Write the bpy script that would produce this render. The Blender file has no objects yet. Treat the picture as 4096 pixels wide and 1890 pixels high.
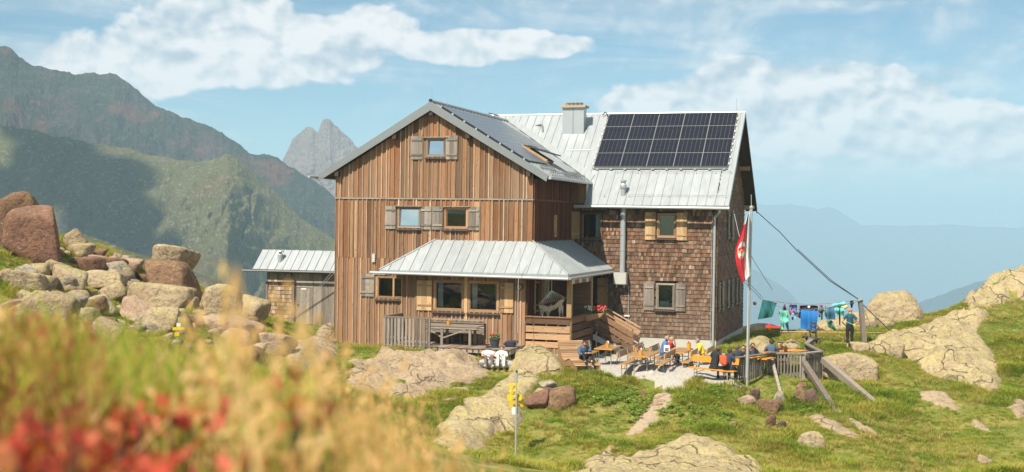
import bpy, bmesh, math, random
import numpy as np
from mathutils import Vector, Matrix, Euler, noise as mnoise
random.seed(7); rng=np.random.default_rng(7)
R=math.radians
S=bpy.context.scene; COL=S.collection
# ------------------------------------------------------------------ camera, sky, sun, exposure
ZC=5.55; FPX=5080.0; PITCH=57/5080; ROLL=.0135; YAW=R(17.8)
cd=bpy.data.cameras.new('camera'); cam=bpy.data.objects.new('camera',cd); COL.objects.link(cam)
cd.sensor_width=36; cd.lens=36*FPX/4096; cd.clip_start=.05; cd.clip_end=30000
cam.matrix_world=Matrix.Translation((0,0,ZC))@Matrix.Rotation(math.pi/2-PITCH,4,'X')@Matrix.Rotation(ROLL,4,'Z')
cd.dof.use_dof=True; cd.dof.focus_distance=52; cd.dof.aperture_fstop=4.4
S.camera=cam
S.view_settings.view_transform='Standard'; S.view_settings.look='None'; S.view_settings.gamma=1
S.view_settings.use_curve_mapping=False; S.view_settings.exposure=0.68
S.cycles.max_bounces=6; S.cycles.diffuse_bounces=3; S.cycles.glossy_bounces=3; S.cycles.transparent_max_bounces=12
S.cycles.volume_bounces=1; S.cycles.use_denoising=True; S.cycles.caustics_reflective=False; S.cycles.caustics_refractive=False
SUNDIR=Vector((.62,.851,-1.38)).normalized()          # the way sunlight travels
sd=bpy.data.lights.new('sun','SUN'); sun=bpy.data.objects.new('sun',sd); COL.objects.link(sun)
sd.energy=4.9; sd.angle=R(.53); sd.color=(1,.93,.80)
sun.rotation_euler=SUNDIR.to_track_quat('-Z','Y').to_euler(); sun.location=(-30,-40,80)
W=bpy.data.worlds.new('World'); S.world=W; W.use_nodes=True

class NT:
    """small helper for wiring node trees"""
    dim='3D'
    def __init__(s,t): s.t=t; s.n=t.nodes; s.l=t.links
    def new(s,typ,**kw):
        n=s.n.new(typ)
        for k,v in kw.items(): setattr(n,k,v)
        return n
    def put(s,sock,v):
        if v is None: return
        if hasattr(v,'is_output') or isinstance(v,bpy.types.NodeSocket): s.l.new(v,sock)
        else: sock.default_value=v
    def math(s,op,a,b=None,c=None,clamp=False):
        n=s.new('ShaderNodeMath',operation=op,use_clamp=clamp)
        for i,v in enumerate((a,b,c)): s.put(n.inputs[i],v)
        return n.outputs[0]
    def vmath(s,op,a,b=None,scale=None):
        n=s.new('ShaderNodeVectorMath',operation=op); s.put(n.inputs[0],a); s.put(n.inputs[1],b)
        if scale is not None: s.put(n.inputs['Scale'],scale)
        return n.outputs['Value'] if op in('LENGTH','DISTANCE','DOT_PRODUCT') else n.outputs[0]
    def noise(s,vec,scale,detail=4,rough=.55,dist=0,out='Fac'):
        n=s.new('ShaderNodeTexNoise'); n.noise_dimensions=s.dim; s.put(n.inputs['Vector'],vec); n.inputs['Scale'].default_value=scale
        n.inputs['Detail'].default_value=detail; n.inputs['Roughness'].default_value=rough; n.inputs['Distortion'].default_value=dist
        return n.outputs[out]
    def ramp(s,fac,stops,interp='LINEAR'):
        n=s.new('ShaderNodeValToRGB'); n.color_ramp.interpolation=interp; e=n.color_ramp.elements
        while len(e)<len(stops): e.new(.5)
        for el,(p,c) in zip(e,stops): el.position=p; el.color=(*c,1) if not isinstance(c,(int,float)) else (c,c,c,1)
        s.put(n.inputs[0],fac); return n.outputs[0]
    def mix(s,fac,a,b,blend='MIX'):
        n=s.new('ShaderNodeMix',data_type='RGBA',blend_type=blend); s.put(n.inputs[0],fac)
        f=lambda v:(*v,1) if isinstance(v,tuple) and len(v)==3 else v
        s.put(n.inputs[6],f(a)); s.put(n.inputs[7],f(b)); return n.outputs[2]
    def sstep(s,v,a,b):
        n=s.new('ShaderNodeMapRange',interpolation_type='SMOOTHSTEP'); s.put(n.inputs[0],v); n.inputs[1].default_value=a; n.inputs[2].default_value=b
        return n.outputs[0]
    def mapping(s,vec,scale=(1,1,1),loc=(0,0,0)):
        n=s.new('ShaderNodeMapping'); s.put(n.inputs['Vector'],vec); n.inputs['Scale'].default_value=scale; n.inputs['Location'].default_value=loc
        return n.outputs[0]
    def comb(s,x,y,z=0):
        n=s.new('ShaderNodeCombineXYZ'); s.put(n.inputs[0],x); s.put(n.inputs[1],y); s.put(n.inputs[2],z); return n.outputs[0]
    def sep(s,v):
        n=s.new('ShaderNodeSeparateXYZ'); s.put(n.inputs[0],v); return n.outputs

def build_world():
    t=NT(W.node_tree); t.n.clear(); t.dim='2D'
    sky=t.new('ShaderNodeTexSky',sky_type='NISHITA',sun_disc=False)
    sky.sun_elevation=R(52.7); sky.sun_rotation=math.atan2(-SUNDIR.x,-SUNDIR.y); sky.air_density=1.0; sky.dust_density=.6; sky.ozone_density=2.2; sky.altitude=2000
    tc=t.new('ShaderNodeTexCoord'); x,y,z=t.sep(tc.outputs['Generated'])
    hyp=t.math('SQRT',t.math('ADD',t.math('MULTIPLY',x,x),t.math('MULTIPLY',y,y)))
    az=t.math('ARCTAN2',x,y); el=t.math('ARCTAN2',z,hyp)
    p=t.comb(az,el)
    ps=t.mapping(p,(1,1.5,1))
    # billows: several octaves, warped
    n1=t.noise(ps,13,10,.60,.25); n2=t.noise(ps,36,8,.62,.3)
    shade_a=t.noise(t.mapping(p,(1,1.5,1),(.007,-.013,0)),13,10,.60,.25)
    def c(px,py): return ((px-2048)/FPX,(888+ROLL*(px-2048)-py)/FPX)
    blobs=[(830,120,270,150),(1000,95,180,130),(560,300,330,130),(1250,190,330,110),(1480,130,180,90),(1000,270,360,100),(1750,200,280,70),(2100,185,260,60),(420,330,200,90),
           (2920,370,220,140),(2680,430,250,100),(3200,410,250,130),(3480,420,220,125),(3100,530,480,150),(2950,310,120,80),(3390,345,130,70),(3800,520,260,90),(4060,570,170,100),(2480,430,120,50),(3950,640,300,60),(4500,420,330,130),(-500,250,400,120),(3600,590,500,60)]
    best=None
    for px,py,rx,ry in blobs:
        cx_,cy_=c(px,py)
        v=t.mapping(p,(FPX/rx,FPX/ry,1),(-cx_*FPX/rx,-cy_*FPX/ry,0))
        d=t.math('SUBTRACT',1.0,t.vmath('LENGTH',v))
        best=d if best is None else t.math('SMOOTH_MAX',best,d,.25)
    # away from the view the same broken cumulus goes on
    far=t.math('SUBTRACT',t.math('MULTIPLY',t.noise(p,3.2,3,.5),2.2),1.25)
    fmask=t.sstep(t.math('ABSOLUTE',az),.5,.75); himask=t.sstep(el,.22,.32)
    m=t.math('MAXIMUM',fmask,himask)
    dens=t.math('ADD',t.math('MULTIPLY',best,t.math('SUBTRACT',1.0,m)),t.math('MULTIPLY',far,m))
    nn=t.math('ADD',t.math('MULTIPLY',t.math('SUBTRACT',n1,.5),1.55),t.math('MULTIPLY',t.math('SUBTRACT',n2,.5),1.0))
    def puff(loc):                                                 # rounded cauliflower heads, three sizes
        s_=None
        for sc_,w_ in ((17,.55),(38,.38),(80,.22)):
            v=t.new('ShaderNodeTexVoronoi',feature='SMOOTH_F1',voronoi_dimensions='2D'); wv_=t.vmath('ADD',t.mapping(p,(1,1.25,1),loc),t.vmath('SCALE',t.noise(ps,24,3,.5,0,'Color'),None,.018)); t.put(v.inputs['Vector'],wv_); v.inputs['Scale'].default_value=sc_; v.inputs['Smoothness'].default_value=.35
            q=t.math('MULTIPLY',t.math('SUBTRACT',.5,v.outputs['Distance']),w_*1.9); s_=q if s_ is None else t.math('ADD',s_,q)
        return s_
    pf_=puff((0,0,0)); pf2=puff((.004,-.009,0))
    dd=t.math('ADD',t.math('ADD',t.math('ADD',t.math('MULTIPLY',dens,1.7),.16),t.math('MULTIPLY',nn,.52)),t.math('MULTIPLY',pf_,.60))
    cov=t.sstep(dd,.0,.46)
    wisp=t.math('MULTIPLY',t.sstep(t.noise(t.mapping(p,(1,4.2,1),(.3,.1,0)),5.5,6,.6,.6),.36,.72),.66)
    cov=t.math('MAXIMUM',t.math('MULTIPLY',cov,.95),t.math('MULTIPLY',wisp,t.sstep(el,-.05,.05)))
    sh=t.math('MULTIPLY',t.math('SUBTRACT',n1,shade_a),5.0)
    sh=t.math('ADD',t.math('MULTIPLY',sh,.55),t.math('MULTIPLY',t.math('SUBTRACT',pf_,pf2),1.1)); sh=t.math('ADD',sh,t.math('MULTIPLY',dens,.18))
    sh=t.math('ADD',sh,.60,clamp=True)
    cloud=t.mix(sh,(.50,.585,.655),(.97,.945,.92))
    skyc=t.mix(1.0,sky.outputs[0],(.93,1.14,1.06),'MULTIPLY')
    b1=t.new('ShaderNodeBackground'); t.put(b1.inputs[0],skyc); b1.inputs[1].default_value=.064
    b2=t.new('ShaderNodeBackground'); t.put(b2.inputs[0],cloud); b2.inputs[1].default_value=.70
    mx=t.new('ShaderNodeMixShader'); t.put(mx.inputs[0],cov); t.l.new(b1.outputs[0],mx.inputs[1]); t.l.new(b2.outputs[0],mx.inputs[2])
    o=t.new('ShaderNodeOutputWorld'); t.l.new(mx.outputs[0],o.inputs[0])
build_world()

# ------------------------------------------------------------------ geometry helpers
cY,sY=math.cos(YAW),math.sin(YAW); ORG=np.array([.86,53.,0.])
wv=np.array([cY,-sY,0]); dv=np.array([sY,cY,0])
def H(u,v,z): return tuple(ORG+wv*u+dv*v+np.array([0,0,z]))       # house frame -> world
def ray(px,py):
    a=px-2048.; b=py-945.
    x0=a*math.cos(ROLL)+b*math.sin(ROLL); y0=-a*math.sin(ROLL)+b*math.cos(ROLL)
    dx=x0/FPX; dz=-y0/FPX
    return np.array([dx,math.cos(PITCH)+dz*math.sin(PITCH),-math.sin(PITCH)+dz*math.cos(PITCH)])
def at(px,py,Y):                                                   # point seen in that direction at distance Y
    r_=ray(px,py); return np.array([0,0,ZC])+r_*(Y/r_[1])
class MB:
    def __init__(s): s.v=[]; s.f=[]; s.m=[]; s.mi=0
    def add(s,vs,fs):
        k=len(s.v); s.v.extend([tuple(map(float,p)) for p in vs]); s.f.extend([tuple(i+k for i in f) for f in fs]); s.m.extend([s.mi]*len(fs)); return s
    BF=[(0,3,2,1),(4,5,6,7),(0,1,5,4),(1,2,6,5),(2,3,7,6),(3,0,4,7)]
    def hexa(s,p8): return s.add(p8,MB.BF)
    def box(s,x0,x1,y0,y1,z0,z1): return s.hexa([(x0,y0,z0),(x1,y0,z0),(x1,y1,z0),(x0,y1,z0),(x0,y0,z1),(x1,y0,z1),(x1,y1,z1),(x0,y1,z1)])
    def beam(s,a,b,w,h,up=(0,0,1)):
        a=Vector(a);b=Vector(b);d=(b-a).normalized();u=Vector(up)
        x=d.cross(u)
        if x.length<1e-4: x=d.cross(Vector((1,0,0)))
        x.normalize(); z=x.cross(d); x*=w/2; z*=h/2
        return s.hexa([a-x-z,a+x-z,b+x-z,b-x-z,a-x+z,a+x+z,b+x+z,b-x+z])
    def prism(s,poly,ext):
        n=len(poly); e=Vector(ext); p=[Vector(q) for q in poly]
        return s.add(p+[q+e for q in p],[tuple(range(n))[::-1],tuple(range(n,2*n))]+[(i,(i+1)%n,(i+1)%n+n,i+n) for i in range(n)])
    def tube(s,path,r,n=8,cap=True):
        P=[Vector(p) for p in path]; rs=r if isinstance(r,(list,tuple)) else [r]*len(P); base=len(s.v); prev=None
        for i,p in enumerate(P):
            d=(P[min(i+1,len(P)-1)]-P[max(i-1,0)]).normalized()
            if prev is None: x=d.cross(Vector((0,0,1))); x=x if x.length>1e-3 else d.cross(Vector((1,0,0)))
            else: x=prev-d*prev.dot(d)
            x.normalize(); prev=x; y=d.cross(x)
            for k in range(n):
                t=2*math.pi*k/n; q=p+(x*math.cos(t)+y*math.sin(t))*rs[i]; s.v.append(tuple(q))
        L=len(P)
        for i in range(L-1):
            for k in range(n): s.f.append((base+i*n+k,base+i*n+(k+1)%n,base+(i+1)*n+(k+1)%n,base+(i+1)*n+k)); s.m.append(s.mi)
        if cap:
            s.f.append(tuple(base+k for k in range(n))[::-1]); s.f.append(tuple(base+(L-1)*n+k for k in range(n))); s.m+= [s.mi]*2
        return s
    def lathe(s,prof,c=(0,0,0),n=16):
        base=len(s.v); L=len(prof)
        for r,z in prof:
            for k in range(n): t=2*math.pi*k/n; s.v.append((c[0]+r*math.cos(t),c[1]+r*math.sin(t),c[2]+z))
        for i in range(L-1):
            for k in range(n): s.f.append((base+i*n+k,base+i*n+(k+1)%n,base+(i+1)*n+(k+1)%n,base+(i+1)*n+k)); s.m.append(s.mi)
        s.f.append(tuple(base+k for k in range(n))[::-1]); s.f.append(tuple(base+(L-1)*n+k for k in range(n))); s.m+=[s.mi]*2
        return s
    def ball(s,c,r,n=8,m=6):
        rx,ry,rz=r if isinstance(r,(tuple,list)) else (r,r,r); base=len(s.v)
        for i in range(m+1):
            ph=math.pi*i/m
            for k in range(n): t=2*math.pi*k/n; s.v.append((c[0]+rx*math.sin(ph)*math.cos(t),c[1]+ry*math.sin(ph)*math.sin(t),c[2]+rz*math.cos(ph)))
        for i in range(m):
            for k in range(n): s.f.append((base+i*n+k,base+(i+1)*n+k,base+(i+1)*n+(k+1)%n,base+i*n+(k+1)%n)); s.m.append(s.mi)
        return s
    def mesh(s,name,mats,smooth=False):
        me=bpy.data.meshes.new(name); me.from_pydata(s.v,[],s.f)
        for m in (mats if isinstance(mats,(list,tuple)) else [mats]): me.materials.append(m)
        if max(s.m,default=0)>0: me.polygons.foreach_set('material_index',s.m)
        if smooth: me.polygons.foreach_set('use_smooth',[True]*len(s.f))
        me.update(); return me
    def obj(s,name,mats,parent=None,smooth=False): return link(name,s.mesh(name,mats,smooth),parent)
def link(name,me,parent=None):
    o=bpy.data.objects.new(name,me); COL.objects.link(o)
    if parent is not None: o.parent=parent
    return o
def npmesh(name,v,f,mats,smooth=True,parent=None):
    me=bpy.data.meshes.new(name); v=np.asarray(v,np.float32); f=np.asarray(f,np.int32); k=f.shape[1]
    me.vertices.add(len(v)); me.vertices.foreach_set('co',v.ravel())
    me.loops.add(f.size); me.loops.foreach_set('vertex_index',f.ravel())
    me.polygons.add(len(f)); me.polygons.foreach_set('loop_start',np.arange(0,f.size,k,dtype=np.int32))
    me.polygons.foreach_set('use_smooth',np.full(len(f),smooth))
    for m in (mats if isinstance(mats,(list,tuple)) else [mats]): me.materials.append(m)
    me.update(calc_edges=True); me.validate()
    return link(name,me,parent)
def tag(o,label=None,cat=None,group=None,kind=None):
    for k,v in (('label',label),('category',cat),('group',group),('kind',kind)):
        if v: o[k]=v
    return o
def thing(name,label,cat,loc=(0,0,0),rz=0,group=None):
    o=bpy.data.objects.new(name,None); COL.objects.link(o); o.location=loc; o.rotation_euler=(0,0,rz); o.empty_display_size=.2
    return tag(o,label,cat,group)
def copy_tree(o,parent=None):
    c=o.copy(); COL.objects.link(c)
    if parent is not None: c.parent=parent
    for ch in list(o.children): copy_tree(ch,c)
    return c

# ------------------------------------------------------------------ materials
def newmat(name):
    m=bpy.data.materials.new(name); m.use_nodes=True; t=NT(m.node_tree); b=t.n['Principled BSDF']; return m,t,b
def bump(t,b,h,strength=.3,dist=.02):
    n=t.new('ShaderNodeBump'); n.inputs['Strength'].default_value=strength; n.inputs['Distance'].default_value=dist; t.put(n.inputs['Height'],h); t.l.new(n.outputs[0],b.inputs['Normal'])
def rnd(t):
    a=t.new('ShaderNodeObjectInfo').outputs['Random']; g=t.new('ShaderNodeNewGeometry').outputs['Random Per Island']
    return t.math('FRACT',t.math('ADD',a,t.math('MULTIPLY',g,3.17)))
def plain(name,col,rough=.6,metal=0,var=.12,scale=8,spec=.5):
    m,t,b=newmat(name); tc=t.new('ShaderNodeTexCoord')
    n=t.noise(tc.outputs['Object'],scale,4); k=t.math('ADD',t.math('MULTIPLY',n,2*var),1-var)
    t.put(b.inputs['Base Color'],t.mix(1.0,col,t.comb(k,k,k),'MULTIPLY')); b.inputs['Roughness'].default_value=rough; b.inputs['Metallic'].default_value=metal
    b.inputs['Specular IOR Level'].default_value=spec
    return m
def wood(name,cols,axis='world_z',grey=(.26,.21,.16),greyamt=.5,rough=.8,streak=.5,zone=None):
    """weathered timber: each piece its own tone, stretched grain, knots, greyed patches"""
    m,t,b=newmat(name); tc=t.new('ShaderNodeTexCoord'); geo=t.new('ShaderNodeNewGeometry')
    r_=rnd(t)
    vec=geo.outputs['Position'] if axis=='world_z' else tc.outputs['Object']
    sc={'world_z':(1,1,.045),'z':(1,1,.045),'x':(.045,1,1),'y':(1,.045,1)}[axis]
    off=t.comb(t.math('MULTIPLY',r_,13.),t.math('MULTIPLY',r_,7.),t.math('MULTIPLY',r_,5.))
    gv=t.vmath('ADD',t.mapping(vec,sc),off)
    grain=t.noise(gv,38,5,.6,.3); broad=t.noise(gv,7,3,.5,.2)
    base=t.ramp(r_,[(i/(len(cols)-1),c_) for i,c_ in enumerate(cols)])
    r2=t.math('FRACT',t.math('MULTIPLY',r_,17.3)); base=t.mix(1.0,base,t.comb(t.math('ADD',t.math('MULTIPLY',r2,.75),.52),t.math('ADD',t.math('MULTIPLY',r2,.77),.50),t.math('ADD',t.math('MULTIPLY',r2,.8),.48)),'MULTIPLY'); col=t.mix(t.math('MULTIPLY',t.sstep(grain,.38,.66),streak),base,t.mix(1.0,base,(.36,.28,.24),'MULTIPLY'))
    sv={'world_z':(1,1,.35),'z':(1,1,.35),'x':(.35,1,1),'y':(1,.35,1)}[axis]
    blot=t.noise(t.vmath('ADD',t.mapping(vec,sv),t.vmath('SCALE',off,None,.05)),1.5,5,.62,.4)
    g=t.math('MULTIPLY',t.sstep(t.math('ADD',t.math('MULTIPLY',blot,.7),t.math('MULTIPLY',broad,.45)),.48,.74),greyamt)
    if zone:                                            # exposed zones have weathered more: (height, greyness) stops over 0..11 m
        zz=t.math('ADD',t.math('DIVIDE',t.sep(geo.outputs['Position'])[2],11.),t.math('MULTIPLY',t.math('SUBTRACT',blot,.5),.12)); g=t.math('ADD',t.math('MULTIPLY',g,.6),t.math('MULTIPLY',t.sep(t.ramp(zz,[(h/11,k) for h,k in zone]))[0],t.math('ADD',t.math('MULTIPLY',r2,.5),.5)),clamp=True)
    col=t.mix(g,col,t.mix(r_,grey,tuple(k*.62 for k in grey)))
    kn=t.new('ShaderNodeTexVoronoi'); t.put(kn.inputs['Vector'],t.vmath('ADD',t.mapping(vec,{'world_z':(1,1,.5),'z':(1,1,.5),'x':(.5,1,1),'y':(1,.5,1)}[axis]),off)); kn.inputs['Scale'].default_value=5.2
    col=t.mix(t.math('MULTIPLY',t.math('SUBTRACT',1.0,t.sstep(kn.outputs['Distance'],.06,.15)),.75),col,(.07,.035,.02))
    t.put(b.inputs['Base Color'],col); b.inputs['Roughness'].default_value=rough; b.inputs['Specular IOR Level'].default_value=.25
    bump(t,b,grain,.35,.01); return m
def rock(name,c1,c2,lich=.5,c3=(.13,.09,.06),scale=1.0,red=0,crack=0):
    m,t,b=newmat(name); tc=t.new('ShaderNodeTexCoord'); geo=t.new('ShaderNodeNewGeometry'); P=geo.outputs['Position']
    nz=t.sep(geo.outputs['Normal'])[2]
    a=t.noise(P,1.1*scale,7,.62,.4); f=t.noise(P,9*scale,6,.65); ff=t.noise(P,34*scale,4,.6)
    col=t.mix(t.sstep(a,.36,.62),c1,c2)
    col=t.mix(t.math('MULTIPLY',t.sstep(f,.47,.64),.6),col,c3); col=t.mix(t.math('MULTIPLY',t.sstep(t.noise(t.mapping(P,(1,1,2.2)),2.6*scale,7,.7,.6),.52,.66),.5),col,tuple(k*.55 for k in c2))
    if red: col=t.mix(t.math('MULTIPLY',t.sstep(t.noise(P,.8,4,.6),.48,.62),red),col,(.30,.12,.06))
    li=t.math('MULTIPLY',t.sstep(t.math('ADD',t.math('MULTIPLY',t.noise(P,2.6*scale,8,.72,.3),.75),t.math('MULTIPLY',nz,.12)),.40,.50),lich)
    li=t.math('MULTIPLY',li,t.sstep(t.noise(P,13*scale,6,.75),.47,.55))
    col=t.mix(li,col,t.mix(ff,(.50,.43,.07),(.47,.43,.22)))
    col=t.mix(t.math('MULTIPLY',t.sstep(t.noise(P,5.5*scale,7,.7),.6,.68),.45),col,(.50,.47,.42))
    vo=t.new('ShaderNodeTexVoronoi',feature='DISTANCE_TO_EDGE'); t.put(vo.inputs['Vector'],t.vmath('ADD',P,t.vmath('SCALE',t.noise(P,.9,3,.5,0,'Color'),None,.9))); vo.inputs['Scale'].default_value=.8*scale
    cr=t.math('SUBTRACT',1.0,t.sstep(vo.outputs['Distance'],.004,.022))
    cr=t.math('MULTIPLY',t.math('MULTIPLY',cr,t.sstep(t.noise(P,.3,2),.42,.56)),crack)
    col=t.mix(t.math('MULTIPLY',cr,.55),col,(.035,.028,.02))
    t.put(b.inputs['Base Color'],col); b.inputs['Roughness'].default_value=.92; b.inputs['Specular IOR Level'].default_value=.2
    h=t.math('SUBTRACT',t.math('ADD',t.math('MULTIPLY',f,.7),t.math('MULTIPLY',ff,.3)),t.math('MULTIPLY',cr,.8))
    bump(t,b,h,1.0,.12); return m
M={}
M['rock_tan']=rock('rock_tan',(.50,.385,.25),(.37,.275,.175),.65)
M['rock_brown']=rock('rock_brown',(.28,.165,.095),(.20,.115,.07),.14,(.09,.05,.035))
M['rock_red']=rock('rock_red',(.30,.155,.10),(.21,.115,.08),.12,(.12,.06,.04))
M['rock_grey']=rock('rock_grey',(.45,.38,.29),(.31,.26,.20),.35)
M['rock_maroon']=rock('rock_maroon',(.20,.12,.10),(.13,.085,.07),.06,(.07,.04,.035))
M['rock_dark']=rock('rock_dark',(.06,.05,.04),(.045,.04,.035),.05,(.03,.025,.02))
M['slab']=rock('slab',(.46,.355,.225),(.36,.27,.165),.75,(.20,.14,.09),.8,0,1.0)
M['slab_b']=rock('slab_boulder',(.49,.38,.24),(.37,.275,.17),.6,(.20,.14,.09),.9); M['slab_pink_b']=rock('slab_pink_boulder',(.48,.345,.245),(.38,.255,.18),.2,(.22,.14,.1),.9)
M['slab_pink']=rock('slab_pink',(.47,.35,.24),(.38,.28,.185),.18,(.22,.14,.1),.9,0,.8)
# ------------------------------------------------------------------ ground
_cp=[]
def cp(px,py,Y): _cp.append(at(px,py,Y))
for q in [(2063,1840,39),(1700,1700,41),(1880,1610,44),(1750,1560,46),(2300,1720,41),(2300,1560,45.5),(2450,1500,47.5),(2600,1545,46.5),(2640,1640,43.5),(2520,1720,41),(2400,1760,39.5),
          (2300,1880,36.5),(2700,1760,39.2),(3000,1880,36.2),(2900,1700,41),(2850,1600,44.2),(2935,1555,45.4),(2985,1600,45.2),(3130,1620,44.6),(3350,1655,43.5),(3535,1640,44.5),(3300,1800,39),
          (3600,1890,36.5),(3800,1700,43),(4090,1880,37),(4090,1600,47),(3500,1500,50),(3700,1560,47),(3950,1560,49),(3300,1530,48.6),(3400,1398,53),(3450,1378,54.5),(3300,1370,55),(3250,1345,57),(3120,1378,57),
          (3600,1312,60),(3720,1272,63),(3745,1268,65),(3900,1350,57),(3850,1235,62),(4096,1240,62),(4096,1400,55),(3840,1242,66),(3680,1272,67),(3745,1274,69),(3795,1264,67.5),(3720,1300,75),(3800,1310,76),(3880,1200,65),(3940,1156,66),(4010,1114,67),(4096,1074,68),(4260,1020,69),(4080,1200,64.5),
          (1700,1432,50),(1500,1450,50.5),(1330,1385,54),(1250,1400,52),(1330,1320,57),(1200,1297,58.6),(1060,1292,59),(950,1230,54),(700,1230,48),(400,1150,46),(200,1060,44),(60,1040,42),(250,960,50),(450,1015,54),
          (620,1065,55),(850,1185,56),(0,1200,38),(400,1300,40),(800,1330,42),(1100,1350,46),(1300,1420,47),(1500,1560,44),(1400,1700,38),(1000,1500,38),(600,1400,36)]: cp(*q)
for u,v,z in [(-9,-.5,.05),(-4.5,-1,.12),(0,-3.6,-.1),(-5,-4,.1),(2,-4,-.12),(4,-5.2,-.14),(6,-4.5,-.13),(8,-4.6,-.15),(4,0,-.1),(6.5,4,-.08),(7.5,6,.02),(7.5,10,.05),(7.6,15,-.1),(2,3,-.1),(9,0,-.05),(8.6,-5.3,-.2),(10,-2,.05),(11,2,.15),(-9,8,.4),(0,17,0),(6,18,-.2)]: _cp.append(np.array(H(u,v,z)))
for p in [(0,10,2.9),(0,20,1.2),(0,28,-.1),(4,20,1.1),(8,20,1.2),(14,20,1.6),(14,28,.4),(22,28,1.2),(26,38,.4),(34,50,2.5),(40,62,4.5),(-4,12,3.9),(-8,20,3.8),(-14,30,3.9),(-3,20,2.2),(-5,28,1.6),(-22,40,4.6),(-26,52,4.6),(-20,60,3.0),(-14,68,.6),(-4,76,-.8),(8,77,-1.4),(15,75,-1.2),(20,77,-.6),(30,78,1.0),(36,78,2.0),(-30,70,3),(8,8,3.2),(16,8,3.5),(-12,8,4.8),(-24,20,5.2),(40,20,3),(40,40,2.4)]: _cp.append(np.array(p,float))
_cp=np.array(_cp); _D=np.linalg.norm(_cp[:,None,:2]-_cp[None,:,:2],axis=2)
_n=len(_cp); _A=np.zeros((_n+3,_n+3)); _A[:_n,:_n]=-_D-np.eye(_n)*.25; _A[:_n,_n]=1; _A[:_n,_n+1:]=_cp[:,:2]; _A[_n,:_n]=1; _A[_n+1:,:_n]=_cp[:,:2].T
_w=np.linalg.solve(_A,np.concatenate([_cp[:,2],np.zeros(3)]))
def sm(x,a,b): t=np.clip((x-a)/(b-a),0,1); return t*t*(3-2*t)
# lattice noise in numpy
_lat=rng.random((64,64))
def vnoise(x,y):
    x=np.asarray(x,float); y=np.asarray(y,float); xi=np.floor(x).astype(int); yi=np.floor(y).astype(int); fx=x-xi; fy=y-yi; fx=fx*fx*(3-2*fx); fy=fy*fy*(3-2*fy)
    g=lambda i,j:_lat[i%64,j%64]
    return (g(xi,yi)*(1-fx)+g(xi+1,yi)*fx)*(1-fy)+(g(xi,yi+1)*(1-fx)+g(xi+1,yi+1)*fx)*fy
def fbm(x,y,o=4,gain=.5):
    s=0;a=1;n=0
    for k in range(o): s=s+a*vnoise(x*2**k+17*k,y*2**k+31*k); n+=a; a*=gain
    return s/n
def smooth_height(x,y):
    x=np.asarray(x,float); y=np.asarray(y,float); sh=x.shape; x=x.ravel(); y=y.ravel()
    xc=np.clip(x,-30,42); yc=np.clip(y,4,78); z=np.empty_like(x)
    for i in range(0,len(x),20000):
        sl=slice(i,i+20000); d=np.hypot(xc[sl,None]-_cp[None,:,0],yc[sl,None]-_cp[None,:,1]); z[sl]=-(d@_w[:_n])+_w[_n]+_w[_n+1]*xc[sl]+_w[_n+2]*yc[sl]
    D=np.maximum(y,.25); q=x/D                                   # the knoll the photographer stands on
    s=.115+.145*sm(q,-.42,.0)
    near=5.12-D*s-.25*sm(q,-.1,.1)*sm(D,0,2)
    k=sm(np.hypot(x,y),5,12); z=near*(1-k)+z*k
    return z.reshape(sh)
def height(x,y):
    x=np.asarray(x,float); y=np.asarray(y,float)
    z=smooth_height(x,y)
    near_house=sm(np.hypot((x-3)/14,(y-54)/9),.7,1.1)
    z=z+((fbm(x*.55,y*.55,4)-.5)*.55*near_house+(fbm(x*2.1,y*2.1,3)-.5)*.14)*sm(y,8,20)
    t=np.maximum.reduce([y-71,np.abs(x-5)-52,-y-60,np.zeros_like(y)])
    return np.maximum(z-.62*t*sm(t,0,25),-450.)
def G(px,py,near=5,far=80):
    """ground point seen at that direction"""
    r_=ray(px,py); Y=np.linspace(near,far,700); P=np.array([0,0,ZC])[None]+r_[None]*(Y/r_[1])[:,None]
    h=height(P[:,0],P[:,1]); k=np.argmax(P[:,2]<=h)
    if P[k,2]>h[k]: k=len(Y)-1
    return P[k]
def gz(x,y): return float(height(np.array([x]),np.array([y]))[0])
def gpoly(pts): return np.array([G(*p)[:2] for p in pts])
def inside_dist(poly,x,y):
    """signed distance to a polygon, positive inside (vectorised)"""
    x=np.asarray(x);y=np.asarray(y); d=np.full(x.shape,1e9); ins=np.zeros(x.shape,bool); n=len(poly)
    for i in range(n):
        a=poly[i]; b=poly[(i+1)%n]; e=b-a; L=max(e@e,1e-9)
        t=np.clip(((x-a[0])*e[0]+(y-a[1])*e[1])/L,0,1); d=np.minimum(d,np.hypot(x-a[0]-t*e[0],y-a[1]-t*e[1]))
        c=((a[1]>y)!=(b[1]>y)); xx=a[0]+(y-a[1])*e[0]/np.where(abs(e[1])<1e-9,1e-9,e[1]); ins^=c&(x<xx)
    return np.where(ins,d,-d)
# soil under the grass
m,t,b=newmat('meadow_soil'); geo=t.new('ShaderNodeNewGeometry'); P=geo.outputs['Position']
a=t.noise(P,.55,6,.6); f=t.noise(P,5,6,.65)
col=t.ramp(a,[(.3,(.10,.14,.025)),(.45,(.17,.19,.04)),(.58,(.28,.235,.07)),(.74,(.33,.235,.10))])
col=t.mix(t.math('MULTIPLY',t.sstep(f,.42,.68),.6),col,t.mix(1.0,col,(.5,.55,.4),'MULTIPLY'))
t.put(b.inputs['Base Color'],col); b.inputs['Roughness'].default_value=.95; b.inputs['Specular IOR Level'].default_value=.1; bump(t,b,f,.8,.12); M['soil']=m
m,t,b=newmat('gravel'); geo=t.new('ShaderNodeNewGeometry'); P=geo.outputs['Position']
f=t.noise(P,13,5,.7); v=t.new('ShaderNodeTexVoronoi'); t.put(v.inputs['Vector'],P); v.inputs['Scale'].default_value=28
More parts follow.
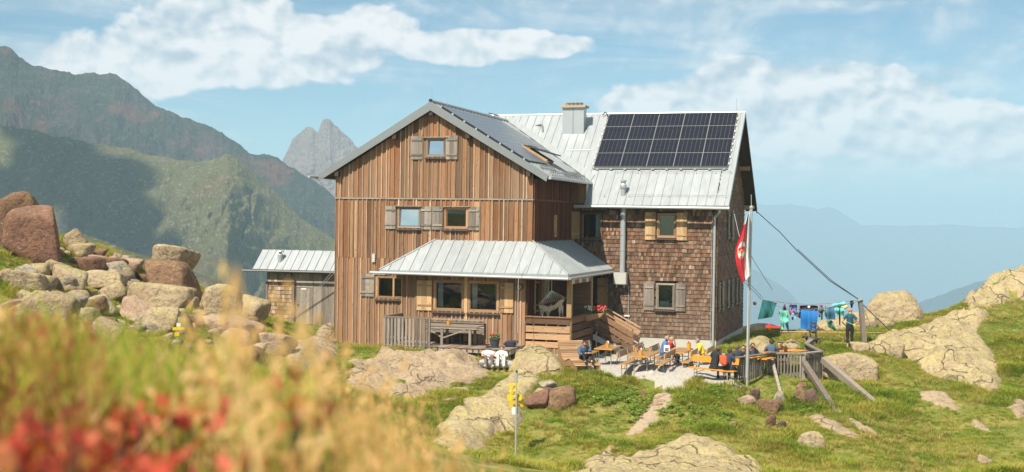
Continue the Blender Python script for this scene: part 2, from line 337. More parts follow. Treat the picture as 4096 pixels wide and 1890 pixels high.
col=t.mix(t.sstep(f,.3,.7),(.46,.43,.38),(.32,.29,.245)); col=t.mix(t.math('MULTIPLY',t.sstep(t.noise(P,.9,4),.52,.7),.5),col,(.36,.28,.19))
col=t.mix(.25,col,v.outputs['Color'],'SOFT_LIGHT')
t.put(b.inputs['Base Color'],col); b.inputs['Roughness'].default_value=.95; bump(t,b,v.outputs['Distance'],.6,.03); M['gravel']=m
m,t,b=newmat('trodden_earth'); geo=t.new('ShaderNodeNewGeometry'); P=geo.outputs['Position']
f=t.noise(P,7,6,.7); col=t.mix(t.sstep(f,.3,.7),(.43,.33,.22),(.31,.225,.14)); t.put(b.inputs['Base Color'],col); b.inputs['Roughness'].default_value=.95; bump(t,b,f,.6,.05); M['earth']=m

def axis(c0,c1,step,far0,far1):
    a=list(np.arange(c0,c1+1e-6,step)); s=step
    lo=[];p=c0
    while p>far0: s*=1.35; p-=s; lo.append(p)
    hi=[];p=c1;s=step
    while p<far1: s*=1.35; p+=s; hi.append(p)
    return np.array(lo[::-1]+a+hi)
def grid_mesh(name,xs,ys,zf,mat,keep=None,parent=None):
    X,Y=np.meshgrid(xs,ys); Z=zf(X,Y); nx,ny=len(xs),len(ys)
    v=np.stack([X,Y,Z],-1).reshape(-1,3); i=np.arange(nx*ny).reshape(ny,nx)
    f=np.stack([i[:-1,:-1],i[:-1,1:],i[1:,1:],i[1:,:-1]],-1).reshape(-1,4)
    if keep is not None:
        kq=keep(X,Y).reshape(ny,nx); kk=(kq[:-1,:-1]&kq[:-1,1:]&kq[1:,1:]&kq[1:,:-1]).reshape(-1); f=f[kk]
        u,inv=np.unique(f,return_inverse=True); v=v[u]; f=inv.reshape(-1,4)
    return npmesh(name,v,f,mat,True,parent)
tag(grid_mesh('ground',axis(-28,34,.3,-9000,9000),axis(0,72,.3,-900,9000),height,M['soil']),kind='structure')

# gravel terrace and the trodden path, thin sheets on the ground
TERR=gpoly([(2255,1455),(2330,1440),(2480,1420),(2850,1412),(2960,1420),(2975,1470),(2960,1550),(2900,1550),(2800,1525),(2730,1535),(2690,1580),(2650,1580),(2660,1535),(2600,1528),(2560,1522),(2480,1512),(2400,1500),(2330,1500)])
PATHS=[gpoly([(2640,1578),(2690,1578),(2690,1620),(2650,1640),(2600,1640)]),gpoly([(2580,1650),(2632,1652),(2636,1670),(2610,1700),(2560,1730),(2500,1752),(2520,1722),(2560,1690)])]
def sheet(name,poly,mat,lift,step=.15,fade=.25):
    lo=poly.min(0)-.5; hi=poly.max(0)+.5; xs=np.arange(lo[0],hi[0],step); ys=np.arange(lo[1],hi[1],step)
    df=lambda x,y:inside_dist(poly,x,y)+(fbm(x*1.6,y*1.6,4)-.5)*2.2*fade
    return tag(grid_mesh(name,xs,ys,lambda x,y:height(x,y)+np.clip(df(x,y)*.22,-.10,lift),mat,lambda x,y:df(x,y)>-.55),kind='structure')
sheet('gravel_terrace',TERR,M['gravel'],.045,.12,.4)
for p in PATHS: sheet('path',p,M['earth'],.04,.08,.2)

# ------------------------------------------------------------------ rock
EXCL=[]            # polygons where no grass grows
def outcrop(name,pts,H_,wid,mat,label,rough=.25,step=.16,seed=0,edge=.35):
    poly=np.array([(G(*q) if len(q)==2 else at(*q))[:2] for q in pts]); EXCL.append((poly,.12)); lo=poly.min(0)-.6; hi=poly.max(0)+.6; xs=np.arange(lo[0],hi[0],step); ys=np.arange(lo[1],hi[1],step)
    def zf(x,y):
        d=inside_dist(poly,x,y)+(fbm(x*1.3+seed,y*1.3,3)-.5)*edge*2
        k=np.sqrt(np.clip(d/wid,0,1)*(2-np.clip(d/wid,0,1)))
        f=fbm(x*.9+seed*3,y*.9+seed,4); ledge=np.abs(fbm(x*.5+seed*7,y*.8+seed*2,3)-.5)*2
        return height(x,y)*(1-k)+smooth_height(x,y)*k-.10+k*(H_+rough*(f-.5)*2*sm(d,0,.8)-rough*.5*sm(.12-ledge,0,.12))+k*(np.abs(fbm(x*1.7+seed,y*1.7,4,.6)-.5)*-.5*rough/.25+.08)+(fbm(x*4,y*4,3)-.5)*.10+np.where(d<0,d*.5,0)
    o=grid_mesh(name,xs,ys,zf,mat,lambda x,y:inside_dist(poly,x,y)>-.55); return tag(o,label,'rock')
outcrop('rock_outcrop',[(3450,1402),(3500,1362),(3560,1345),(3700,1300),(3790,1262),(3880,1256),(3965,1264),(3910,1335),(3975,1420),(4005,1475),(4032,1545),(3990,1592),(3900,1562),(3780,1522),(3690,1478),(3630,1436),(3560,1430),(3490,1420)],.62,1.6,M['slab'],'broad sloping slab of cracked lichen rock right of the clothes pole',.4,seed=1)
outcrop('rock_outcrop',[(2290,1915),(2330,1850),(2440,1800),(2480,1850),(2560,1806),(2740,1760),(2860,1764),(2960,1828),(3060,1885),(3060,1935),(2640,1960),(2290,1935)],.42,1.1,M['slab'],'flat lichened rock slab at the bottom edge below the path',.22,.13,seed=2)
outcrop('rock_outcrop',[(1735,1775),(1745,1700),(1800,1660),(1900,1598),(2020,1515),(2085,1484),(2160,1500),(2168,1540),(2122,1562),(2085,1640),(2098,1700),(2062,1745),(1985,1735),(1925,1795),(1830,1810)],.45,1.2,M['slab'],'rounded yellow lichen slab behind the tall signpost',.22,.13,seed=3)
outcrop('rock_outcrop',[(1400,1440),(1520,1420),(1680,1412),(1900,1428),(1958,1482),(1962,1515),(1900,1528),(1790,1560),(1720,1600),(1560,1610),(1380,1560)],.35,1.2,M['slab_pink'],'smooth tan rock hump under the wooden deck',.34,seed=4)
outcrop('rock_outcrop',[(2040,1490),(2050,1440),(2090,1416),(2140,1412),(2200,1425),(2250,1465),(2262,1502),(2160,1506),(2085,1500)],.62,1.0,M['slab'],'domed tan rock between the resting couple and the slatted lounger',.15,.12,seed=5)
outcrop('rock_outcrop',[(1130,1480),(1160,1400),(1240,1350),(1340,1300),(1350,1400),(1345,1450),(1250,1500)],.5,1.3,M['slab_pink'],'tan rock hump at the left foot of the hut',.3,seed=6)
outcrop('rock_outcrop',[(2960,1402),(2990,1376),(3040,1362),(3100,1372),(3110,1402),(3040,1412)],.5,1.2,M['slab'],'tan rock dome behind the seated group on the terrace',.12,.2,seed=7)
outcrop('rock_outcrop',[(3110,1396),(3140,1372),(3200,1374),(3225,1396),(3180,1408)],.35,1.0,M['slab_pink'],'low tan rock left of the animal sculpture',.1,.2,seed=8)
for pts,lab,s in [([(3212,1668),(3290,1668),(3390,1712),(3470,1752),(3460,1768),(3370,1752),(3270,1712)],'long flat rock strip below the two timber struts',9),
                  ([(3655,1572),(3720,1562),(3790,1582),(3850,1622),(3830,1650),(3770,1640),(3690,1606)],'pinkish bare rock patch in the right meadow',10),
                  ([(4030,1612),(4110,1606),(4110,1680),(4060,1682),(4035,1650)],'pale flat rock at the right edge of the meadow',11),
                  ([(3065,1738),(3100,1748),(3180,1830),(3200,1868),(3170,1868),(3110,1800)],'narrow rock rib beside the front slab',12),
                  ([(3340,1655),(3390,1665),(3460,1705),(3520,1735),(3500,1745),(3420,1710)],'thin rock ledge at the foot of the front strut',13),
                  ([(3860,1670),(3910,1680),(3985,1720),(3960,1735),(3890,1712)],'faint rock ledge in the grass near the right timber',14)]:
    outcrop('rock_outcrop',pts,.16,.5,M['slab_pink'],lab,.12,.12,seed=s,edge=.2)
def rockmesh(name,size,seed,mat,sub=4,planes=9,rough=.10,sharp=10.):
    bm=bmesh.new(); bmesh.ops.create_icosphere(bm,subdivisions=sub,radius=1); v=np.array([q.co[:] for q in bm.verts]); f=np.array([[q.index for q in p.verts] for p in bm.faces]); bm.free()
    g=np.random.default_rng(seed); n=g.normal(size=(planes,3)); n/=np.linalg.norm(n,axis=1)[:,None]; d=g.uniform(.70,.98,planes)
    bxn=np.array([[1,0,0],[-1,0,0],[0,1,0],[0,-1,0],[0,0,1],[0,0,-1]],float)+g.normal(0,.26,(6,3)); bxn/=np.linalg.norm(bxn,axis=1)[:,None]
    n=np.vstack([n,bxn]); d=np.append(d,g.uniform(.58,.78,6))
    c=np.maximum(v@n.T,.02)/d[None]; r_=1/((c**sharp).sum(1)**(1/sharp)); r_=np.minimum(r_,1.3)
    off=Vector((seed*3.7,seed*1.3,seed*.7))
    nz=np.array([mnoise.fractal(Vector(q)*1.5+off,1.,2.,6) for q in v]); n2=np.array([mnoise.fractal(Vector(q)*6+off,.9,2.,3) for q in v])
    v=v*(r_*(1+rough*.5*nz+rough*.30*n2))[:,None]
    lo=v.min(0);hi=v.max(0); v=(v-(lo+hi)/2)/((hi-lo)/2); v=v*(np.array(size)/2)[None]
    return v,f
_ns=[0]; _blist=[]
def boulder(px,py,w,h,mat,label=None,name='boulder',depth=.85,yaw=0,tilt=0,seed=None,sub=4,sink=.18,rough=.10,dist=None,kind=None,group=None,planes=6):
    """boulder seen with its foot at (px,py), w by h pixels"""
    _ns[0]+=1; seed=seed or _ns[0]+300; sub=5 if (w>140 and sub==4) else sub
    p=G(px,py) if dist is None else at(px,py,dist); k=p[1]/FPX; ww=w*k; hh=h*k/(1-sink)
    v,f=rockmesh(name,(ww,ww*depth,hh),seed,None,sub,planes,rough)
    c,s_=math.cos(tilt),math.sin(tilt); v=np.stack([v[:,0]*c-v[:,2]*s_,v[:,1],v[:,0]*s_+v[:,2]*c],-1)
    v[:,2]+=hh/2-sink*hh
    o=npmesh(name,v,f,M[{'slab':'slab_b','slab_pink':'slab_pink_b'}.get(mat,mat)],True); o.location=(p[0],p[1]+ww*depth*.35,p[2]); tag(o,label,'rock',group,kind)
    if label: _blist.append((label,px,py-h/2))
    EXCL.append((np.array([[p[0]+.44*ww*math.cos(a),p[1]+ww*depth*.35+.44*ww*depth*math.sin(a)] for a in np.linspace(0,6.28,9)[:-1]]),.05))
    return o
B=boulder
B(30,1010,270,235,'rock_brown','big dark brown boulder cut off by the left edge',seed=21,depth=.9,tilt=.15,rough=.08,planes=7)
B(122,1052,262,236,'rock_red','huge smooth red brown boulder leaning beside the leftmost one',seed=34,depth=.6,tilt=-.12,rough=.05,planes=6)
B(295,1000,100,85,'rock_tan','blocky lichened boulder on the crest right of the huge red one',seed=3)
B(314,1018,100,46,'rock_tan','pale flat boulder below the blocky crest boulder',seed=4)
B(386,1036,80,42,'rock_brown','small rounded brown boulder on the crest',seed=5)
B(362,1090,106,64,'rock_red','left one of two rusty red boulders side by side',seed=6)
B(452,1094,102,64,'rock_red','right one of two rusty red boulders side by side',seed=7)
B(461,1054,46,44,'rock_grey','little upright stone on the crest',seed=8,planes=6)
B(500,1052,40,30,'rock_grey','small flat stone right of the upright stone',seed=9)
B(540,1076,46,20,'rock_tan','thin flat stone at the end of the crest',seed=10)
B(684,1085,195,108,'rock_tan','pale lichened boulder perched on top of the big brown one',seed=11,depth=.8,sink=.05,dist=51.5)
B(664,1198,232,158,'rock_brown','big brown boulder with a shaded front in the boulder field',seed=12,depth=.8,planes=7,rough=.07)
B(250,1165,175,105,'slab','long pale slab boulder with a lichened top',seed=13,depth=.9,sink=.3)
B(402,1164,180,82,'slab','overhanging tan slab boulder with a dark hollow underneath',seed=14,depth=.9,tilt=-.08,sink=.12)
B(262,1178,100,76,'rock_grey','grey tan boulder below the long pale slab',seed=15)
B(82,1165,170,86,'rock_tan','lichened boulder on grass under the huge red boulder',seed=16)
B(620,1270,270,150,'slab','long tan slab boulder lying below the big brown one',seed=17,depth=.7,tilt=-.25,sink=.3)
B(862,1278,180,142,'rock_tan','tall square tan boulder left of the shed with a dark flank',seed=18,depth=.7,planes=6)
B(925,1280,80,95,'rock_maroon','dark maroon boulder in the shade of the square one',seed=19,planes=6)
B(1000,1298,125,110,'slab','tan boulder just left of the shed wall',seed=20,tilt=-.2)
B(400,1250,125,72,'rock_tan','rounded yellow lichen boulder in the grass',seed=22)
B(555,1295,190,100,'slab_pink','flat pinkish boulder in the middle of the boulder field',seed=23,depth=.9,tilt=-.12,sink=.25)
B(92,1216,70,56,'rock_tan','small yellow lichen boulder beside the left grass',seed=24)
B(232,1252,175,76,'rock_grey','angular grey tan boulder with a dark right end',seed=25,planes=6)
B(180,1352,245,185,'rock_tan','large yellow lichen boulder low on the left behind the grass',seed=26)
B(418,1385,145,112,'slab_pink','pinkish boulder half hidden by blurred grass',seed=27)
B(632,1316,150,86,'slab','lichen boulder left of the small yellow trail sign',seed=28)
B(762,1252,58,66,'rock_tan','small tan boulder wedged against the square boulder',seed=29)
B(900,1342,270,80,'slab_pink','broad low rock below the square boulder',seed=30,sink=.35)
B(1090,1420,170,90,'slab_pink','tan boulder below the shed behind blurred stalks',seed=31,sink=.3)
B(55,1262,100,60,'rock_maroon','dark reddish stone at the left edge',seed=32)
B(190,1120,60,40,'rock_dark','dark shaded stone under the huge red boulder',seed=33)
B(712,1330,100,60,'rock_brown','brown stone beside the small yellow trail sign',seed=35)
B(320,1310,130,80,'rock_tan','lichen stone behind the blurred grass',seed=36)
B(985,1180,0.1,0.1,'rock_tan') if False else None
STONES=[]; BIG=[(q,a,b_) for q,a,b_ in _blist]
for i in range(135):                                                # loose stones filling the boulder field
    px=random.uniform(20,1040); lo=np.interp(px,[0,250,450,620,850,1040],[1090,1010,1050,1110,1215,1310]); py=lo+random.random()**1.1*260
    sz=random.choice([random.uniform(18,46),random.uniform(40,105)]); o=B(px,py,sz*1.35,sz*.62,random.choice(['rock_tan','slab','rock_brown','slab_pink','rock_grey']),None,'stone',sub=2 if sz<40 else 3,sink=.3,tilt=random.uniform(-.3,.3),group='loose stones between the left boulders'); o['category']='stone'; o.name='stone'; STONES.append((o,px,py-sz*.3,sz))
_used=set()
for o,px,py,sz in STONES:                                          # say which stone: by size, colour and the big boulder it lies beside
    cw={'rock_tan':'tan','slab_boulder':'pale','rock_brown':'brown','slab_pink_boulder':'pinkish','rock_grey':'grey'}[o.data.materials[0].name]; sw='tiny' if sz<26 else 'small' if sz<50 else 'medium' if sz<80 else 'larger'
    for lab,bx_,by_ in sorted(BIG,key=lambda q:(q[1]-px)**2+(q[2]-py)**2)[:9]:
        dx,dy=px-bx_,py-by_; side=('right of' if dx>0 else 'left of') if abs(dx)>abs(dy) else ('below' if dy>0 else 'above')
        w_=lab.split(); L=f"{sw} {cw} stone {side} the "+' '.join(w_[:9])
        if L not in _used: break
    _used.add(L); o['label']=L
B(2145,1641,100,78,'rock_red','rust streaked boulder left of the big brown one near the signpost',seed=41,sink=.15,planes=6)
B(2246,1641,125,92,'rock_brown','big brown boulder set in the grass bank below the lounger',seed=42,sink=.15,planes=6)
B(2200,1558,92,34,'rock_grey','flat grey stone lying on top of the brown boulders',seed=43,dist=44.9)
B(2160,1590,56,36,'rock_tan','small pale stone between the two brown boulders',seed=44,dist=44.4)
B(2196,1585,50,34,'rock_maroon','small dark stone wedged under the flat grey stone',seed=45,dist=44.7)
B(2570,1592,34,28,'rock_brown','little brown stone left of the stone steps',seed=46,sub=3)
B(3016,1614,50,60,'rock_maroon','upright dark red stone right of the flagpole foot',seed=51,planes=6)
B(3086,1662,108,66,'rock_brown','brown boulder below the thin fence strut',seed=52)
B(3200,1618,56,66,'rock_brown','left brown boulder under the terrace fence',seed=53,planes=6)
B(3250,1620,60,66,'rock_maroon','right dark boulder under the terrace fence',seed=54,planes=6)
B(3216,1562,66,30,'rock_brown','flat brown stone on top of the two boulders under the fence',seed=55)
B(3082,1712,46,52,'rock_brown','small brown stone in the grass below the flagpole',seed=56,sub=3)
B(3126,1722,48,38,'rock_maroon','small dark stone in the grass right of the flagpole',seed=57,sub=3)
B(2985,1628,86,46,'slab_pink','pale stone block holding the flagpole foot',seed=58)
B(3122,1612,64,44,'rock_grey','grey stone leaning under the fence corner',seed=59)
B(3405,1532,225,118,'rock_tan','big wedge shaped tan boulder right of the terrace fence',seed=60,depth=.8,planes=7,rough=.07,tilt=-.05)
B(3446,1408,82,38,'slab','flat pale boulder at the feet of the woman',seed=61)
B(3590,1440,70,62,'slab','rounded boulder in front of the broad cracked slab',seed=62)
B(3246,1806,112,76,'rock_tan','lichened boulder in the grass below the rock strip',seed=63)
B(3940,1866,60,46,'slab_pink','small pink stone in the meadow at lower right',seed=64,sub=3)
B(2930,1716,30,30,'slab_pink','little pink stone in the grass below the terrace',seed=65,sub=3)
B(3585,1325,250,160,'slab','tall domed outcrop behind the clothes pole',seed=66,depth=.7,dist=61,rough=.2,planes=14,sink=.15); B(3480,1335,190,70,'slab','low sloping shoulder in front of the domed outcrop',seed=74,depth=.7,dist=60,rough=.2,sink=.35); B(3650,1335,120,60,'slab','rock step at the right foot of the domed outcrop',seed=75,depth=.7,dist=60.4,rough=.2,sink=.35)
B(3420,1352,300,105,'slab','low rock shoulder left of the domed outcrop',seed=67,depth=.6,dist=60,rough=.2,sink=.25)
outcrop('rock_outcrop',[(3825,1240,65.5),(3880,1200,67),(3940,1156,68.2),(4010,1114,69.2),(4110,1074,70.2),(4230,1040,70.6),(4200,1190),(4070,1208),(3960,1232),(3880,1262)],.35,1.4,M['slab'],'high rocky knoll rising to the right edge',.55,.2,seed=21,edge=.3)
B(3850,1275,130,38,'slab','small rock shelf left of the high knoll',seed=69,dist=63.0,sink=.35)
B(3062,1368,190,68,'rock_dark','dark rounded rock mound below the red mast arm',seed=70,dist=74,rough=.04)
B(3560,1312,60,26,'slab','low rock behind the clothes pole',seed=71,sub=3)
B(3370,1385,60,12,'slab_pink','flat bare stone left of the woman',seed=72,sub=3)
B(3640,1402,0.1,.1,'slab') if False else None
for i,(px,py,w) in enumerate([(2650,1585,72),(2640,1608,60),(2628,1624,64)]):
    tag(B(px,py+6,w,16,'slab_pink',['top step stone of the path up to the terrace','middle step stone of the path up to the terrace','lowest step stone of the path up to the terrace'][i],'step_stone',sub=3,sink=.3,depth=.5),cat='step',group='stone steps up to the terrace')
for i,(px,py,w) in enumerate([(1868,1535,70),(1845,1562,66),(1828,1580,64),(1800,1606,74)]):
    tag(B(px,py+6,w,18,'slab_pink',['uppermost','second','third','lowest'][i]+' step stone of the side path beside the couple','step_stone',sub=3,sink=.3,depth=.6),cat='step',group='stone steps beside the lichen slab')

# ------------------------------------------------------------------ mountains
def mountmat(name,grass,rockc,scree,rk=.5,sc=1.0,red=0):
    m,t,b=newmat(name); geo=t.new('ShaderNodeNewGeometry'); P=geo.outputs['Position']
    a=t.noise(P,.012*sc,8,.62,.3); f=t.noise(P,.30*sc,9,.72); q=t.noise(t.mapping(P,(1,1,.35)),.035*sc,7,.65,.3)
    col=t.mix(t.sstep(q,.52-.2*(rk-.5),.66-.2*(rk-.5)),grass,rockc)
    gl=t.math('ABSOLUTE',t.math('SUBTRACT',t.noise(t.mapping(P,(1,1,.22)),.05*sc,6,.6,.5),.5)); col=t.mix(t.math('MULTIPLY',t.math('SUBTRACT',1.0,t.sstep(gl,.0,.025)),.4),col,t.mix(1.0,rockc,(.55,.55,.6),'MULTIPLY'))
    col=t.mix(t.math('MULTIPLY',t.sstep(t.noise(t.mapping(P,(.5,.5,1.6)),.06*sc,8,.7,.4),.54,.64),.45*rk),col,scree)
    col=t.mix(t.math('MULTIPLY',t.sstep(f,.52,.64),.65),col,scree)
    col=t.mix(t.math('MULTIPLY',t.sstep(a,.5,.68),.5),col,t.mix(1.0,col,(.6,.62,.55),'MULTIPLY'))
    if red: col=t.mix(t.math('MULTIPLY',t.sstep(t.noise(P,.02,5,.6,.5),.55,.66),red),col,(.30,.13,.08))
    t.put(b.inputs['Base Color'],col); b.inputs['Roughness'].default_value=1; b.inputs['Specular IOR Level'].default_value=0
    bump(t,b,t.math('ADD',f,t.math('MULTIPLY',q,1.2)),1.0,7/sc); return m
def mountain(name,ridge,Y,zb,mat,front=.45,amp=14,nx=260,nt=90,seed=0,spur=None,jag=1.0,curve=1.1):
    ridge=np.array(ridge,float); xs=np.linspace(ridge[0,0],ridge[-1,0],nx); py=np.interp(xs,ridge[:,0],ridge[:,1])
    py=py-jag*((fbm(xs*.02+seed,xs*0+seed,5,.6)-.5)*26)
    T=np.concatenate([np.linspace(-.5,0,18)[:-1],np.linspace(0,1,nt)]); V=np.empty((len(T),nx,3))
    for i,x in enumerate(xs):
        p=at(x,py[i],Y); dirx=p[:2]/Y
        for j,tt in enumerate(T):
            V[j,i,:2]=dirx*(Y*(1-front*tt)); V[j,i,2]=p[2]+(zb-p[2])*(abs(tt)**curve)*(1 if tt>=0 else 1.6)
    t2=np.clip(T,0,1)[:,None]; s=1/Y
    X=V[:,:,0];Yy=V[:,:,1]
    fold=np.abs(fbm(X*14*s+seed*5+t2*.6,Yy*3*s+seed,5,.55)-.5)*2       # gullies running down the slope
    fold=np.minimum(fold,.25+1.2*np.abs(fbm(X*38*s+seed*9+t2*1.5,Yy*8*s+seed,4,.55)-.5)*2)
    rough=fbm(X*55*s+seed,Yy*40*s+V[:,:,2]*40*s+seed*2,5,.6)-.5
    env=np.minimum(t2*7,1)
    V[:,:,2]+=-(amp*(1-fold)**2*env)*.9+amp*.8*rough*(.12+env)
    if spur:
        for xc0,xc1,wid,push,lift in spur:
            xc=xc0+(xc1-xc0)*t2; g=np.exp(-((np.sqrt((xs[None]-xc+(fbm(xs[None]*.01+t2*6,t2*9,4)-.5)*120)**2+900)-30)/wid)**1.3)*np.sin(np.clip(t2*1.25+.12,0,1)*math.pi*.5)
            V[:,:,1]-=push*g; V[:,:,0]-=push*g*(V[:,:,0]/V[:,:,1]); V[:,:,2]+=lift*g*(1-.3*t2)
    n=nx; i=np.arange(len(T)*n).reshape(len(T),n); f=np.stack([i[:-1,:-1],i[:-1,1:],i[1:,1:],i[1:,:-1]],-1).reshape(-1,4)
    return tag(npmesh(name,V.reshape(-1,3),f,mat,False),kind='structure')
M['mt_a']=mountmat('mountain_scree_brown',(.075,.085,.05),(.13,.11,.10),(.20,.17,.15),.62,.8,.5)
M['mt_c']=mountmat('mountain_turf',(.185,.18,.07),(.20,.175,.125),(.42,.37,.30),.46,1.3,.2)
M['mt_d']=mountmat('mountain_limestone',(.40,.33,.28),(.50,.41,.35),(.22,.20,.20),.7,.5)
M['mt_e']=mountmat('mountain_far',(.04,.055,.045),(.07,.07,.06),(.12,.11,.10),.45,.2)
mountain('mountain_ridge',[(-500,40),(-200,100),(0,185),(45,195),(75,228),(140,268),(260,290),(440,298),(500,312),(550,362),(620,420),(700,458),(780,480),(850,510),(920,556),(1000,616),(1060,616),(1110,632),(1150,662),(1220,705),(1345,792),(1500,870),(1700,960)],950,-130,M['mt_a'],.35,36,620,170,3)
mountain('mountain_spur',[(-500,430),(-200,470),(0,498),(150,522),(210,552),(270,546),(350,568),(500,595),(600,622),(720,640),(800,650),(870,636),(912,622),(950,640),(1000,690),(1100,772),(1200,872),(1345,965),(1500,1060),(1700,1160)],700,-150,M['mt_c'],.42,20,700,200,11,spur=[(915,770,150,60,3)],jag=.5)
mountain('mountain_peak',[(1000,760),(1100,690),(1140,625),(1170,562),(1205,535),(1232,508),(1250,512),(1270,532),(1290,492),(1320,484),(1350,500),(1400,552),(1420,580),(1480,640),(1560,720),(1700,830)],1400,-60,M['mt_d'],.2,46,420,180,5,jag=1.3,curve=.9)
mountain('far_range',[(2700,790),(2900,800),(3010,808),(3070,820),(3120,824),(3170,818),(3210,824),(3270,838),(3310,826),(3350,840),(3400,870),(3450,900),(3600,905),(3800,900),(4000,912),(4200,905),(4700,890)],6500,-445,M['mt_e'],.3,60,260,60,7,jag=.5)
mountain('far_slope',[(2300,960),(2700,960),(2920,1020),(3050,1100),(3150,1160),(3230,1250),(3300,1340),(3500,1450)],3700,-445,M['mt_e'],.2,40,200,60,9,jag=.5)
mountain('far_slope',[(3200,1420),(3450,1330),(3600,1250),(3700,1200),(3820,1160),(3900,1130),(4000,1110),(4096,1070),(4300,1020),(4700,960)],2700,-400,M['mt_e'],.2,34,220,60,13,jag=.5)
mountain('hill',[(150,930),(330,935),(420,965),(520,1005),(600,1030),(700,1060),(900,1130),(1100,1230)],330,-60,M['mt_c'],.3,4,160,60,15,jag=.3)

# a cloud standing high over the valley; its shade lies on the mountain side
def cloud(name,c,size,n,seed):
    g=np.random.default_rng(seed); vs=[];fs=[];k=0
    for i in range(n):
        r_=size[2]*g.uniform(.5,1.0); a=g.uniform(0,6.28); q=math.sqrt(g.random()); p=np.array([size[0]*q*math.cos(a),size[1]*q*math.sin(a),g.uniform(-.3,.4)*size[2]])
        v,f=rockmesh('c',(2*r_,2*r_,1.3*r_),seed+i+900,None,3,2,.18,3); vs.append(v+p); fs.append(f+k); k+=len(v)
    m,t,b=newmat(name); b.inputs['Base Color'].default_value=(.92,.93,.95,1); b.inputs['Roughness'].default_value=1
    o=npmesh(name,np.vstack(vs),np.vstack(fs),m,True); o.location=c; return tag(o,kind='stuff')
def above(p,z):                                                    # point at height z on the sunbeam that ends at p
    k=(z-p[2])/SUNDIR.z; return (p[0]+SUNDIR.x*k,p[1]+SUNDIR.y*k,z)
cloud('cloud',above((-345,640,0),760),(170,150,30),90,1)
# ------------------------------------------------------------------ the hazy air
mh=bpy.data.materials.new('haze'); mh.use_nodes=True; t=NT(mh.node_tree); t.n.clear()
pv=t.new('ShaderNodeVolumePrincipled'); pv.inputs['Color'].default_value=(.48,.70,.88,1); pv.inputs['Density'].default_value=3.7e-4; pv.inputs['Anisotropy'].default_value=-.05
o_=t.new('ShaderNodeOutputMaterial'); t.l.new(pv.outputs[0],o_.inputs['Volume'])
tag(MB().box(-9800,9800,-1300,9800,-460,185).obj('haze',mh),kind='stuff')
# ------------------------------------------------------------------ the hut
WC=[(.45,.215,.088),(.34,.13,.048),(.50,.285,.145),(.22,.10,.046),(.42,.205,.09),(.40,.15,.048),(.29,.165,.09)]
M['plank']=wood('plank_wood',WC,'world_z',(.30,.225,.16),.38,zone=[(0,.45),(1.5,.36),(3,.25),(5.2,.12),(6.3,0),(6.55,.42),(7.6,.3),(9,.05)])
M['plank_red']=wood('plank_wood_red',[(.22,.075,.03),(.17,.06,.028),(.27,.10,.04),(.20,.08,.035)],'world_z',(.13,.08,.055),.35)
M['batten']=wood('batten_wood',[(.50,.36,.235),(.36,.22,.125),(.60,.46,.32),(.25,.15,.085),(.43,.29,.18)],'world_z',(.40,.33,.26),.4)
M['shingle']=wood('shingle_wood',[(.26,.14,.075),(.125,.07,.042),(.33,.21,.135),(.17,.082,.045),(.42,.31,.22),(.095,.06,.042),(.26,.115,.055),(.31,.195,.12)],'world_z',(.22,.165,.125),.4,zone=[(0,.7),(1.2,.5),(2.6,.22),(4.2,.05),(6.3,.0)])
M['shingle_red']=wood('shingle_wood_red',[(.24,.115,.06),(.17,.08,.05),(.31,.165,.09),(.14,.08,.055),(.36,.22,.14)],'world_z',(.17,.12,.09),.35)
M['grey_wood']=wood('grey_wood_z',[(.36,.31,.26),(.30,.26,.22),(.41,.36,.30)],'world_z',(.25,.22,.19),.4)
M['grey_x']=wood('grey_wood_x',[(.37,.31,.25),(.30,.25,.20),(.42,.36,.29)],'x',(.27,.235,.20),.4)
M['new_wood']=wood('pale_wood_z',[(.55,.36,.18),(.50,.31,.15),(.60,.41,.22)],'world_z',(.42,.29,.17),.3,streak=.3)
M['new_x']=wood('pale_wood_x',[(.50,.31,.17),(.43,.25,.13),(.55,.36,.20)],'x',(.38,.25,.15),.35,streak=.4)
M['new_y']=wood('pale_wood_y',[(.46,.27,.14),(.40,.22,.11),(.50,.31,.17)],'y',(.34,.23,.14),.35,streak=.4)
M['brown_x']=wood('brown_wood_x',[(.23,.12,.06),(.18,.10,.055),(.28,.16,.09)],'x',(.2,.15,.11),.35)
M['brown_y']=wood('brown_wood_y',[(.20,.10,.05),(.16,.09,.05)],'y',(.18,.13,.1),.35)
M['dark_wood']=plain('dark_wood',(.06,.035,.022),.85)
M['sill']=plain('sill_metal',(.10,.075,.07),.5,.3)
M['concrete']=plain('concrete',(.50,.48,.44),.9,0,.15,3)
M['galv']=plain('galvanised_steel',(.46,.48,.49),.38,.35,.1,3)
M['zinc_grey']=plain('zinc_fascia',(.30,.31,.315),.42,.5,.12,2.5)
M['lead']=plain('grey_strip',(.20,.19,.19),.6,.2)
M['black']=plain('black_metal',(.02,.02,.02),.5,.2)
M['white']=plain('white_cloth',(.78,.78,.76),.8,0,.06)
M['room']=plain('room_interior',(.055,.04,.03),.9)
m,t,b=newmat('roof_sheet'); tc=t.new('ShaderNodeTexCoord'); P=tc.outputs['Object']; r_=rnd(t)
n_=t.noise(P,.9,5,.6); n2=t.noise(t.mapping(P,(1,.25,.25)),6,4,.6)
k=t.math('ADD',t.math('ADD',t.math('MULTIPLY',n_,.12),t.math('MULTIPLY',t.sstep(n2,.3,.7),.14)),t.math('MULTIPLY',r_,.13)); k=t.math('ADD',k,.74)
t.put(b.inputs['Base Color'],t.mix(1.0,(.40,.425,.43),t.comb(k,k,k),'MULTIPLY')); b.inputs['Metallic'].default_value=.25; b.inputs['Roughness'].default_value=.42; bump(t,b,n_,.06,.05); M['roof']=m
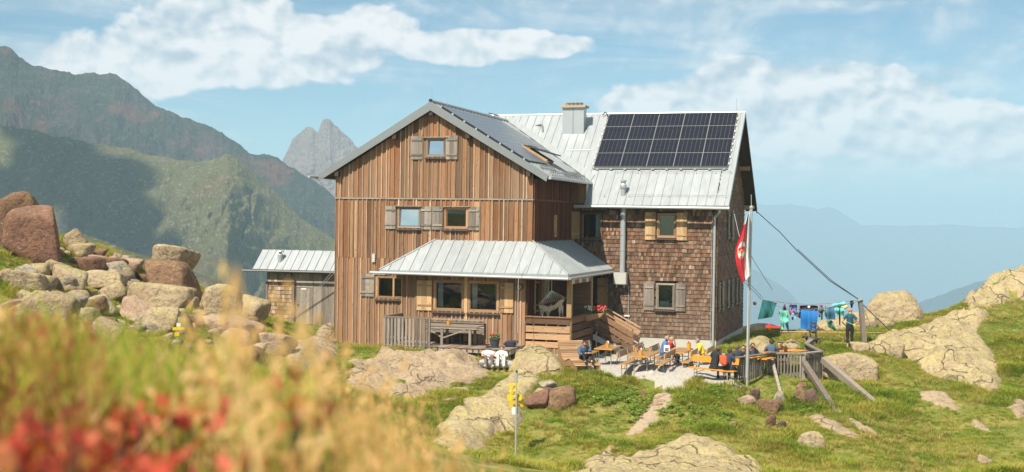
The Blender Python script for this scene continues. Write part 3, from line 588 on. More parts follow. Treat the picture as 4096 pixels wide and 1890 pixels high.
def glassmat(name,refl,tint=(.8,.85,.85)):
    m=bpy.data.materials.new(name); m.use_nodes=True; t=NT(m.node_tree); t.n.clear()
    g=t.new('ShaderNodeBsdfGlossy'); g.inputs['Roughness'].default_value=.015; g.inputs['Color'].default_value=(1,.96,.90,1)
    tr=t.new('ShaderNodeBsdfTransparent'); tr.inputs['Color'].default_value=(*tint,1); fr=t.new('ShaderNodeFresnel'); fr.inputs['IOR'].default_value=1.5
    mx=t.new('ShaderNodeMixShader'); t.put(mx.inputs[0],t.math('MAXIMUM',fr.outputs[0],refl)); t.l.new(tr.outputs[0],mx.inputs[1]); t.l.new(g.outputs[0],mx.inputs[2])
    o=t.new('ShaderNodeOutputMaterial'); t.l.new(mx.outputs[0],o.inputs[0]); return m
M['glass_sky']=glassmat('coated_glass',.8,(.5,.55,.58)); M['glass']=glassmat('clear_glass',.05)
m,t,b=newmat('solar_cell'); tc=t.new('ShaderNodeTexCoord'); ln=t.math('FRACT',t.math('MULTIPLY',t.sep(tc.outputs['Object'])[1],9.5))
t.put(b.inputs['Base Color'],t.mix(t.math('LESS_THAN',ln,.1),(.012,.013,.022),(.05,.05,.06))); b.inputs['Roughness'].default_value=.18; b.inputs['Specular IOR Level'].default_value=.2; M['cell']=m
m,t,b=newmat('collector_glass'); b.inputs['Base Color'].default_value=(.135,.145,.16,1); b.inputs['Roughness'].default_value=.3; b.inputs['Specular IOR Level'].default_value=.5; M['coll']=m

hut=thing('mountain_hut','large weathered timber mountain hut with metal roofs and solar panels','house',H(0,0,0),-YAW)
FR=lambda v0:(lambda a,o,z:(a,v0-o,z))        # wall facing the front
RT=lambda u0:(lambda a,o,z:(u0+o,a,z))        # wall facing right
def plate(mb,mf,a0,a1,o0,o1,z0,z1,z1b=None,z0b=None):
    z1b=z1 if z1b is None else z1b; z0b=z0 if z0b is None else z0b
    mb.hexa([mf(a0,o0,z0),mf(a1,o0,z0b),mf(a1,o1,z0b),mf(a0,o1,z0),mf(a0,o0,z1),mf(a1,o0,z1b),mf(a1,o1,z1b),mf(a0,o1,z1)]); return mb
def spans(z0,z1,a0,a1,holes):
    segs=[(z0,z1)]
    for h in holes:
        if h[0]<a1-1e-4 and h[1]>a0+1e-4:
            new=[]
            for s0,s1 in segs:
                if h[3]<=s0 or h[2]>=s1: new.append((s0,s1)); continue
                if h[2]-s0>.02: new.append((s0,h[2]))
                if s1-h[3]>.02: new.append((h[3],s1))
            segs=new
    return segs
def cladding(parent,mf,a0,a1,z0,ztop,pitch,mat,bmat,holes=(),thick=.025,batten=.05,jit=.26,battens=True,name='plank'):
    n=max(1,round((a1-a0)/pitch)); xs=[a0+(a1-a0)*i/n+(random.uniform(-jit,jit)*pitch if 0<i<n else 0) for i in range(n+1)]
    zt=ztop if callable(ztop) else (lambda a:ztop)
    # split plank columns at the edges of openings so that every opening is really cut
    for i in range(n):
        cuts=sorted({xs[i],xs[i+1],*[h[k] for h in holes for k in(0,1) if xs[i]+.015<h[k]<xs[i+1]-.015]})
        for a,b_ in zip(cuts[:-1],cuts[1:]):
            dz=random.uniform(-.008,.008); op=random.uniform(0,.006)
            for s0,s1 in spans(z0+dz,max(zt(a),zt(b_)),a+.002,b_-.002,holes):
                top=s1>=max(zt(a),zt(b_))-1e-6; mb=MB()
                if top and min(zt(a),zt(b_))<=s0+.03: continue
                plate(mb,mf,a+.002,b_-.002,op,thick+op,s0,zt(a) if top else s1,zt(b_) if top else s1); mb.obj(name,mat,parent)
    if not battens: return
    for x in xs:
        w_=batten*random.uniform(.6,1.35)/2; lo,hi=max(x-w_,a0),min(x+w_,a1)
        for s0,s1 in spans(z0,min(zt(lo),zt(hi)),lo,hi,holes):
            if s1-s0<.04: continue
            top=abs(s1-min(zt(lo),zt(hi)))<1e-6
            plate(MB(),mf,lo,hi,thick+.008,thick+.04,s0,zt(lo)-.002 if top else s1,zt(hi)-.002 if top else s1).obj('batten',bmat,parent)
def holed(parent,name,mf,a0,a1,z0,z1,o0,o1,holes,mat):
    """flat wall with real openings, built as butting plates"""
    xs=sorted({a0,a1,*[min(max(h[k],a0),a1) for h in holes for k in(0,1)]}); mb=MB()
    for a,b_ in zip(xs[:-1],xs[1:]):
        if b_-a<1e-4: continue
        for s0,s1 in spans(z0,z1,a+1e-3,b_-1e-3,holes): plate(mb,mf,a,b_,o0,o1,s0,s1)
    return mb.obj(name,mat,parent)
def window(parent,mf,a0,a1,z0,z1,fmat,glass,curtain=None,mull=False,sill=True,tilt=0,frame=.075,depth=.05,room=.7,lintel=True,label=None):
    """opening frame, sash, pane, sill and the dim room behind"""
    mb=MB(); o0,o1=-.06,depth
    plate(mb,mf,a0,a1,o0,o1,z1-frame,z1); plate(mb,mf,a0,a1,o0,o1,z0,z0+frame); plate(mb,mf,a0,a0+frame,o0,o1,z0+frame,z1-frame); plate(mb,mf,a1-frame,a1,o0,o1,z0+frame,z1-frame)
    if mull: c=(a0+a1)/2; plate(mb,mf,c-.04,c+.04,o0,o1,z0+frame,z1-frame)
    w_=mb.obj('window',fmat,parent)
    if label: w_['label']=label
    i0,i1,j0,j1=a0+frame,a1-frame,z0+frame,z1-frame; s=.035
    mb=MB(); so=-.03
    plate(mb,mf,i0,i1,so,so+.04,j1-s,j1);plate(mb,mf,i0,i1,so,so+.04,j0,j0+s);plate(mb,mf,i0,i0+s,so,so+.04,j0+s,j1-s);plate(mb,mf,i1-s,i1,so,so+.04,j0+s,j1-s)
    mb.obj('sash',fmat,w_)
    mb=MB(); mb.hexa([mf(i0+s,-.01,j0+s),mf(i1-s,-.01,j0+s),mf(i1-s,-.014,j0+s),mf(i0+s,-.014,j0+s),mf(i0+s,-.01-tilt,j1-s),mf(i1-s,-.01-tilt,j1-s),mf(i1-s,-.014-tilt,j1-s),mf(i0+s,-.014-tilt,j1-s)]); mb.obj('pane',glass,w_)
    mb=MB(); r0=-.065
    plate(mb,mf,a0-.02,a1+.02,-room-.02,-room,z0-.02,z1+.02); plate(mb,mf,a0-.02,a0,-room,r0,z0,z1); plate(mb,mf,a1,a1+.02,-room,r0,z0,z1); plate(mb,mf,a0-.02,a1+.02,-room,r0,z1,z1+.02); plate(mb,mf,a0-.02,a1+.02,-room,r0,z0-.02,z0)
    mb.obj('interior',M['room'],w_)
    if sill:
        mb=MB(); mb.hexa([mf(a0-.05,depth-.02,z0-.07),mf(a1+.05,depth-.02,z0-.07),mf(a1+.05,depth+.10,z0-.09),mf(a0-.05,depth+.10,z0-.09),mf(a0-.05,depth-.02,z0-.03),mf(a1+.05,depth-.02,z0-.03),mf(a1+.05,depth+.10,z0-.06),mf(a0-.05,depth+.10,z0-.06)]); mb.obj('sill',M['sill'],w_)
    if curtain:
        for c0,c1,zt_,zb_ in curtain:
            mb=MB(); n=14
            for k in range(n):
                x0=c0+(c1-c0)*k/n; x1=c0+(c1-c0)*(k+1)/n; d0=-.085+.02*math.sin(k*1.9); d1=-.085+.02*math.sin((k+1)*1.9)
                mb.hexa([mf(x0,d0-.006,zb_),mf(x1,d1-.006,zb_),mf(x1,d1,zb_),mf(x0,d0,zb_),mf(x0,d0-.006,zt_),mf(x1,d1-.006,zt_),mf(x1,d1,zt_),mf(x0,d0,zt_)])
            mb.obj('curtain',M['white'],w_)
    return w_
def shutter(parent,mf,a0,a1,z0,z1,mat,off=.06,strap=None):
    n=3; s=MB()
    for k in range(n): plate(s,mf,a0+(a1-a0)*k/n+.002,a0+(a1-a0)*(k+1)/n-.002,off,off+.03+.003*(k%2),z0,z1)
    o=s.obj('shutter',mat,parent)
    for zz in (z0+.16*(z1-z0),z0+.80*(z1-z0)): plate(MB(),mf,a0+.04,a1-.03,off+.034,off+.06,zz,zz+.07).obj('cross_batten',strap or mat,o)
    e=a1 if random.random()<.5 else a0
    plate(MB(),mf,a0-.025,a0+.005,off+.01,off+.05,z0+.1*(z1-z0),z0+.1*(z1-z0)+.05).obj('hinge',M['black'],o)
    return o
# ---- left wing: gable front at v=0, u -9.04..0, ridge u=-4.52
def gab(a): return 10.28-.595*abs(a+4.52)
hole_att=(-4.80,-3.93,8.28,9.08); hole_1=(-6.08,-5.02,5.22,6.13); hole_2=(-3.92,-2.86,5.22,6.13); hole_g=(-7.05,-5.42,2.15,3.12)
F0=FR(0)
cladding(hut,F0,-9.04,0,6.52,gab,.214,M['plank'],M['batten'],[hole_att])
cladding(hut,F0,-9.04,0,3.9,6.46,.214,M['plank'],M['batten'],[hole_1,hole_2])
cladding(hut,F0,-9.04,-5.44,.12,3.9,.214,M['plank'],M['batten'],[hole_g])
plate(MB(),F0,-9.06,.03,.0,.075,6.455,6.515).obj('belt_board',M['grey_x'],hut)
plate(MB(),F0,-9.04,-5.44,.0,.05,0,.12).obj('base_board',M['grey_x'],hut)
mb=MB()                                                    # load bearing wall behind the boards, with the openings
for a,b_ in [(-9.0,-7.05),(-5.42,-5.0)]: plate(mb,F0,a,b_,-.2,-.07,.1,6.3)
mb.obj('frame_wall',M['dark_wood'],hut)
window(hut,F0,*hole_att,M['grey_x'],M['glass_sky'],tilt=.04,room=.6,label='attic window with pale sky in its pane')
shutter(hut,F0,-5.50,-4.96,8.17,9.17,M['grey_wood']); shutter(hut,F0,-3.90,-3.36,8.17,9.17,M['grey_wood'])
window(hut,F0,*hole_1,M['grey_x'],M['glass_sky'],tilt=.03,label='left upper window with pale sky in its pane')
window(hut,F0,*hole_2,M['new_x'],M['glass'],label='right upper window with a dark pane')
for a,b_ in [(-6.66,-6.16),(-5.0,-4.50),(-4.48,-3.98),(-2.82,-2.33)]: shutter(hut,F0,a,b_,5.17,6.16,M['grey_wood'])
window(hut,F0,*hole_g,M['new_x'],M['glass'],mull=True,label='wide two pane window left of the veranda')
shutter(hut,F0,-7.75,-7.13,2.22,3.2,M['grey_x'])
for a,b_,z in [(-4.95,-3.78,9.10),(-6.2,-4.95,6.15),(-3.98,-2.75,6.15)]: plate(MB(),F0,a,b_,.06,.13,z,z+.03).obj('drip_board',M['grey_x'],hut)
# side wall of the left wing (faces right, in shade)
RS=RT(0.0)
side_h=[(.35,1.15,1.75,3.05),(2.55,3.6,.95,3.0)]
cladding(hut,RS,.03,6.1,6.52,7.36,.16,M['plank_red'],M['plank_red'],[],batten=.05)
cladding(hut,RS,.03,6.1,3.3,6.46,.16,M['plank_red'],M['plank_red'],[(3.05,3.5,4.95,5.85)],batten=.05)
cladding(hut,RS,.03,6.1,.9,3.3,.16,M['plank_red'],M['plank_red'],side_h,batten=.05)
plate(MB(),RS,0,6.1,.0,.07,6.455,6.515).obj('belt_board',M['brown_y'],hut)
shutter(hut,RS,3.05,3.5,4.9,5.88,M['new_wood'],off=.04)
window(hut,RS,.35,1.15,1.75,3.05,M['new_y'],M['glass'],room=.5)
shutter(hut,RS,-.12,.32,1.7,3.1,M['new_wood'],off=.05); shutter(hut,RS,1.2,1.62,1.7,3.1,M['new_wood'],off=.05)
plate(MB(),RS,2.55,3.6,.0,.05,.97,2.98).obj('porch_door',M['brown_y'],hut)
p_=plate(MB(),RS,1.72,2.42,.05,.06,2.25,3.2).obj('notice',M['white'],hut)
for i in range(7):                                           # faded drawing and lines on the notice
    a=random.uniform(1.78,2.2); z=2.3+i*.12; plate(MB(),RS,a,a+random.uniform(.1,.2),.06,.063,z,z+random.uniform(.02,.06)).obj('notice_mark',M['lead'],p_)
cb=plate(MB(),RS,-1.0,0.0,0,.02,.3,.9); 
# boxed eave end between the wings
cladding(hut,FR(5.95),0.03,.72,6.45,7.42,.17,M['plank'],M['plank'],[],batten=.04)
mb=MB(); mb.prism([(.74,5.93,6.42),(.74,7.2,6.42),(.74,7.2,7.45),(.74,5.93,7.45)],(.02,0,0)); mb.obj('flashing',M['galv'],hut)
# ---- main wing front at v=6.1, u 0..6.75 ; right gable u=6.75
FM=FR(6.1); win_u=(4.05,4.92,4.92,6.02); win_l=(4.05,4.90,1.68,2.86); win_p=(.50,1.50,4.78,6.04); entr=(.35,1.22,.95,3.0)
MH=[win_u,win_l,win_p,entr]
holed(hut,'main_wall',FM,0,6.75,.35,6.4,-.25,-.062,MH,M['dark_wood'])
window(hut,FM,*win_u,M['new_x'],M['glass'],curtain=[(4.13,4.84,5.92,5.0)],label='upper window with white lace curtain')
window(hut,FM,*win_l,M['grey_x'],M['glass'],label='lower window with grey pane and a white box behind')
mb=MB(); plate(mb,FM,4.15,4.58,-.5,-.2,1.8,2.05); plate(mb,FM,4.62,4.78,-.4,-.2,1.8,1.95); mb.obj('white_box',M['white'],hut); plate(MB(),FM,4.1,4.85,-.62,-.6,1.72,2.84).obj('grey_plate',M['lead'],hut)  # white boxes, and a flat grey plate added behind the pane
window(hut,FM,*win_p,M['brown_x'],M['glass'],curtain=[(1.15,1.44,5.95,4.86)],label='upper window half shaded by the left wing')
shutter(hut,FM,3.50,3.98,4.82,6.06,M['new_wood']); shutter(hut,FM,4.94,5.42,4.82,6.06,M['new_wood'])
shutter(hut,FM,3.48,3.96,1.62,2.88,M['grey_wood']); shutter(hut,FM,4.94,5.40,1.62,2.88,M['grey_wood']); shutter(hut,FM,.02,.44,4.8,6.06,M['new_wood'])
shutter(hut,FM,1.32,1.80,.98,3.02,M['new_wood'],off=.05)
plate(MB(),FM,.35,1.22,-.05,0,.95,3.0).obj('entrance_door',M['dark_wood'],hut)
# shingles
def shingle_list(mf,a0,a1,z0,z1,pitch,w_,holes,clip=None):
    out=[]; row=0; z=z0
    while z<z1:
        a=a0+random.uniform(0,w_)*.5-.05
        while a<a1:
            w1=w_*random.uniform(.65,1.45); b_=min(a+w1,a1)
            lo=max(a,a0)
            if b_-lo>.035:
                zz=z+random.uniform(-.012,.012); h_=pitch+.10
                ok=True
                for h in holes:
                    if lo<h[1]-.01 and b_>h[0]+.01 and zz<h[3]-.02 and zz+pitch*.8>h[2]:
                        ok=False
                if clip and not clip((lo+b_)/2,zz+pitch): ok=False
                if ok: out.append((lo+.003,b_-.003,zz,h_,random.uniform(0,.014),random.uniform(-.006,.006)))
            a=b_
        z+=pitch; row+=1
    return out
def shingle_geo(mb,mf,s):
    a,b_,z,h_,o,tw=s
    mb.hexa([mf(a+tw,.005+o,z),mf(b_+tw,.005+o,z),mf(b_+tw,.034+o,z),mf(a+tw,.034+o,z),mf(a,-.012,z+h_),mf(b_,-.012,z+h_),mf(b_,.002,z+h_),mf(a,.002,z+h_)])
shf=shingle_list(FM,0.02,6.75,.38,6.42,.185,.105,MH)
shf.sort(key=lambda s:(s[2]>3.4, abs(s[0]-4.5)*.2+s[2]))
for s in shf[:300]: mb=MB(); shingle_geo(mb,FM,s); mb.obj('shingle',M['shingle'],hut)
mb=MB()
for s in shf[300:]: shingle_geo(mb,FM,s)
tag(mb.obj('shingles',M['shingle'],hut),kind='stuff')
RM=RT(6.75)
def rgab(v): return 6.55+.896*min(v-5.55,15.75-v)-.12
swins=[(7.05,7.65,1.65,2.92),(10.05,10.7,1.65,2.92),(12.85,13.5,1.65,2.92),(9.7,10.5,4.9,6.2)]
holed(hut,'main_wall',RM,6.1,15.2,.3,6.4,-.25,-.062,swins,M['dark_wood'])
mb=MB(); mb.prism([(6.55,6.1,6.4),(6.55,15.2,6.4),(6.55,10.65,10.5)],(.13,0,0)); mb.obj('gable_wall',M['dark_wood'],hut)
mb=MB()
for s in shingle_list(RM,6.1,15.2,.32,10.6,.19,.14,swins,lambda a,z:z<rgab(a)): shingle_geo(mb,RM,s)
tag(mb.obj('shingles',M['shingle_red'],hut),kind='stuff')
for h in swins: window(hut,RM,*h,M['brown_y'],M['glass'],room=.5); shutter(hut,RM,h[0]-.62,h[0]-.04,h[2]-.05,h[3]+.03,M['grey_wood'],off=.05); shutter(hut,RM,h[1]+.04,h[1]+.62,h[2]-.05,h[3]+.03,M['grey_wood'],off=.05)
# plain rear and left walls
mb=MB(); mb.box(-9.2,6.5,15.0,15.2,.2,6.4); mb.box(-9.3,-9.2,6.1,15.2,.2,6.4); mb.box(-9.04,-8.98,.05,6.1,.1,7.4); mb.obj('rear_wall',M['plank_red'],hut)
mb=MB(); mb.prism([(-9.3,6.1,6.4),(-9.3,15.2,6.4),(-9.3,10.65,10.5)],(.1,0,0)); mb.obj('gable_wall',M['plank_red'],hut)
# concrete plinth
mb=MB(); plate(mb,FM,.2,6.78,-.2,.045,-.4,.36); plate(mb,RM,6.05,15.2,-.2,.045,-.4,.30); mb.obj('plinth',M['concrete'],hut)
mb=MB(); plate(mb,F0,-9.04,0,-.3,-.02,-.4,.12); mb.obj('plinth',M['concrete'],hut)
# ---- veranda built on in front, v=-1, u -5.44..0.05
FV=FR(-1.0); vh=[(-3.98,-2.62,1.78,3.08),(-2.46,-1.1,1.78,3.08)]
cladding(hut,FV,-5.44,.05,.5,3.42,.205,M['plank'],M['batten'],vh)
for i,h in enumerate(vh):
    w_=window(hut,FV,*h,M['new_x'],M['glass'],curtain=[(h[0]+.14,h[0]+.38,2.95,1.95),(h[1]-.2,h[1]-.12,2.95,1.95)],frame=.09,room=.85,label=['left','right'][i]+' veranda window with a green plant behind the pane')
    for k in range(16):
        mb=MB(); c0=(h[0]+.55+random.gauss(0,.05),-.82+random.gauss(0,.02),1.9); a=random.uniform(0,6.28); L=random.uniform(.12,.25); e=(c0[0]+.16*math.cos(a),c0[1]+.05*math.sin(a),c0[2]+L)
        mb.tube([c0,((c0[0]+e[0])/2,c0[1],c0[2]+L*.7),e],[.004,.012,.003],4)
        if k==0: MM=MB()
        kk=len(MM.v); MM.add(mb.v,mb.f)
    MM.obj('window_plant',plain('house_plant',(.12,.20,.04),.7),w_)
shutter(hut,FV,-4.74,-4.06,1.78,3.04,M['new_wood'],strap=M['new_x']); shutter(hut,FV,-1.04,-.46,1.80,3.04,M['new_wood'],strap=M['new_x'])
plate(MB(),FV,-2.61,-2.47,.03,.07,.55,3.4).obj('corner_post',M['new_wood'],hut)
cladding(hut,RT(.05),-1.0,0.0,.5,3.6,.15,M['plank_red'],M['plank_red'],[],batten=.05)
mb=MB(); mb.prism([(-5.44,-1,.5),(-5.44,0,.5),(-5.44,0,4.1),(-5.44,-1,3.45)],(.03,0,0)); mb.obj('veranda_side',M['plank'],hut)
lm=M['lamp_glass']=plain('amber_glass',(.85,.52,.16),.25)
def bulkhead(parent,mf,a,z,r_=.14):
    mb=MB(); n=20; ring=[mf(a+r_*math.cos(2*math.pi*k/n),.05,z+r_*math.sin(2*math.pi*k/n)) for k in range(n)]; p0=Vector(mf(a,.0,z)); p1=Vector(mf(a,.07,z)); e=p1-p0
    mb.prism(ring,e); o=mb.obj('wall_lamp',M['black'],parent)
    mb=MB(); ring=[mf(a+r_*.72*math.cos(2*math.pi*k/n),.12,z+r_*.72*math.sin(2*math.pi*k/n)) for k in range(n)]; mb.prism(ring,e*.4); mb.obj('lamp_glass',lm,o)
    mb=MB()
    for k in range(4): t_=math.pi*k/4; mb.beam(mf(a-r_*.8*math.cos(t_),.155,z-r_*.8*math.sin(t_)),mf(a+r_*.8*math.cos(t_),.155,z+r_*.8*math.sin(t_)),.012,.012)
    mb.obj('lamp_guard',M['black'],o); return o
bulkhead(hut,FV,-.2,2.88)
plate(MB(),F0,-7.24,-7.1,.05,.12,3.72,4.08).obj('meter_box',M['concrete'],hut)
# ---- roofs
def clip_poly(poly,s,keep_gt):
    out=[]
    for i in range(len(poly)):
        p,q=poly[i],poly[(i+1)%len(poly)]; a=(p[0]-s)*(1 if keep_gt else -1); b_=(q[0]-s)*(1 if keep_gt else -1)
        if a>=0: out.append(p)
        if (a>=0)!=(b_>=0): t_=a/(a-b_); out.append((s,p[1]+(q[1]-p[1])*t_))
    return out
def roofing(parent,org,ex,ey,poly,pitch,mat,thick=.05,rib=.032,start=0,name='roof_panel',ribmat=None):
    """standing seam strips; poly in (across, up) coordinates"""
    org=Vector(org);ex=Vector(ex);ey=Vector(ey).normalized(); n=ex.cross(ey); n=n if n.z>0 else -n
    lo=min(p[0] for p in poly); hi=max(p[0] for p in poly); s=lo+start
    edges=[lo]+[x for x in np.arange(lo+start if start>0 else lo+pitch,hi-.05,pitch)]+[hi]
    for a,b_ in zip(edges[:-1],edges[1:]):
        q=clip_poly(clip_poly(poly,a,True),b_,False)
        if len(q)<3: continue
        ar=abs(sum(q[i][0]*q[(i+1)%len(q)][1]-q[(i+1)%len(q)][0]*q[i][1] for i in range(len(q))))/2
        if ar<.004: continue
        mb=MB(); g=.0015; cx_=sum(p[0] for p in q)/len(q)
        mb.prism([org+ex*(p[0]+(g if p[0]<cx_ else -g))+ey*p[1]-n*thick for p in q],n*thick)
        ts=[p[1] for p in q if abs(p[0]-a)<1e-4]
        if len(ts)>=2 and max(ts)-min(ts)>.03 and a>lo+.01:
            mb.beam(org+ex*(a+.012)+ey*(min(ts)+.01)+n*rib/2,org+ex*(a+.012)+ey*(max(ts)-.01)+n*rib/2,.02,rib,n)
        mb.obj(name,mat,parent)
sl=math.hypot(1,.896); lenm=(10.65-5.55)*sl
roofing(hut,(.76,5.55,6.38),(1,0,0),(0,1,.896),[(0,0),(6.57,0),(6.57,lenm),(0,lenm)],.41,M['roof'],start=.2)
roofing(hut,(-9.95,5.95,6.74),(1,0,0),(0,1,.896),[(0,0),(10.71,0),(10.71,lenm-.4*sl),(0,lenm-.4*sl)],.41,M['roof'],start=.3)
mb=MB(); mb.prism([(-9.95,10.67,10.93),(-9.95,15.75,6.38),(-9.95,15.75,6.33),(-9.95,10.67,10.88)],(17.28,0,0)); mb.obj('rear_roof',M['roof'],hut)
mb=MB(); mb.tube([(-9.95,10.66,10.95),(7.33,10.66,10.95)],.06,8); mb.obj('ridge_cap',M['roof'],hut)
# soffit, purlins and barge boards of the right gable
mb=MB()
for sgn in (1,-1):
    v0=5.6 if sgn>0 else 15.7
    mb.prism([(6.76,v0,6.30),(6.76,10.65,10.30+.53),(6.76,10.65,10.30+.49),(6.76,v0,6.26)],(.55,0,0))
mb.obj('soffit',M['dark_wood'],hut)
for sgn in (1,-1):
    v0=5.5 if sgn>0 else 15.8; mb=MB(); mb.prism([(7.31,v0,6.15),(7.31,10.65,10.70),(7.31,10.65,10.98),(7.31,v0,6.42)],(.03,0,0)); mb.obj('barge_board',M['galv'] if sgn>0 else M['dark_wood'],hut)
for v,z in [(6.15,6.42),(8.3,8.35),(10.65,10.4),(13.0,8.35),(15.1,6.45)]:
    MB().box(6.76,7.28,v-.08,v+.08,z-.1,z+.1).obj('purlin_end',M['new_x'],hut)
# left wing roof : ridge u=-4.52 z=10.62, eaves u=-9.86/.72
rz=10.60; sl2=math.hypot(1,.595); ewid=5.26; lo_z=rz-.595*ewid
Lr=ewid*sl2; vend=10.35
def vmeet(u): # where the slope meets the main roof
    z=rz-.595*abs(u+4.52); return 5.55+(z-6.38)/.896
pr=[(-.32,0),(vmeet(.74)+.02,0),(vmeet(-4.52),Lr),(-.32,Lr)]
roofing(hut,(.74,0,lo_z),(0,1,0),(-1,0,.595),pr,.5,M['roof'],start=.5)
pl=[(-vmeet(-4.52),Lr),(.32,Lr),(.32,0),(-vmeet(-9.78),0)]
roofing(hut,(-9.78,0,lo_z),(0,-1,0),(1,0,.595),pl,.5,M['roof'],start=.5)
for sgn in (1,-1):
    mb=MB(); e=-4.52+sgn*ewid; mb.prism([(-4.52,-.34,rz+.03),(e,-.34,lo_z+.03),(e-.08*sgn,-.34,lo_z-.24),(-4.52,-.34,rz-.36)],(0,.03,0)); mb.obj('fascia',M['zinc_grey'],hut)
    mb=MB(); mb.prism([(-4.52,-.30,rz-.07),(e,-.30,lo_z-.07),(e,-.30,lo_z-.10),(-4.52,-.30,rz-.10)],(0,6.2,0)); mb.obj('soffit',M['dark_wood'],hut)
for u in (-8.9,-6.2,-4.52,-2.85,-.15): MB().box(u-.09,u+.09,-.29,0,gab(u)-.24,gab(u)-.02).obj('purlin_end',M['dark_wood'],hut)
mb=MB(); mb.tube([(-4.52,-.34,rz+.06),(-4.52,10.2,rz+.06)],.06,8); mb.obj('ridge_cap',M['galv'],hut)
# valley flashing
mb=MB(); 
for d_ in (0,):
    pA=Vector((.74,vmeet(.74),lo_z+.03)); pB=Vector((-4.52,vmeet(-4.52),rz+.03))
    mb.add([pA+Vector((0,-.0,.02)),pB+Vector((0,0,.02)),pB+Vector((0,.3,.29)),pA+Vector((.1,.32,.31)),pA+Vector((0,0,-.02)),pB+Vector((0,0,-.02)),pB+Vector((0,.3,.25)),pA+Vector((.1,.32,.27))],MB.BF)
    mb.add([pA+Vector((0,0,.02)),pB+Vector((0,0,.02)),pB+Vector((.30,0,-.14)),pA+Vector((.12,-.34,-.05)),pA,pB,pB+Vector((.30,0,-.17)),pA+Vector((.12,-.34,-.08))],MB.BF)
mb.obj('valley_flashing',M['roof'],hut)
# collectors laid flush on the right slope of the left wing, with snow guards and a roof window
ey=Vector((-1,0,.595)).normalized(); nrm=Vector((.595,0,1)).normalized(); o0=Vector((.74,0,lo_z))
def RSx(v,t_,h=0): return o0+Vector((0,v,0))+ey*t_+nrm*h
for k in range(5):
    for j in range(11):
        t0=1.15+j*.42; t1=t0+.405; va=-.12+k*1.62; vb=min(va+1.6,vmeet(.74-t1*.86)-.55)
        if k>=2 and j<4-(k==2): continue
        if vb-va<.2: continue
        mb=MB(); mb.hexa([RSx(va,t0,.05),RSx(vb,t0,.05),RSx(vb,t1,.05),RSx(va,t1,.05),RSx(va,t0,.085),RSx(vb,t0,.085),RSx(vb,t1,.085),RSx(va,t1,.085)]); mb.obj('roof_collector',M['coll'],hut)
mb=MB(); mb.beam(RSx(-.16,1.1,.06),RSx(-.16,5.7,.06),.03,.07); mb.obj('collector_rail',M['black'],hut)
mb=MB(); 
for k in range(8): p=RSx(-.2,1.3+k*.62,.06); mb.box(p.x-.04,p.x+.04,p.y-.05,p.y+.03,p.z-.05,p.z+.03)
mb.obj('rail_clip',M['galv'],hut)
def guard(v0,v1,t_,n):
    mb=MB(); mb.beam(RSx(v0,t_,.10),RSx(v1,t_,.10),.02,.02); mb.beam(RSx(v0,t_,.17),RSx(v1,t_,.17),.02,.02)
    for k in range(n+1): v=v0+(v1-v0)*k/n; mb.beam(RSx(v,t_-.08,.0),RSx(v,t_,.18),.025,.02)
    mb.obj('snow_guard',M['lead'],hut)
guard(.4,2.6,.75,12); guard(2.9,5.6,.35,14); guard(.3,5.9,.18,16); guard(4.2,5.6,2.75,8)
mb=MB(); 
for (va,vb) in ((3.2,3.3),(4.2,4.3)): mb.hexa([RSx(va,1.35,.02),RSx(vb,1.35,.02),RSx(vb,2.7,.02),RSx(va,2.7,.02),RSx(va,1.35,.16),RSx(vb,1.35,.16),RSx(vb,2.7,.16),RSx(va,2.7,.16)])
w_=mb.obj('roof_window',M['new_x'],hut)
mb=MB(); mb.hexa([RSx(3.3,1.35,.06),RSx(4.2,1.35,.06),RSx(4.2,2.7,.06),RSx(3.3,2.7,.06),RSx(3.3,1.35,.08),RSx(4.2,1.35,.08),RSx(4.2,2.7,.08),RSx(3.3,2.7,.08)]); mb.obj('pane',M['coll'],w_)
mb=MB(); mb.hexa([RSx(3.2,1.2,.5),RSx(4.3,1.2,.5),RSx(4.3,2.65,.14),RSx(3.2,2.65,.14),RSx(3.2,1.2,.55),RSx(4.3,1.2,.55),RSx(4.3,2.65,.19),RSx(3.2,2.65,.19)]); mb.obj('open_sash',M['black'],w_)
# gutters and pipes
def gutter(a,b_,r_=.075):
    a=Vector(a);b_=Vector(b_); mb=MB(); mb.tube([a,b_],r_,10); return mb.obj('gutter',M['galv'],hut)
gutter((.3,5.47,6.30),(7.38,5.47,6.27)); gutter((.80,-.3,lo_z-.08),(.80,6.6,lo_z-.08)); gutter((-9.86,-1.0,lo_z-.08),(-9.86,6.0,lo_z-.08),.06)
mb=MB(); mb.tube([(6.95,5.5,6.25),(6.93,5.55,6.1),(6.68,5.95,5.85),(6.66,6.0,5.6),(6.66,6.0,-.1)],.055,10); mb.obj('downpipe',M['galv'],hut)
mb=MB(); mb.tube([(2.5,5.93,6.3),(2.5,5.93,3.3)],.125,14)
for z in (6.0,5.0,4.3): mb.tube([(2.5,5.93,z),(2.5,5.93,z+.05)],.135,14)
mb.obj('flue_duct',M['galv'],hut)
mb=MB(); mb.box(2.13,2.74,5.7,6.02,2.76,3.32); mb.tube([(2.25,5.86,2.76),(2.25,5.86,2.62)],.04,8); mb.tube([(2.6,5.86,2.76),(2.6,5.86,2.62)],.04,8); d_=mb.obj('vent_box',M['galv'],hut)
mb=MB(); mb.box(2.16,2.71,5.685,5.70,2.79,3.29); mb.obj('vent_cover',M['concrete'],d_)
mb=MB(); mb.tube([(2.78,6.02,2.7),(2.8,6.03,.3)],.018,6); mb.obj('conduit',M['galv'],hut); mb=MB(); mb.tube([(6.55,6.03,6.0),(6.55,6.03,.3)],.014,6); mb.obj('conduit',M['galv'],hut)
mb=MB(); mb.box(2.3,2.85,6.0,6.04,1.30,1.36); mb.obj('ledge',M['white'],hut)
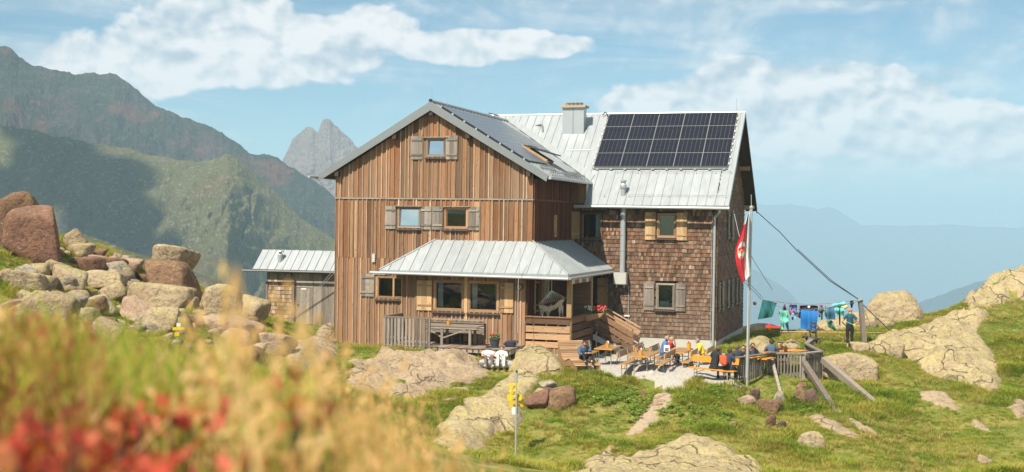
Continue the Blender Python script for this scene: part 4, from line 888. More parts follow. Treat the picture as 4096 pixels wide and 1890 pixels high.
# ventilator on the main roof
def MR(u,v,h=0): n_=Vector((0,-.896,1)).normalized(); return Vector((u,v,6.38+.896*(v-5.55)))+n_*h
c=MR(2.45,6.1); mb=MB(); mb.lathe([(.11,-.1),(.11,.22),(.16,.30),(.16,.42),(.11,.50),(.11,.56),(.15,.58),(.15,.64),(.02,.68)],c,14); mb.obj('roof_vent',M['galv'],hut)
for v_,us in ((7.25,(1.9,2.9,3.75,4.7,5.6,6.5,7.2)),(6.0,(1.6,2.75,3.7,4.6,5.5,6.45,7.15))):
    for u in us: MB().beam(MR(u,v_-.07,0),MR(u,v_,.10),.03,.02).obj('snow_hook',M['galv'],hut)
    u0=1.9 if v_>7 else 2.75; mb=MB(); mb.tube([MR(u0,v_,.09),MR(us[-1],v_,.09)],.009,6); mb.obj('snow_bar',M['lead'],hut)
mb=MB(); mb.tube([MR(-.9,8.5,.03),MR(.3,8.5,.03)],.018,6); mb.obj('snow_bar',M['galv'],hut)
# solar modules 5 x 2
n_=Vector((0,-.896,1)).normalized(); ym=Vector((0,1,.896)).normalized(); cell_me=None
for i in range(5):
    for j in range(2):
        W1,H1=1.257,2.040; mb=MB(); f_=.010
        mb.box(0,W1,0,f_,0,.05);mb.box(0,W1,H1-f_,H1,0,.05);mb.box(0,f_,f_,H1-f_,0,.05);mb.box(W1-f_,W1,f_,H1-f_,0,.05); mb.box(f_,W1-f_,H1/2-.010,H1/2+.010,.002,.046); mb.box(f_,W1-f_,f_,H1-f_,.0,.03)
        o=mb.obj('solar_panel',plain('module_frame',(.30,.295,.28),.5,.3) if i+j==0 else M['mframe'],hut)
        if i+j==0: M['mframe']=o.data.materials[0]
        o.matrix_local=Matrix.Translation(MR(.70+i*1.26,7.5,.06)+ym*(j*2.045))@Matrix((( 1,0,0),(0,ym.y,n_.y),(0,ym.z,n_.z))).to_4x4()
        for a in range(6):
            for b_ in range(2):
                if cell_me is None: cell_me=MB().box(0,.1955,0,1.0,0,.006).mesh('cell',M['cell'])
                c=link('cell_strip',cell_me,o); c.location=(f_+.010+a*.2045,f_+.010+b_*1.012,.0335)
mb=MB(); mb.beam(MR(.66,7.44,.07),MR(7.0,7.44,.07),.05,.06); mb.obj('module_rail',M['mframe'],hut)
for k in range(10): u=.9+k*.66; p=MR(u,7.40,.08); MB().box(p.x-.06,p.x+.06,p.y-.03,p.y+.03,p.z-.05,p.z+.03).obj('module_clamp',M['roof'],hut)
mb=MB()
for k in range(9): p=MR(.64,7.7+k*.34,.05); mb.box(p.x-.03,p.x+.02,p.y-.05,p.y+.05,p.z-.05,p.z+.05)
for k in range(8): p=MR(7.02,7.7+k*.36,.05); mb.box(p.x-.02,p.x+.03,p.y-.05,p.y+.05,p.z-.05,p.z+.05)
mb.obj('module_clamps',M['white'],hut)
mb=MB(); mb.tube([MR(.35,10.5,.1),MR(.5,10.58,.18),MR(.62,10.5,.12),MR(.68,10.35,.1)],.035,6); mb.obj('cable_hose',M['black'],hut)
mb=MB(); mb.tube([(-3.0,vmeet(-4.5)-.2,10.35),(-2.6,9.9,10.4),(-2.45,9.6,10.0)],.05,6); mb.tube([(-4.4,7.0,10.75),(-4.4,8.6,10.75)],.03,6); mb.obj('cable_hose',M['lead'],hut)
# chimney
mb=MB(); mb.box(-1.42,-.34,9.46,10.0,9.0,11.18); ch=mb.obj('chimney',M['galv'],hut)
MB().box(-.892,-.868,9.448,9.458,9.55,11.18).obj('chimney_seam',M['lead'],ch)
MB().box(-1.5,-.24,9.36,10.1,11.181,11.29).obj('chimney_cap',plain('cap_slab',(.46,.33,.20),.9),ch)
for k in range(4): mb=MB(); mb.lathe([(.12,0),(.12,.10),(.13,.10),(.13,.14),(.09,.14),(.09,.02)],(-1.2+k*.215,9.66+.0*k,11.292),12); mb.obj('chimney_pot',plain('fired_clay',(.33,.20,.12),.9) if k==0 else M['clay'],ch); M['clay']=ch.children[-1].data.materials[0]
for p,L in (((-4.52,-.2,rz),.75),((-4.1,.6,rz-.1),.6),((-7.2,10.6,10.95),1.0),((-.8,9.9,11.3),.55),((6.9,10.65,10.95),.7)):
    mb=MB(); mb.tube([p,(p[0],p[1],p[2]+L)],.012,5); mb.obj('lightning_rod',M['galv'],hut)
mb=MB(); mb.box(-4.58,-4.46,-.36,-.28,rz+.02,rz+.12); mb.obj('ridge_knob',M['black'],hut)
# porch roof : hipped, wraps round the corner
zt,ze=4.76,3.46; ev=-1.65; eL=-6.2; eR=2.02
n0=math.hypot(1.65,zt-ze)
roofing(hut,(0,ev,ze),(1,0,0),(0,1.65,zt-ze),[(eL,0),(eR,0),(0.0,n0),(-4.3,n0)],.465,M['roof'],thick=.04,start=.4)
n1=math.hypot(eR,zt-ze); 
roofing(hut,(eR,0,ze),(0,1,0),(-eR,0,zt-ze),[(ev,0),(6.04,0),(6.04,n1),(0.02,n1)],.24,M['roof'],thick=.04,start=.2)
n2=math.hypot(4.3+eL,zt-ze)
roofing(hut,(eL,0,ze),(0,-1,0),(-4.3-eL,0,zt-ze),[(-.02,0),(-ev,0),(.0,n2),(-.02,n2)],.4,M['roof'],thick=.04,start=.3)
mb=MB(); mb.tube([(eR,ev,ze+.02),(0,.0,zt+.02)],.035,6); mb.obj('hip_cap',M['roof'],hut); mb=MB(); mb.tube([(eL,ev,ze+.02),(-4.3,0,zt+.02)],.035,6); mb.obj('hip_cap',M['roof'],hut)
mb=MB(); mb.hexa([(eL,ev-.015,ze-.14),(eR,ev-.015,ze-.14),(eR,ev+.02,ze-.14),(eL,ev+.02,ze-.14),(eL,ev-.015,ze-.0),(eR,ev-.015,ze-.0),(eR,ev+.02,ze-.0),(eL,ev+.02,ze-.0)]); mb.obj('fascia',M['roof'],hut)
mb=MB(); mb.box(eR-.02,eR+.015,ev+.02,6.0,ze-.14,ze); mb.obj('fascia',M['roof'],hut)
gutter((eL-.4,ev-.06,ze-.12),(eR+.02,ev-.06,ze-.17),.06); gutter((eR+.05,ev,ze-.16),(eR+.05,6.0,ze-.14),.05)
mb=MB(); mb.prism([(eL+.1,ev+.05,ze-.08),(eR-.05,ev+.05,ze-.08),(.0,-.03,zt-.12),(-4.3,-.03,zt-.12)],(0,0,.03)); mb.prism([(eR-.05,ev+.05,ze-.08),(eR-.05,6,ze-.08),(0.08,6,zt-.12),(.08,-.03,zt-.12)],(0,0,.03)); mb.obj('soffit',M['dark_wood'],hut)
mb=MB(); mb.tube([(-9.1+3.0,-.08,3.35),(-6.6,-.06,3.2),(-7.2,-.06,3.2)],.03,6); mb.obj('downpipe',M['galv'],hut)
# porch: floor, posts, plank balustrade
PF=.95
MB().box(.08,1.95,-1.0,6.05,PF-.12,PF).obj('porch_floor',M['grey_x'],hut)
for (u,v) in ((1.90,-.93),(1.82,2.72)): MB().box(u-.11,u+.09,v-.09,v+.09,-.1 if v>0 else .45,3.42).obj('porch_post',M['new_wood'],hut)
MB().box(1.0,1.9,2.5,2.62,PF,3.3).obj('porch_panel',M['brown_x'],hut)
for z0,z1 in ((1.40,1.66),(1.06,1.31),(.76,.99),(.44,.67)): MB().box(.08,1.95,-1.06,-1.0,z0,z1).obj('balustrade_board',M['new_x'] if z0<1.3 else M['brown_x'],hut)
MB().box(.06,2.0,-1.1,-.95,1.66,1.71).obj('handrail',M['brown_x'],hut)
for z0,z1 in ((1.42,1.66),(1.10,1.36),(.78,1.04),(.44,.72)): MB().box(1.93,1.98,-.95,2.7,z0,z1).obj('balustrade_board',M['brown_y'],hut)
MB().box(1.9,2.02,-.9,2.75,1.66,1.71).obj('handrail',M['brown_y'],hut)
cladding(hut,FV,.08,1.95,-.1,.42,.2,M['plank'],M['batten'],[],thick=.02)
mb=MB(); mb.box(.1,1.9,.6,.7,-.2,.9); mb.box(.1,1.9,3.0,5.9,-.2,.4); mb.obj('porch_base',M['dark_wood'],hut)
for u in (.35,.9,1.4): MB().box(u,u+.07,-.98,-.92,.42,1.4).obj('balustrade_stud',M['new_wood'],hut)
# entrance stairs, running down to the right
st=thing('entrance_stairs','wooden plank sided stairs from the porch down to the terrace','stairs',H(1.98,2.8,0),-YAW)
for k in range(6): MB().box(.02+k*.29,.02+k*.29+.32,.1,1.3,PF-.16*(k+1)-.04,PF-.16*(k+1)).obj('step',M['grey_x'],st)
for y in (0.04,1.32):
    mb=MB(); mb.beam((-.05,y,.62),(1.75,y,-.22),.05,.22); mb.obj('stringer',M['concrete'],st)
    mb=MB(); mb.beam((-.05,y-.02,PF+.98),(1.78,y-.02,.98),.09,.05); mb.obj('handrail',M['new_x'],st)
    for dz in (.72,.40,.08): mb=MB(); mb.beam((-.02,y-.01,PF+dz),(1.74,y-.01,dz+.02),.035,.22); mb.obj('side_board',M['brown_x'] if dz<.5 else M['new_x'],st)
    for x in (.1,.9,1.7): mb=MB(); z=PF-(x/1.76)*.93; mb.tube([(x,y+.05,z-.75 if x<1 else -.1),(x,y+.05,z+.95)],.03,8); mb.obj('rail_post',M['galv'],st)
# things on the hut
fb=thing('flower_box','wooden box of red and white geraniums on the porch rail','flower box',H(2.0,1.55,1.66),-YAW)
mb=MB(); mb.hexa([(-.0,-.1,-.3),(.55,-.1,-.12),(.55,.12,-.12),(-.0,.12,-.3),(-.05,-.14,-.02),(.75,-.14,.1),(.75,.16,.1),(-.05,.16,-.02)]); mb.obj('planter',M['new_x'],fb)
def flowers(parent,c,size,n,cols,leafmat,r_=.05):
    for mname,mat,nn,rr,zz in cols:
        mb=MB()
        for k in range(nn): mb.ball((c[0]+random.uniform(-1,1)*size[0],c[1]+random.uniform(-1,1)*size[1],c[2]+size[2]*random.uniform(.2,1)),(rr*random.uniform(.7,1.2),)*3,6,4)
        mb.obj(mname,mat,parent)
    mb=MB()
    for k in range(n):
        p=Vector((c[0]+random.uniform(-1.1,1.1)*size[0],c[1]+random.uniform(-1,1)*size[1],c[2]+size[2]*random.uniform(-.4,.7))); q=Vector((random.gauss(0,1),random.gauss(0,1),random.gauss(0,.6))).normalized()*r_; s_=q.orthogonal().normalized()*r_*.7
        mb.add([p-q,p+s_,p+q,p-s_,p+Vector((0,0,.006))],[(0,1,4),(1,2,4),(2,3,4),(3,0,4)])
    mb.obj('leaves',leafmat,parent)
M['petal_red']=plain('red_petals',(.55,.02,.025),.6); M['petal_white']=plain('white_petals',(.8,.78,.74),.6); M['leaf']=plain('geranium_leaves',(.09,.19,.035),.6)
flowers(fb,(.35,0,.15),(.42,.1,.2),160,[('red_blossoms',M['petal_red'],16,.062,0),('white_blossoms',M['petal_white'],12,.05,0)],M['leaf'])
pf=thing('prayer_flags','string of small coloured prayer flags under the porch eave','prayer flags',H(eR,ev,ze-.2),-YAW)
mb=MB(); mb.tube([(.02,.0,0),(.02,1.3,-.03),(.02,2.6,-.05),(.02,4.0,.0)],.008,4); mb.obj('cord',M['white'],pf)
fc=[plain('flag_cloth',c,.8) for c in ((.5,.05,.06),(.12,.28,.08),(.7,.68,.62),(.55,.42,.05),(.10,.16,.35))]
for k in range(17): y=.12+k*.23; MB().hexa([(.01,y,-.2),(.01,y+.17,-.2),(.02,y+.17,-.2),(.02,y,-.2),(.01,y,-.02),(.01,y+.17,-.02),(.02,y+.17,-.02),(.02,y,-.02)]).obj('pennant',fc[k%5],pf)
hm=thing('hanging_chair','cream rope hammock chair with fringe hanging in the porch','hammock',H(1.0,-.6,2.75),-YAW)
mb=MB(); ap=(0,.1,0)
for k in range(12): mb.tube([ap,(-.55+.1*k,0,-.62+.06*k*.55)],.008,4)
mb.tube([(0,.1,0),(0,.1,.55)],.012,5); mb.obj('rope',M['white'],hm)
mb=MB(); mb.tube([(-.75,-.02,-.66),(.72,.0,-.28)],.022,8); mb.obj('spreader_bar',M['new_x'],hm)
mb=MB(); nx=12
for k in range(nx):
    for j in range(4):
        P_=lambda k,j:(-.5+k*.085,-.02+.35*j/4,-.62+.35*k/nx-.22*math.sin(math.pi*k/nx)-.18*math.sin(math.pi*j/4)+.015*math.sin(k*2.2))
        a,b_,c_,d_=P_(k,j),P_(k+1,j),P_(k+1,j+1),P_(k,j+1); mb.hexa([a,b_,c_,d_,*[(q[0],q[1],q[2]+.012) for q in (a,b_,c_,d_)]])
mb.obj('seat_cloth',plain('cream_cloth',(.66,.58,.46),.9),hm)
mb=MB()
for k in range(22):
    x=-.42+.04*k if k<12 else .35+.02*(k-12); z=-.75-.1*math.sin(k)+.25*(x+.4); L=.28 if k<12 else .42; mb.tube([(x,-.03,z),(x+.01,-.04,z-L*.5),(x,-.03,z-L*random.uniform(.7,1.1))],.011,4)
mb.obj('fringe',plain('fringe_cord',(.70,.63,.52),.9),hm)
rc=thing('rain_chain','thin rod with a chain end hanging from the porch gutter','chain',H(.02,-1.72,ze-.15),-YAW)
mb=MB(); mb.tube([(0,0,1.2),(.02,-.3,-.2),(.1,-.6,-2.2)],.012,5); mb.obj('cable',M['galv'],rc)
mb=MB(); 
for k in range(14): mb.ball((.1+.003*(k%2),-.6-.02*k,-2.25-.09*k),(.022,.022,.045),6,4)
mb.obj('chain_links',M['lead'],rc)
# ------------------------------------------------------------------ shed
shed=thing('shed','low grey timber shed with light metal roof left of the hut','shed',H(0,0,0),-YAW)
FS=FR(3.0)
cladding(shed,FS,-11.58,-9.1,.5,3.0,.19,M['grey_wood'],M['grey_wood'],[],battens=False)
cladding(shed,FS,-14.02,-11.58,2.66,3.0,.25,M['grey_wood'],M['grey_wood'],[],battens=False)
for a,b_ in ((-14.06,-13.96),(-12.68,-12.56)): plate(MB(),FS,a,b_,0,.06,.45,2.66).obj('corner_post',M['grey_wood'],shed)
d_=MB(); plate(d_,FS,-12.46,-11.6,-.03,.01,.62,2.66); d_=d_.obj('door',M['grey_wood'],shed)
for k in range(5): plate(MB(),FS,-12.46+k*.172+.003,-12.46+(k+1)*.172-.003,.012,.026,.63,2.3).obj('door_board',M['grey_wood'],d_)
plate(MB(),FS,-12.46,-11.6,.012,.03,2.34,2.64).obj('door_board',M['grey_wood'],d_)
plate(MB(),FS,-12.4,-12.33,.03,.07,1.5,1.55).obj('handle',M['black'],d_); plate(MB(),FS,-12.2,-11.95,.03,.035,2.24,2.3).obj('door_plate',M['white'],d_)
plate(MB(),FS,-12.56,-12.46,-.1,.02,.5,2.66).obj('door_jamb',M['dark_wood'],shed)
for s in shingle_list(FS,-13.95,-12.69,.5,2.62,.187,.17,[]): mb=MB(); shingle_geo(mb,FS,s); mb.obj('shingle',M['batten'],shed)
mb=MB(); mb.box(-14.02,-9.1,3.05,5.0,.3,3.05); mb.obj('shed_body',M['dark_wood'],shed)
slp=Vector((0,.95,.9)); ls=slp.length
roofing(shed,(-14.58,2.6,3.16),(1,0,0),(0,.95,.9),[(0,0),(5.5,0),(5.5,ls),(0,ls)],.41,M['roof'],start=.33)
roofing(shed,(-14.58,5.55,3.16),(1,0,0),(0,-2.0,.9),[(0,0),(5.5,0),(5.5,2.19),(0,2.19)],.6,M['roof'])
mb=MB(); mb.tube([(-15.1,2.53,3.08),(-9.1,2.53,3.1)],.045,8); mb.obj('gutter',M['lead'],shed)
mb=MB(); mb.lathe([(.13,-.2),(.13,.22),(.07,.28),(.07,.36),(.16,.38),(.14,.42),(.03,.46)],(-13.36,3.05,3.62),12); mb.obj('roof_vent',M['galv'],shed)
bulkhead(shed,FS,-12.82,2.9,.12)
for (p,q) in (((-12.6,2.9,.9),(-9.4,2.3,3.9)),((-12.4,2.9,1.1),(-9.4,2.2,4.1))): tag(MB().tube([H(*p),H(*q)],.012,5).obj('guy_wire',M['galv']),['lower','upper'][q[2]>4]+' of two thin steel wires slanting across the shed front','wire',group='wires across the shed')
tag(MB().tube([H(-9.9,-.2,7.35),H(-9.04,-.03,6.5)],.012,5).obj('guy_wire',M['galv']),'thin wire under the left eave of the hut','wire')
# ------------------------------------------------------------------ deck with fence, bench and table
dk=thing('wooden_deck','weathered grey plank deck with a slatted fence in front of the veranda','deck',H(0,0,0),-YAW)
for k in range(36): u=-5.42+k*.152; MB().box(u,u+.146,-3.02,-1.03,.46,.50+random.uniform(-.004,.004)).obj('deck_plank',M['grey_wood'] if k%3 else M['plank'],dk)
MB().box(-5.42,.05,-2.99,-2.95,.30,.46).obj('edge_beam',M['grey_x'],dk); MB().box(.0,.05,-2.94,-1.05,.28,.46).obj('edge_beam',M['grey_x'],dk)
for k in range(22): u=-5.3+k*.25; MB().box(u,u+.06,-3.0,-2.992,.32,.455).obj('joist_end',M['dark_wood'],dk)
for u in (-5.2,-3.5,-1.8,-.2): MB().box(u,u+.14,-2.7,-2.55,-.5,.3).obj('deck_post',M['grey_wood'],dk)
MB().box(-5.40,-3.40,-3.04,-2.96,1.58,1.64).obj('rail',M['grey_x'],dk); MB().box(-5.40,-3.40,-2.98,-2.93,.74,.82).obj('rail',M['grey_x'],dk)
for k in range(13): u=-5.38+k*.158; MB().box(u,u+.085,-3.03,-2.985,.42,1.57).obj('slat',M['grey_wood'],dk)
MB().box(-3.47,-3.36,-3.03,-2.93,.4,1.62).obj('fence_post',M['grey_wood'],dk)
MB().box(-5.43,-5.37,-2.95,-1.05,1.58,1.64).obj('rail',M['grey_x'],dk)
for k in range(11): v=-2.85+k*.165; MB().box(-5.42,-5.38,v,v+.085,.42,1.57).obj('slat',M['grey_wood'],dk)
bn=thing('wall_bench','long grey bench with slatted backrest against the veranda wall','bench',H(-2.95,-1.4,.5),-YAW)
for k in range(6): MB().box(-1.25,1.27,.22-.008*k,.25-.008*k,.36+k*.09,.42+k*.09).obj('back_slat',M['grey_x'],bn)
MB().box(-1.25,1.27,.17,.27,.92,.97).obj('top_rail',M['grey_x'],bn)
for k in range(3): MB().box(-1.25,1.2,-.24+k*.14,-.12+k*.14,.40,.44).obj('seat_slat',M['grey_x'],bn)
for x in (-1.1,0,1.1): MB().box(x,x+.08,-.2,.25,0,.40).obj('leg',M['grey_wood'],bn); MB().box(x,x+.06,.251,.28,0,.95).obj('back_post',M['grey_wood'],bn)
tb=thing('wooden_table','grey wooden table with cross braces standing on the deck','table',H(-2.55,-2.15,.5),-YAW)
for k in range(4): MB().box(-1.35,1.05,-.38+k*.19,-.2+k*.19,.76,.80).obj('top_board',M['grey_x'],tb)
MB().box(-1.3,1.0,-.36,-.32,.68,.757).obj('apron',M['grey_x'],tb)
for x in (-.55,.66): 
    for y in (-.34,.26): MB().box(x,x+.1,y,y+.09,0,.68).obj('leg',M['grey_wood'],tb)
mb=MB(); mb.beam((-.45,-.32,.30),(.64,-.32,.70),.03,.05); mb.obj('brace',M['grey_x'],tb); mb=MB(); mb.beam((-.56,-.31,.34),(-1.2,-.31,.68),.03,.05); mb.obj('brace',M['grey_x'],tb)
M['yellow']=plain('yellow_plastic',(.68,.34,.02),.4); M['dk_pot']=plain('anthracite_pot',(.045,.055,.06),.5)
def caddy(loc,label,col=None,h=.17,group=None):
    c=thing('condiment_bucket',label,'bucket',loc,random.uniform(0,3),group)
    MB().lathe([(.062,0),(.085,h*.9),(.09,h),(.08,h),(.075,h*.85)],(0,0,0),12).obj('bucket',col or M['yellow'],c)
    for k in range(4): a=k*1.6; MB().lathe([(.022,h*.5),(.022,h+.05),(.01,h+.07),(.01,h+.09)],(.035*math.cos(a),.035*math.sin(a),0),6).obj('bottle',[M['white'],plain('sauce_red',(.5,.05,.03),.5),M['new_wood'],M['white']][k],c)
    return c
caddy(H(-2.9,-2.1,1.30),'yellow bucket of condiments on the grey deck table')
pp=thing('flower_pot','dark grey flower pot with red blossoms on the deck edge','flower pot',H(-.75,-2.55,.5),-YAW)
MB().lathe([(.15,0),(.205,.33),(.225,.33),(.225,.39),(.19,.39),(.18,.34)],(0,0,0),18).obj('pot',M['dk_pot'],pp)
flowers(pp,(0,0,.42),(.17,.15,.18),110,[('red_blossoms',M['petal_red'],9,.035,0)],M['leaf'],.045)
bp=thing('backpack','crumpled dark backpack lying on the deck corner','backpack',H(-.25,-1.9,.5),-YAW)
v,f=rockmesh('b',(.55,.35,.28),77,None,3,6,.22); npmesh('bag_body',v+np.array([0,0,.13]),f,plain('navy_cloth',(.02,.024,.04),.8),True,bp)
MB().tube([(-.2,-.1,.2),(-.28,-.22,.12),(-.15,-.25,.03)],.018,5).obj('strap',M['black'],bp)
# ------------------------------------------------------------------ terrace furniture
TZ=-.12
M['bench_top']=plain('oiled_board',(.33,.185,.085),.45,0,.2,5); M['bench_edge']=plain('orange_board_edge',(.66,.30,.035),.45); M['orange']=plain('orange_lacquer',(.66,.25,.012),.45); M['bench_back']=plain('board_back',(.36,.225,.135),.5,0,.15,5)
def uframe(mb,y,w_,z,r_=.017,x0=0):
    mb.tube([(x0-w_/2,y,0),(x0-w_/2,y,z)],r_,6); mb.tube([(x0+w_/2,y,0),(x0+w_/2,y,z)],r_,6); mb.tube([(x0-w_/2,y,z*.62),(x0+w_/2,y,z*.62)],r_*.8,6); mb.tube([(x0-w_/2,y,z-.02),(x0+w_/2,y,z-.02)],r_*.8,6)
    for s_ in (-1,1): mb.tube([(x0+s_*(w_/2-.02),y,0.0),(x0+s_*(w_/2+.05),y,.0)],r_,5)
def bench(loc,rz,L,back,label,seatm=None,backm=None,loctype='H'):
    b_=thing('beer_bench',label,'bench',loc,rz,'folding benches on the terrace')
    for y in (-L/2+.28,L/2-.28):
        mb=MB(); uframe(mb,y,.20,.44)
        if back: mb.tube([(back*.12,y,.44),(back*.22,y,.88)],.017,6)
        mb.tube([(0,y,.3),(0,y*.45,.43)],.012,5); mb.obj('leg_frame',M['galv'],b_)
    MB().box(-.135,.135,-L/2,L/2,.458,.478).obj('seat',seatm or M['bench_top'],b_)
    mb=MB(); mb.box(-.145,-.136,-L/2,L/2,.444,.476); mb.box(.136,.145,-L/2,L/2,.444,.476); mb.box(-.135,.135,-L/2-.01,-L/2-.001,.444,.476); mb.obj('seat_edge',M['bench_edge'],b_)
    if back:
        x=back*.2; mb=MB(); mb.hexa([(x-.012,-L/2,.68),(x+.012,-L/2,.68),(x+.012,L/2,.68),(x-.012,L/2,.68),(x+back*.05-.012,-L/2,.90),(x+back*.05+.012,-L/2,.90),(x+back*.05+.012,L/2,.90),(x+back*.05-.012,L/2,.90)]); mb.obj('backrest',backm or M['bench_back'],b_)
        mb=MB(); mb.box(x-.02,x+.02,-L/2-.012,-L/2-.001,.68,.88); mb.obj('backrest_edge',M['bench_edge'],b_)
    return b_
def table(loc,rz,L,label,w_=.72,col=None):
    t_=thing('beer_table',label,'table',loc,rz,'folding tables on the terrace')
    for y in (-L/2+.3,L/2-.3):
        mb=MB(); uframe(mb,y,w_*.68,.74); mb.tube([(-w_*.3,y,.46),(w_*.3,y,.72)],.01,5); mb.tube([(0,y,.46),(0,y*.4,.73)],.012,5); mb.obj('leg_frame',M['galv'],t_)
    MB().box(-w_/2,w_/2,-L/2,L/2,.752,.775).obj('table_top',col or M['bench_top'],t_)
    mb=MB(); mb.box(-w_/2-.01,-w_/2-.001,-L/2,L/2,.735,.773); mb.box(w_/2+.001,w_/2+.01,-L/2,L/2,.735,.773); mb.box(-w_/2,w_/2,-L/2-.01,-L/2-.001,.735,.773); mb.obj('table_edge',M['bench_edge'],t_)
    return t_
Z=TZ; aY=-YAW
table(H(3.72,-1.75,Z),aY,1.7,'orange edged table beside the stairs with a bucket on it')
bench(H(2.9,-1.3,Z),aY,1.6,-1,'bench with back at the left of the table beside the stairs')
bench(H(4.55,-1.0,Z),aY,1.5,1,'bench with back at the right of the table beside the stairs')
table(H(5.6,-3.75,Z),aY,2.0,'front table in the middle of the terrace')
bench(H(5.02,-3.9,Z),aY,2.0,-1,'bench with brown back left of the front middle table')
bench(H(6.28,-3.4,Z),aY,2.0,1,'bench with back right of the front middle table')
table(H(6.55,-1.7,Z),aY,1.9,'table near the wall where the blue and yellow shirted men sit')
bench(H(5.75,-1.5,Z),aY,1.9,-1,'bench the man in the blue shirt sits on')
bench(H(5.25,-1.9,Z),aY,1.6,-1,'empty bench with back behind the front middle table')
bench(H(7.05,-2.55,Z),aY,1.5,1,'empty bench with back in front of the man in yellow')
bench(H(7.45,-1.1,Z),aY,1.8,1,'bench with back the man in yellow sits on')
bo=bench(H(8.3,-4.75,-.16),aY+math.atan2(-.7,1.72)-math.pi/2,1.95,-1,'bright orange bench with its back to the camera at the terrace fence',M['orange'],M['orange'])
caddy(H(3.75,-2.0,Z+.775),'yellow bucket on the table beside the stairs')
caddy(H(5.55,-4.2,Z+.775),'yellow bucket on the front middle table')
caddy(H(6.85,-1.3,Z+.775),'large yellow bucket in front of the man in yellow',None,.24)
mc=thing('menu_stand','upright menu stand with red edge on the table by the wall','menu stand',H(6.25,-2.75,Z+.775),aY+.2)
MB().box(-.11,.11,-.02,.02,.0,.26).obj('card',M['white'],mc); MB().box(-.125,-.11,-.025,.025,0,.27).obj('side',plain('red_trim',(.5,.1,.04),.5),mc); MB().box(.11,.125,-.025,.025,0,.27).obj('side',M['new_wood'],mc); MB().box(-.07,.07,-.026,-.021,.03,.16).obj('print',M['lead'],mc)
ct=thing('cruet','small steel cruet on the table beside the stairs','cruet',H(4.0,-1.75,Z+.775),0)
MB().lathe([(.03,0),(.035,.05),(.02,.09),(.012,.13)],(0,0,0),8).obj('flask',M['galv'],ct); MB().tube([(.05,0,0),(.05,0,.1),(.0,0,.14)],.006,5).obj('handle',M['galv'],ct)
table(tuple(np.array(at(3140,1420,49.2))*[1,1,0]+[0,0,-.1]),aY-.5,2.0,'orange table inside the fence where the capped man drinks',.7,M['orange'])
table(tuple(np.array(at(2990,1450,47.6))*[1,1,0]+[0,0,-.15]),aY+math.atan2(-.7,1.72)-math.pi/2,2.0,'orange table beyond the bright orange bench',.7,M['orange'])
bench(tuple(np.array(at(3060,1450,48.4))*[1,1,0]+[0,0,-.12]),aY-.5,1.9,0,'orange backless bench inside the fence under the man with the beanie',M['orange'])
g_=thing('beer_glass','tall beer glass with white head held by the capped man','glass',tuple(at(3117,1382,49.6)),0)
MB().lathe([(.03,-.1),(.038,.04)],(0,0,0),10).obj('beer',plain('beer',(.60,.30,.03),.15),g_); MB().lathe([(.038,.041),(.038,.075)],(0,0,0),10).obj('foam',M['white'],g_)
caddy(tuple(at(3143,1402,49.0)-np.array([0,0,.05])),'orange bucket on the table of the capped man',M['orange'],.16)
# wave lounger of pale slats
lg=thing('slatted_lounger','pale wooden slatted lounger on which the man with black trousers sits','lounger',(2.62,48.35,gz(2.62,48.35)+.02),.33)
prof=[(.95,1.02),(.80,.86),(.66,.68),(.53,.50),(.40,.38),(.24,.33),(.06,.36),(-.12,.43),(-.30,.45),(-.50,.39),(-.70,.30),(-.92,.24)]
def lerp_prof(s):
    i=min(int(s),len(prof)-2); a=prof[i];b_=prof[i+1]; t_=s-i; return (a[0]+(b_[0]-a[0])*t_,a[1]+(b_[1]-a[1])*t_)
N=30
for k in range(N):
    y0,z0=lerp_prof(k*(len(prof)-1)/N); y1,z1=lerp_prof((k+.82)*(len(prof)-1)/N); n_=Vector((0,-(z1-z0),(y1-y0))).normalized()*(-.025)
    MB().hexa([(-.52,y0,z0),(.52,y0,z0),(.52,y1,z1),(-.52,y1,z1),(-.52,y0+n_.y,z0+n_.z),(.52,y0+n_.y,z0+n_.z),(.52,y1+n_.y,z1+n_.z),(-.52,y1+n_.y,z1+n_.z)]).obj('slat',M['new_x'],lg)
for x in (-.50,.44):
    mb=MB(); mb.prism([(x,y,z-.03) for y,z in prof]+[(x,-.92,.02),(x,-.60,.02),(x,-.3,.2),(x,.2,.12),(x,.5,.0),(x,.95,.0)],(.06,0,0)); mb.obj('side_frame',M['new_wood'],lg)
# ------------------------------------------------------------------ terrace fence
fe=thing('terrace_fence','curved grey slatted fence round the right end of the terrace','fence',(0,0,0))
FP=[(8.21,46.09,.70),(9.82,47.78,.72),(11.04,47.80,.72),(11.96,48.85,.70),(12.02,51.6,.74),(12.55,52.9,.80)]
for i,(x,y,z) in enumerate(FP): MB().box(x-.07,x+.07,y-.06,y+.06,z-1.35 if i<4 else z-.9,z-.01).obj('post',M['grey_wood'],fe)
for a,b_ in zip(FP[:-1],FP[1:]):
    A=Vector(a);B_=Vector(b_); d=(B_-A); L=d.length; d.normalize(); mb=MB(); mb.beam(A+Vector((0,0,.015)),B_+Vector((0,0,.015)),.20,.05); mb.obj('top_rail',M['grey_wood'],fe)
    o_=Vector((d.y,-d.x,0))*.05
    mb=MB(); mb.beam(A+o_*.3+Vector((0,0,-.22)),B_+o_*.3+Vector((0,0,-.22)),.04,.09); mb.obj('rail',M['grey_wood'],fe); mb=MB(); mb.beam(A+o_*.3+Vector((0,0,-.8)),B_+o_*.3+Vector((0,0,-.8)),.04,.09); mb.obj('rail',M['grey_wood'],fe)
    n=int(L/.12)
    for k in range(1,n):
        p=A+d*(L*k/n)+o_*1.3; zt=p.z-.05; MB().beam((p.x,p.y,zt-1.02+random.uniform(-.04,.04)),(p.x+random.uniform(-.008,.008),p.y,zt),.028,.055,d).obj('slat',M['grey_wood'],fe)
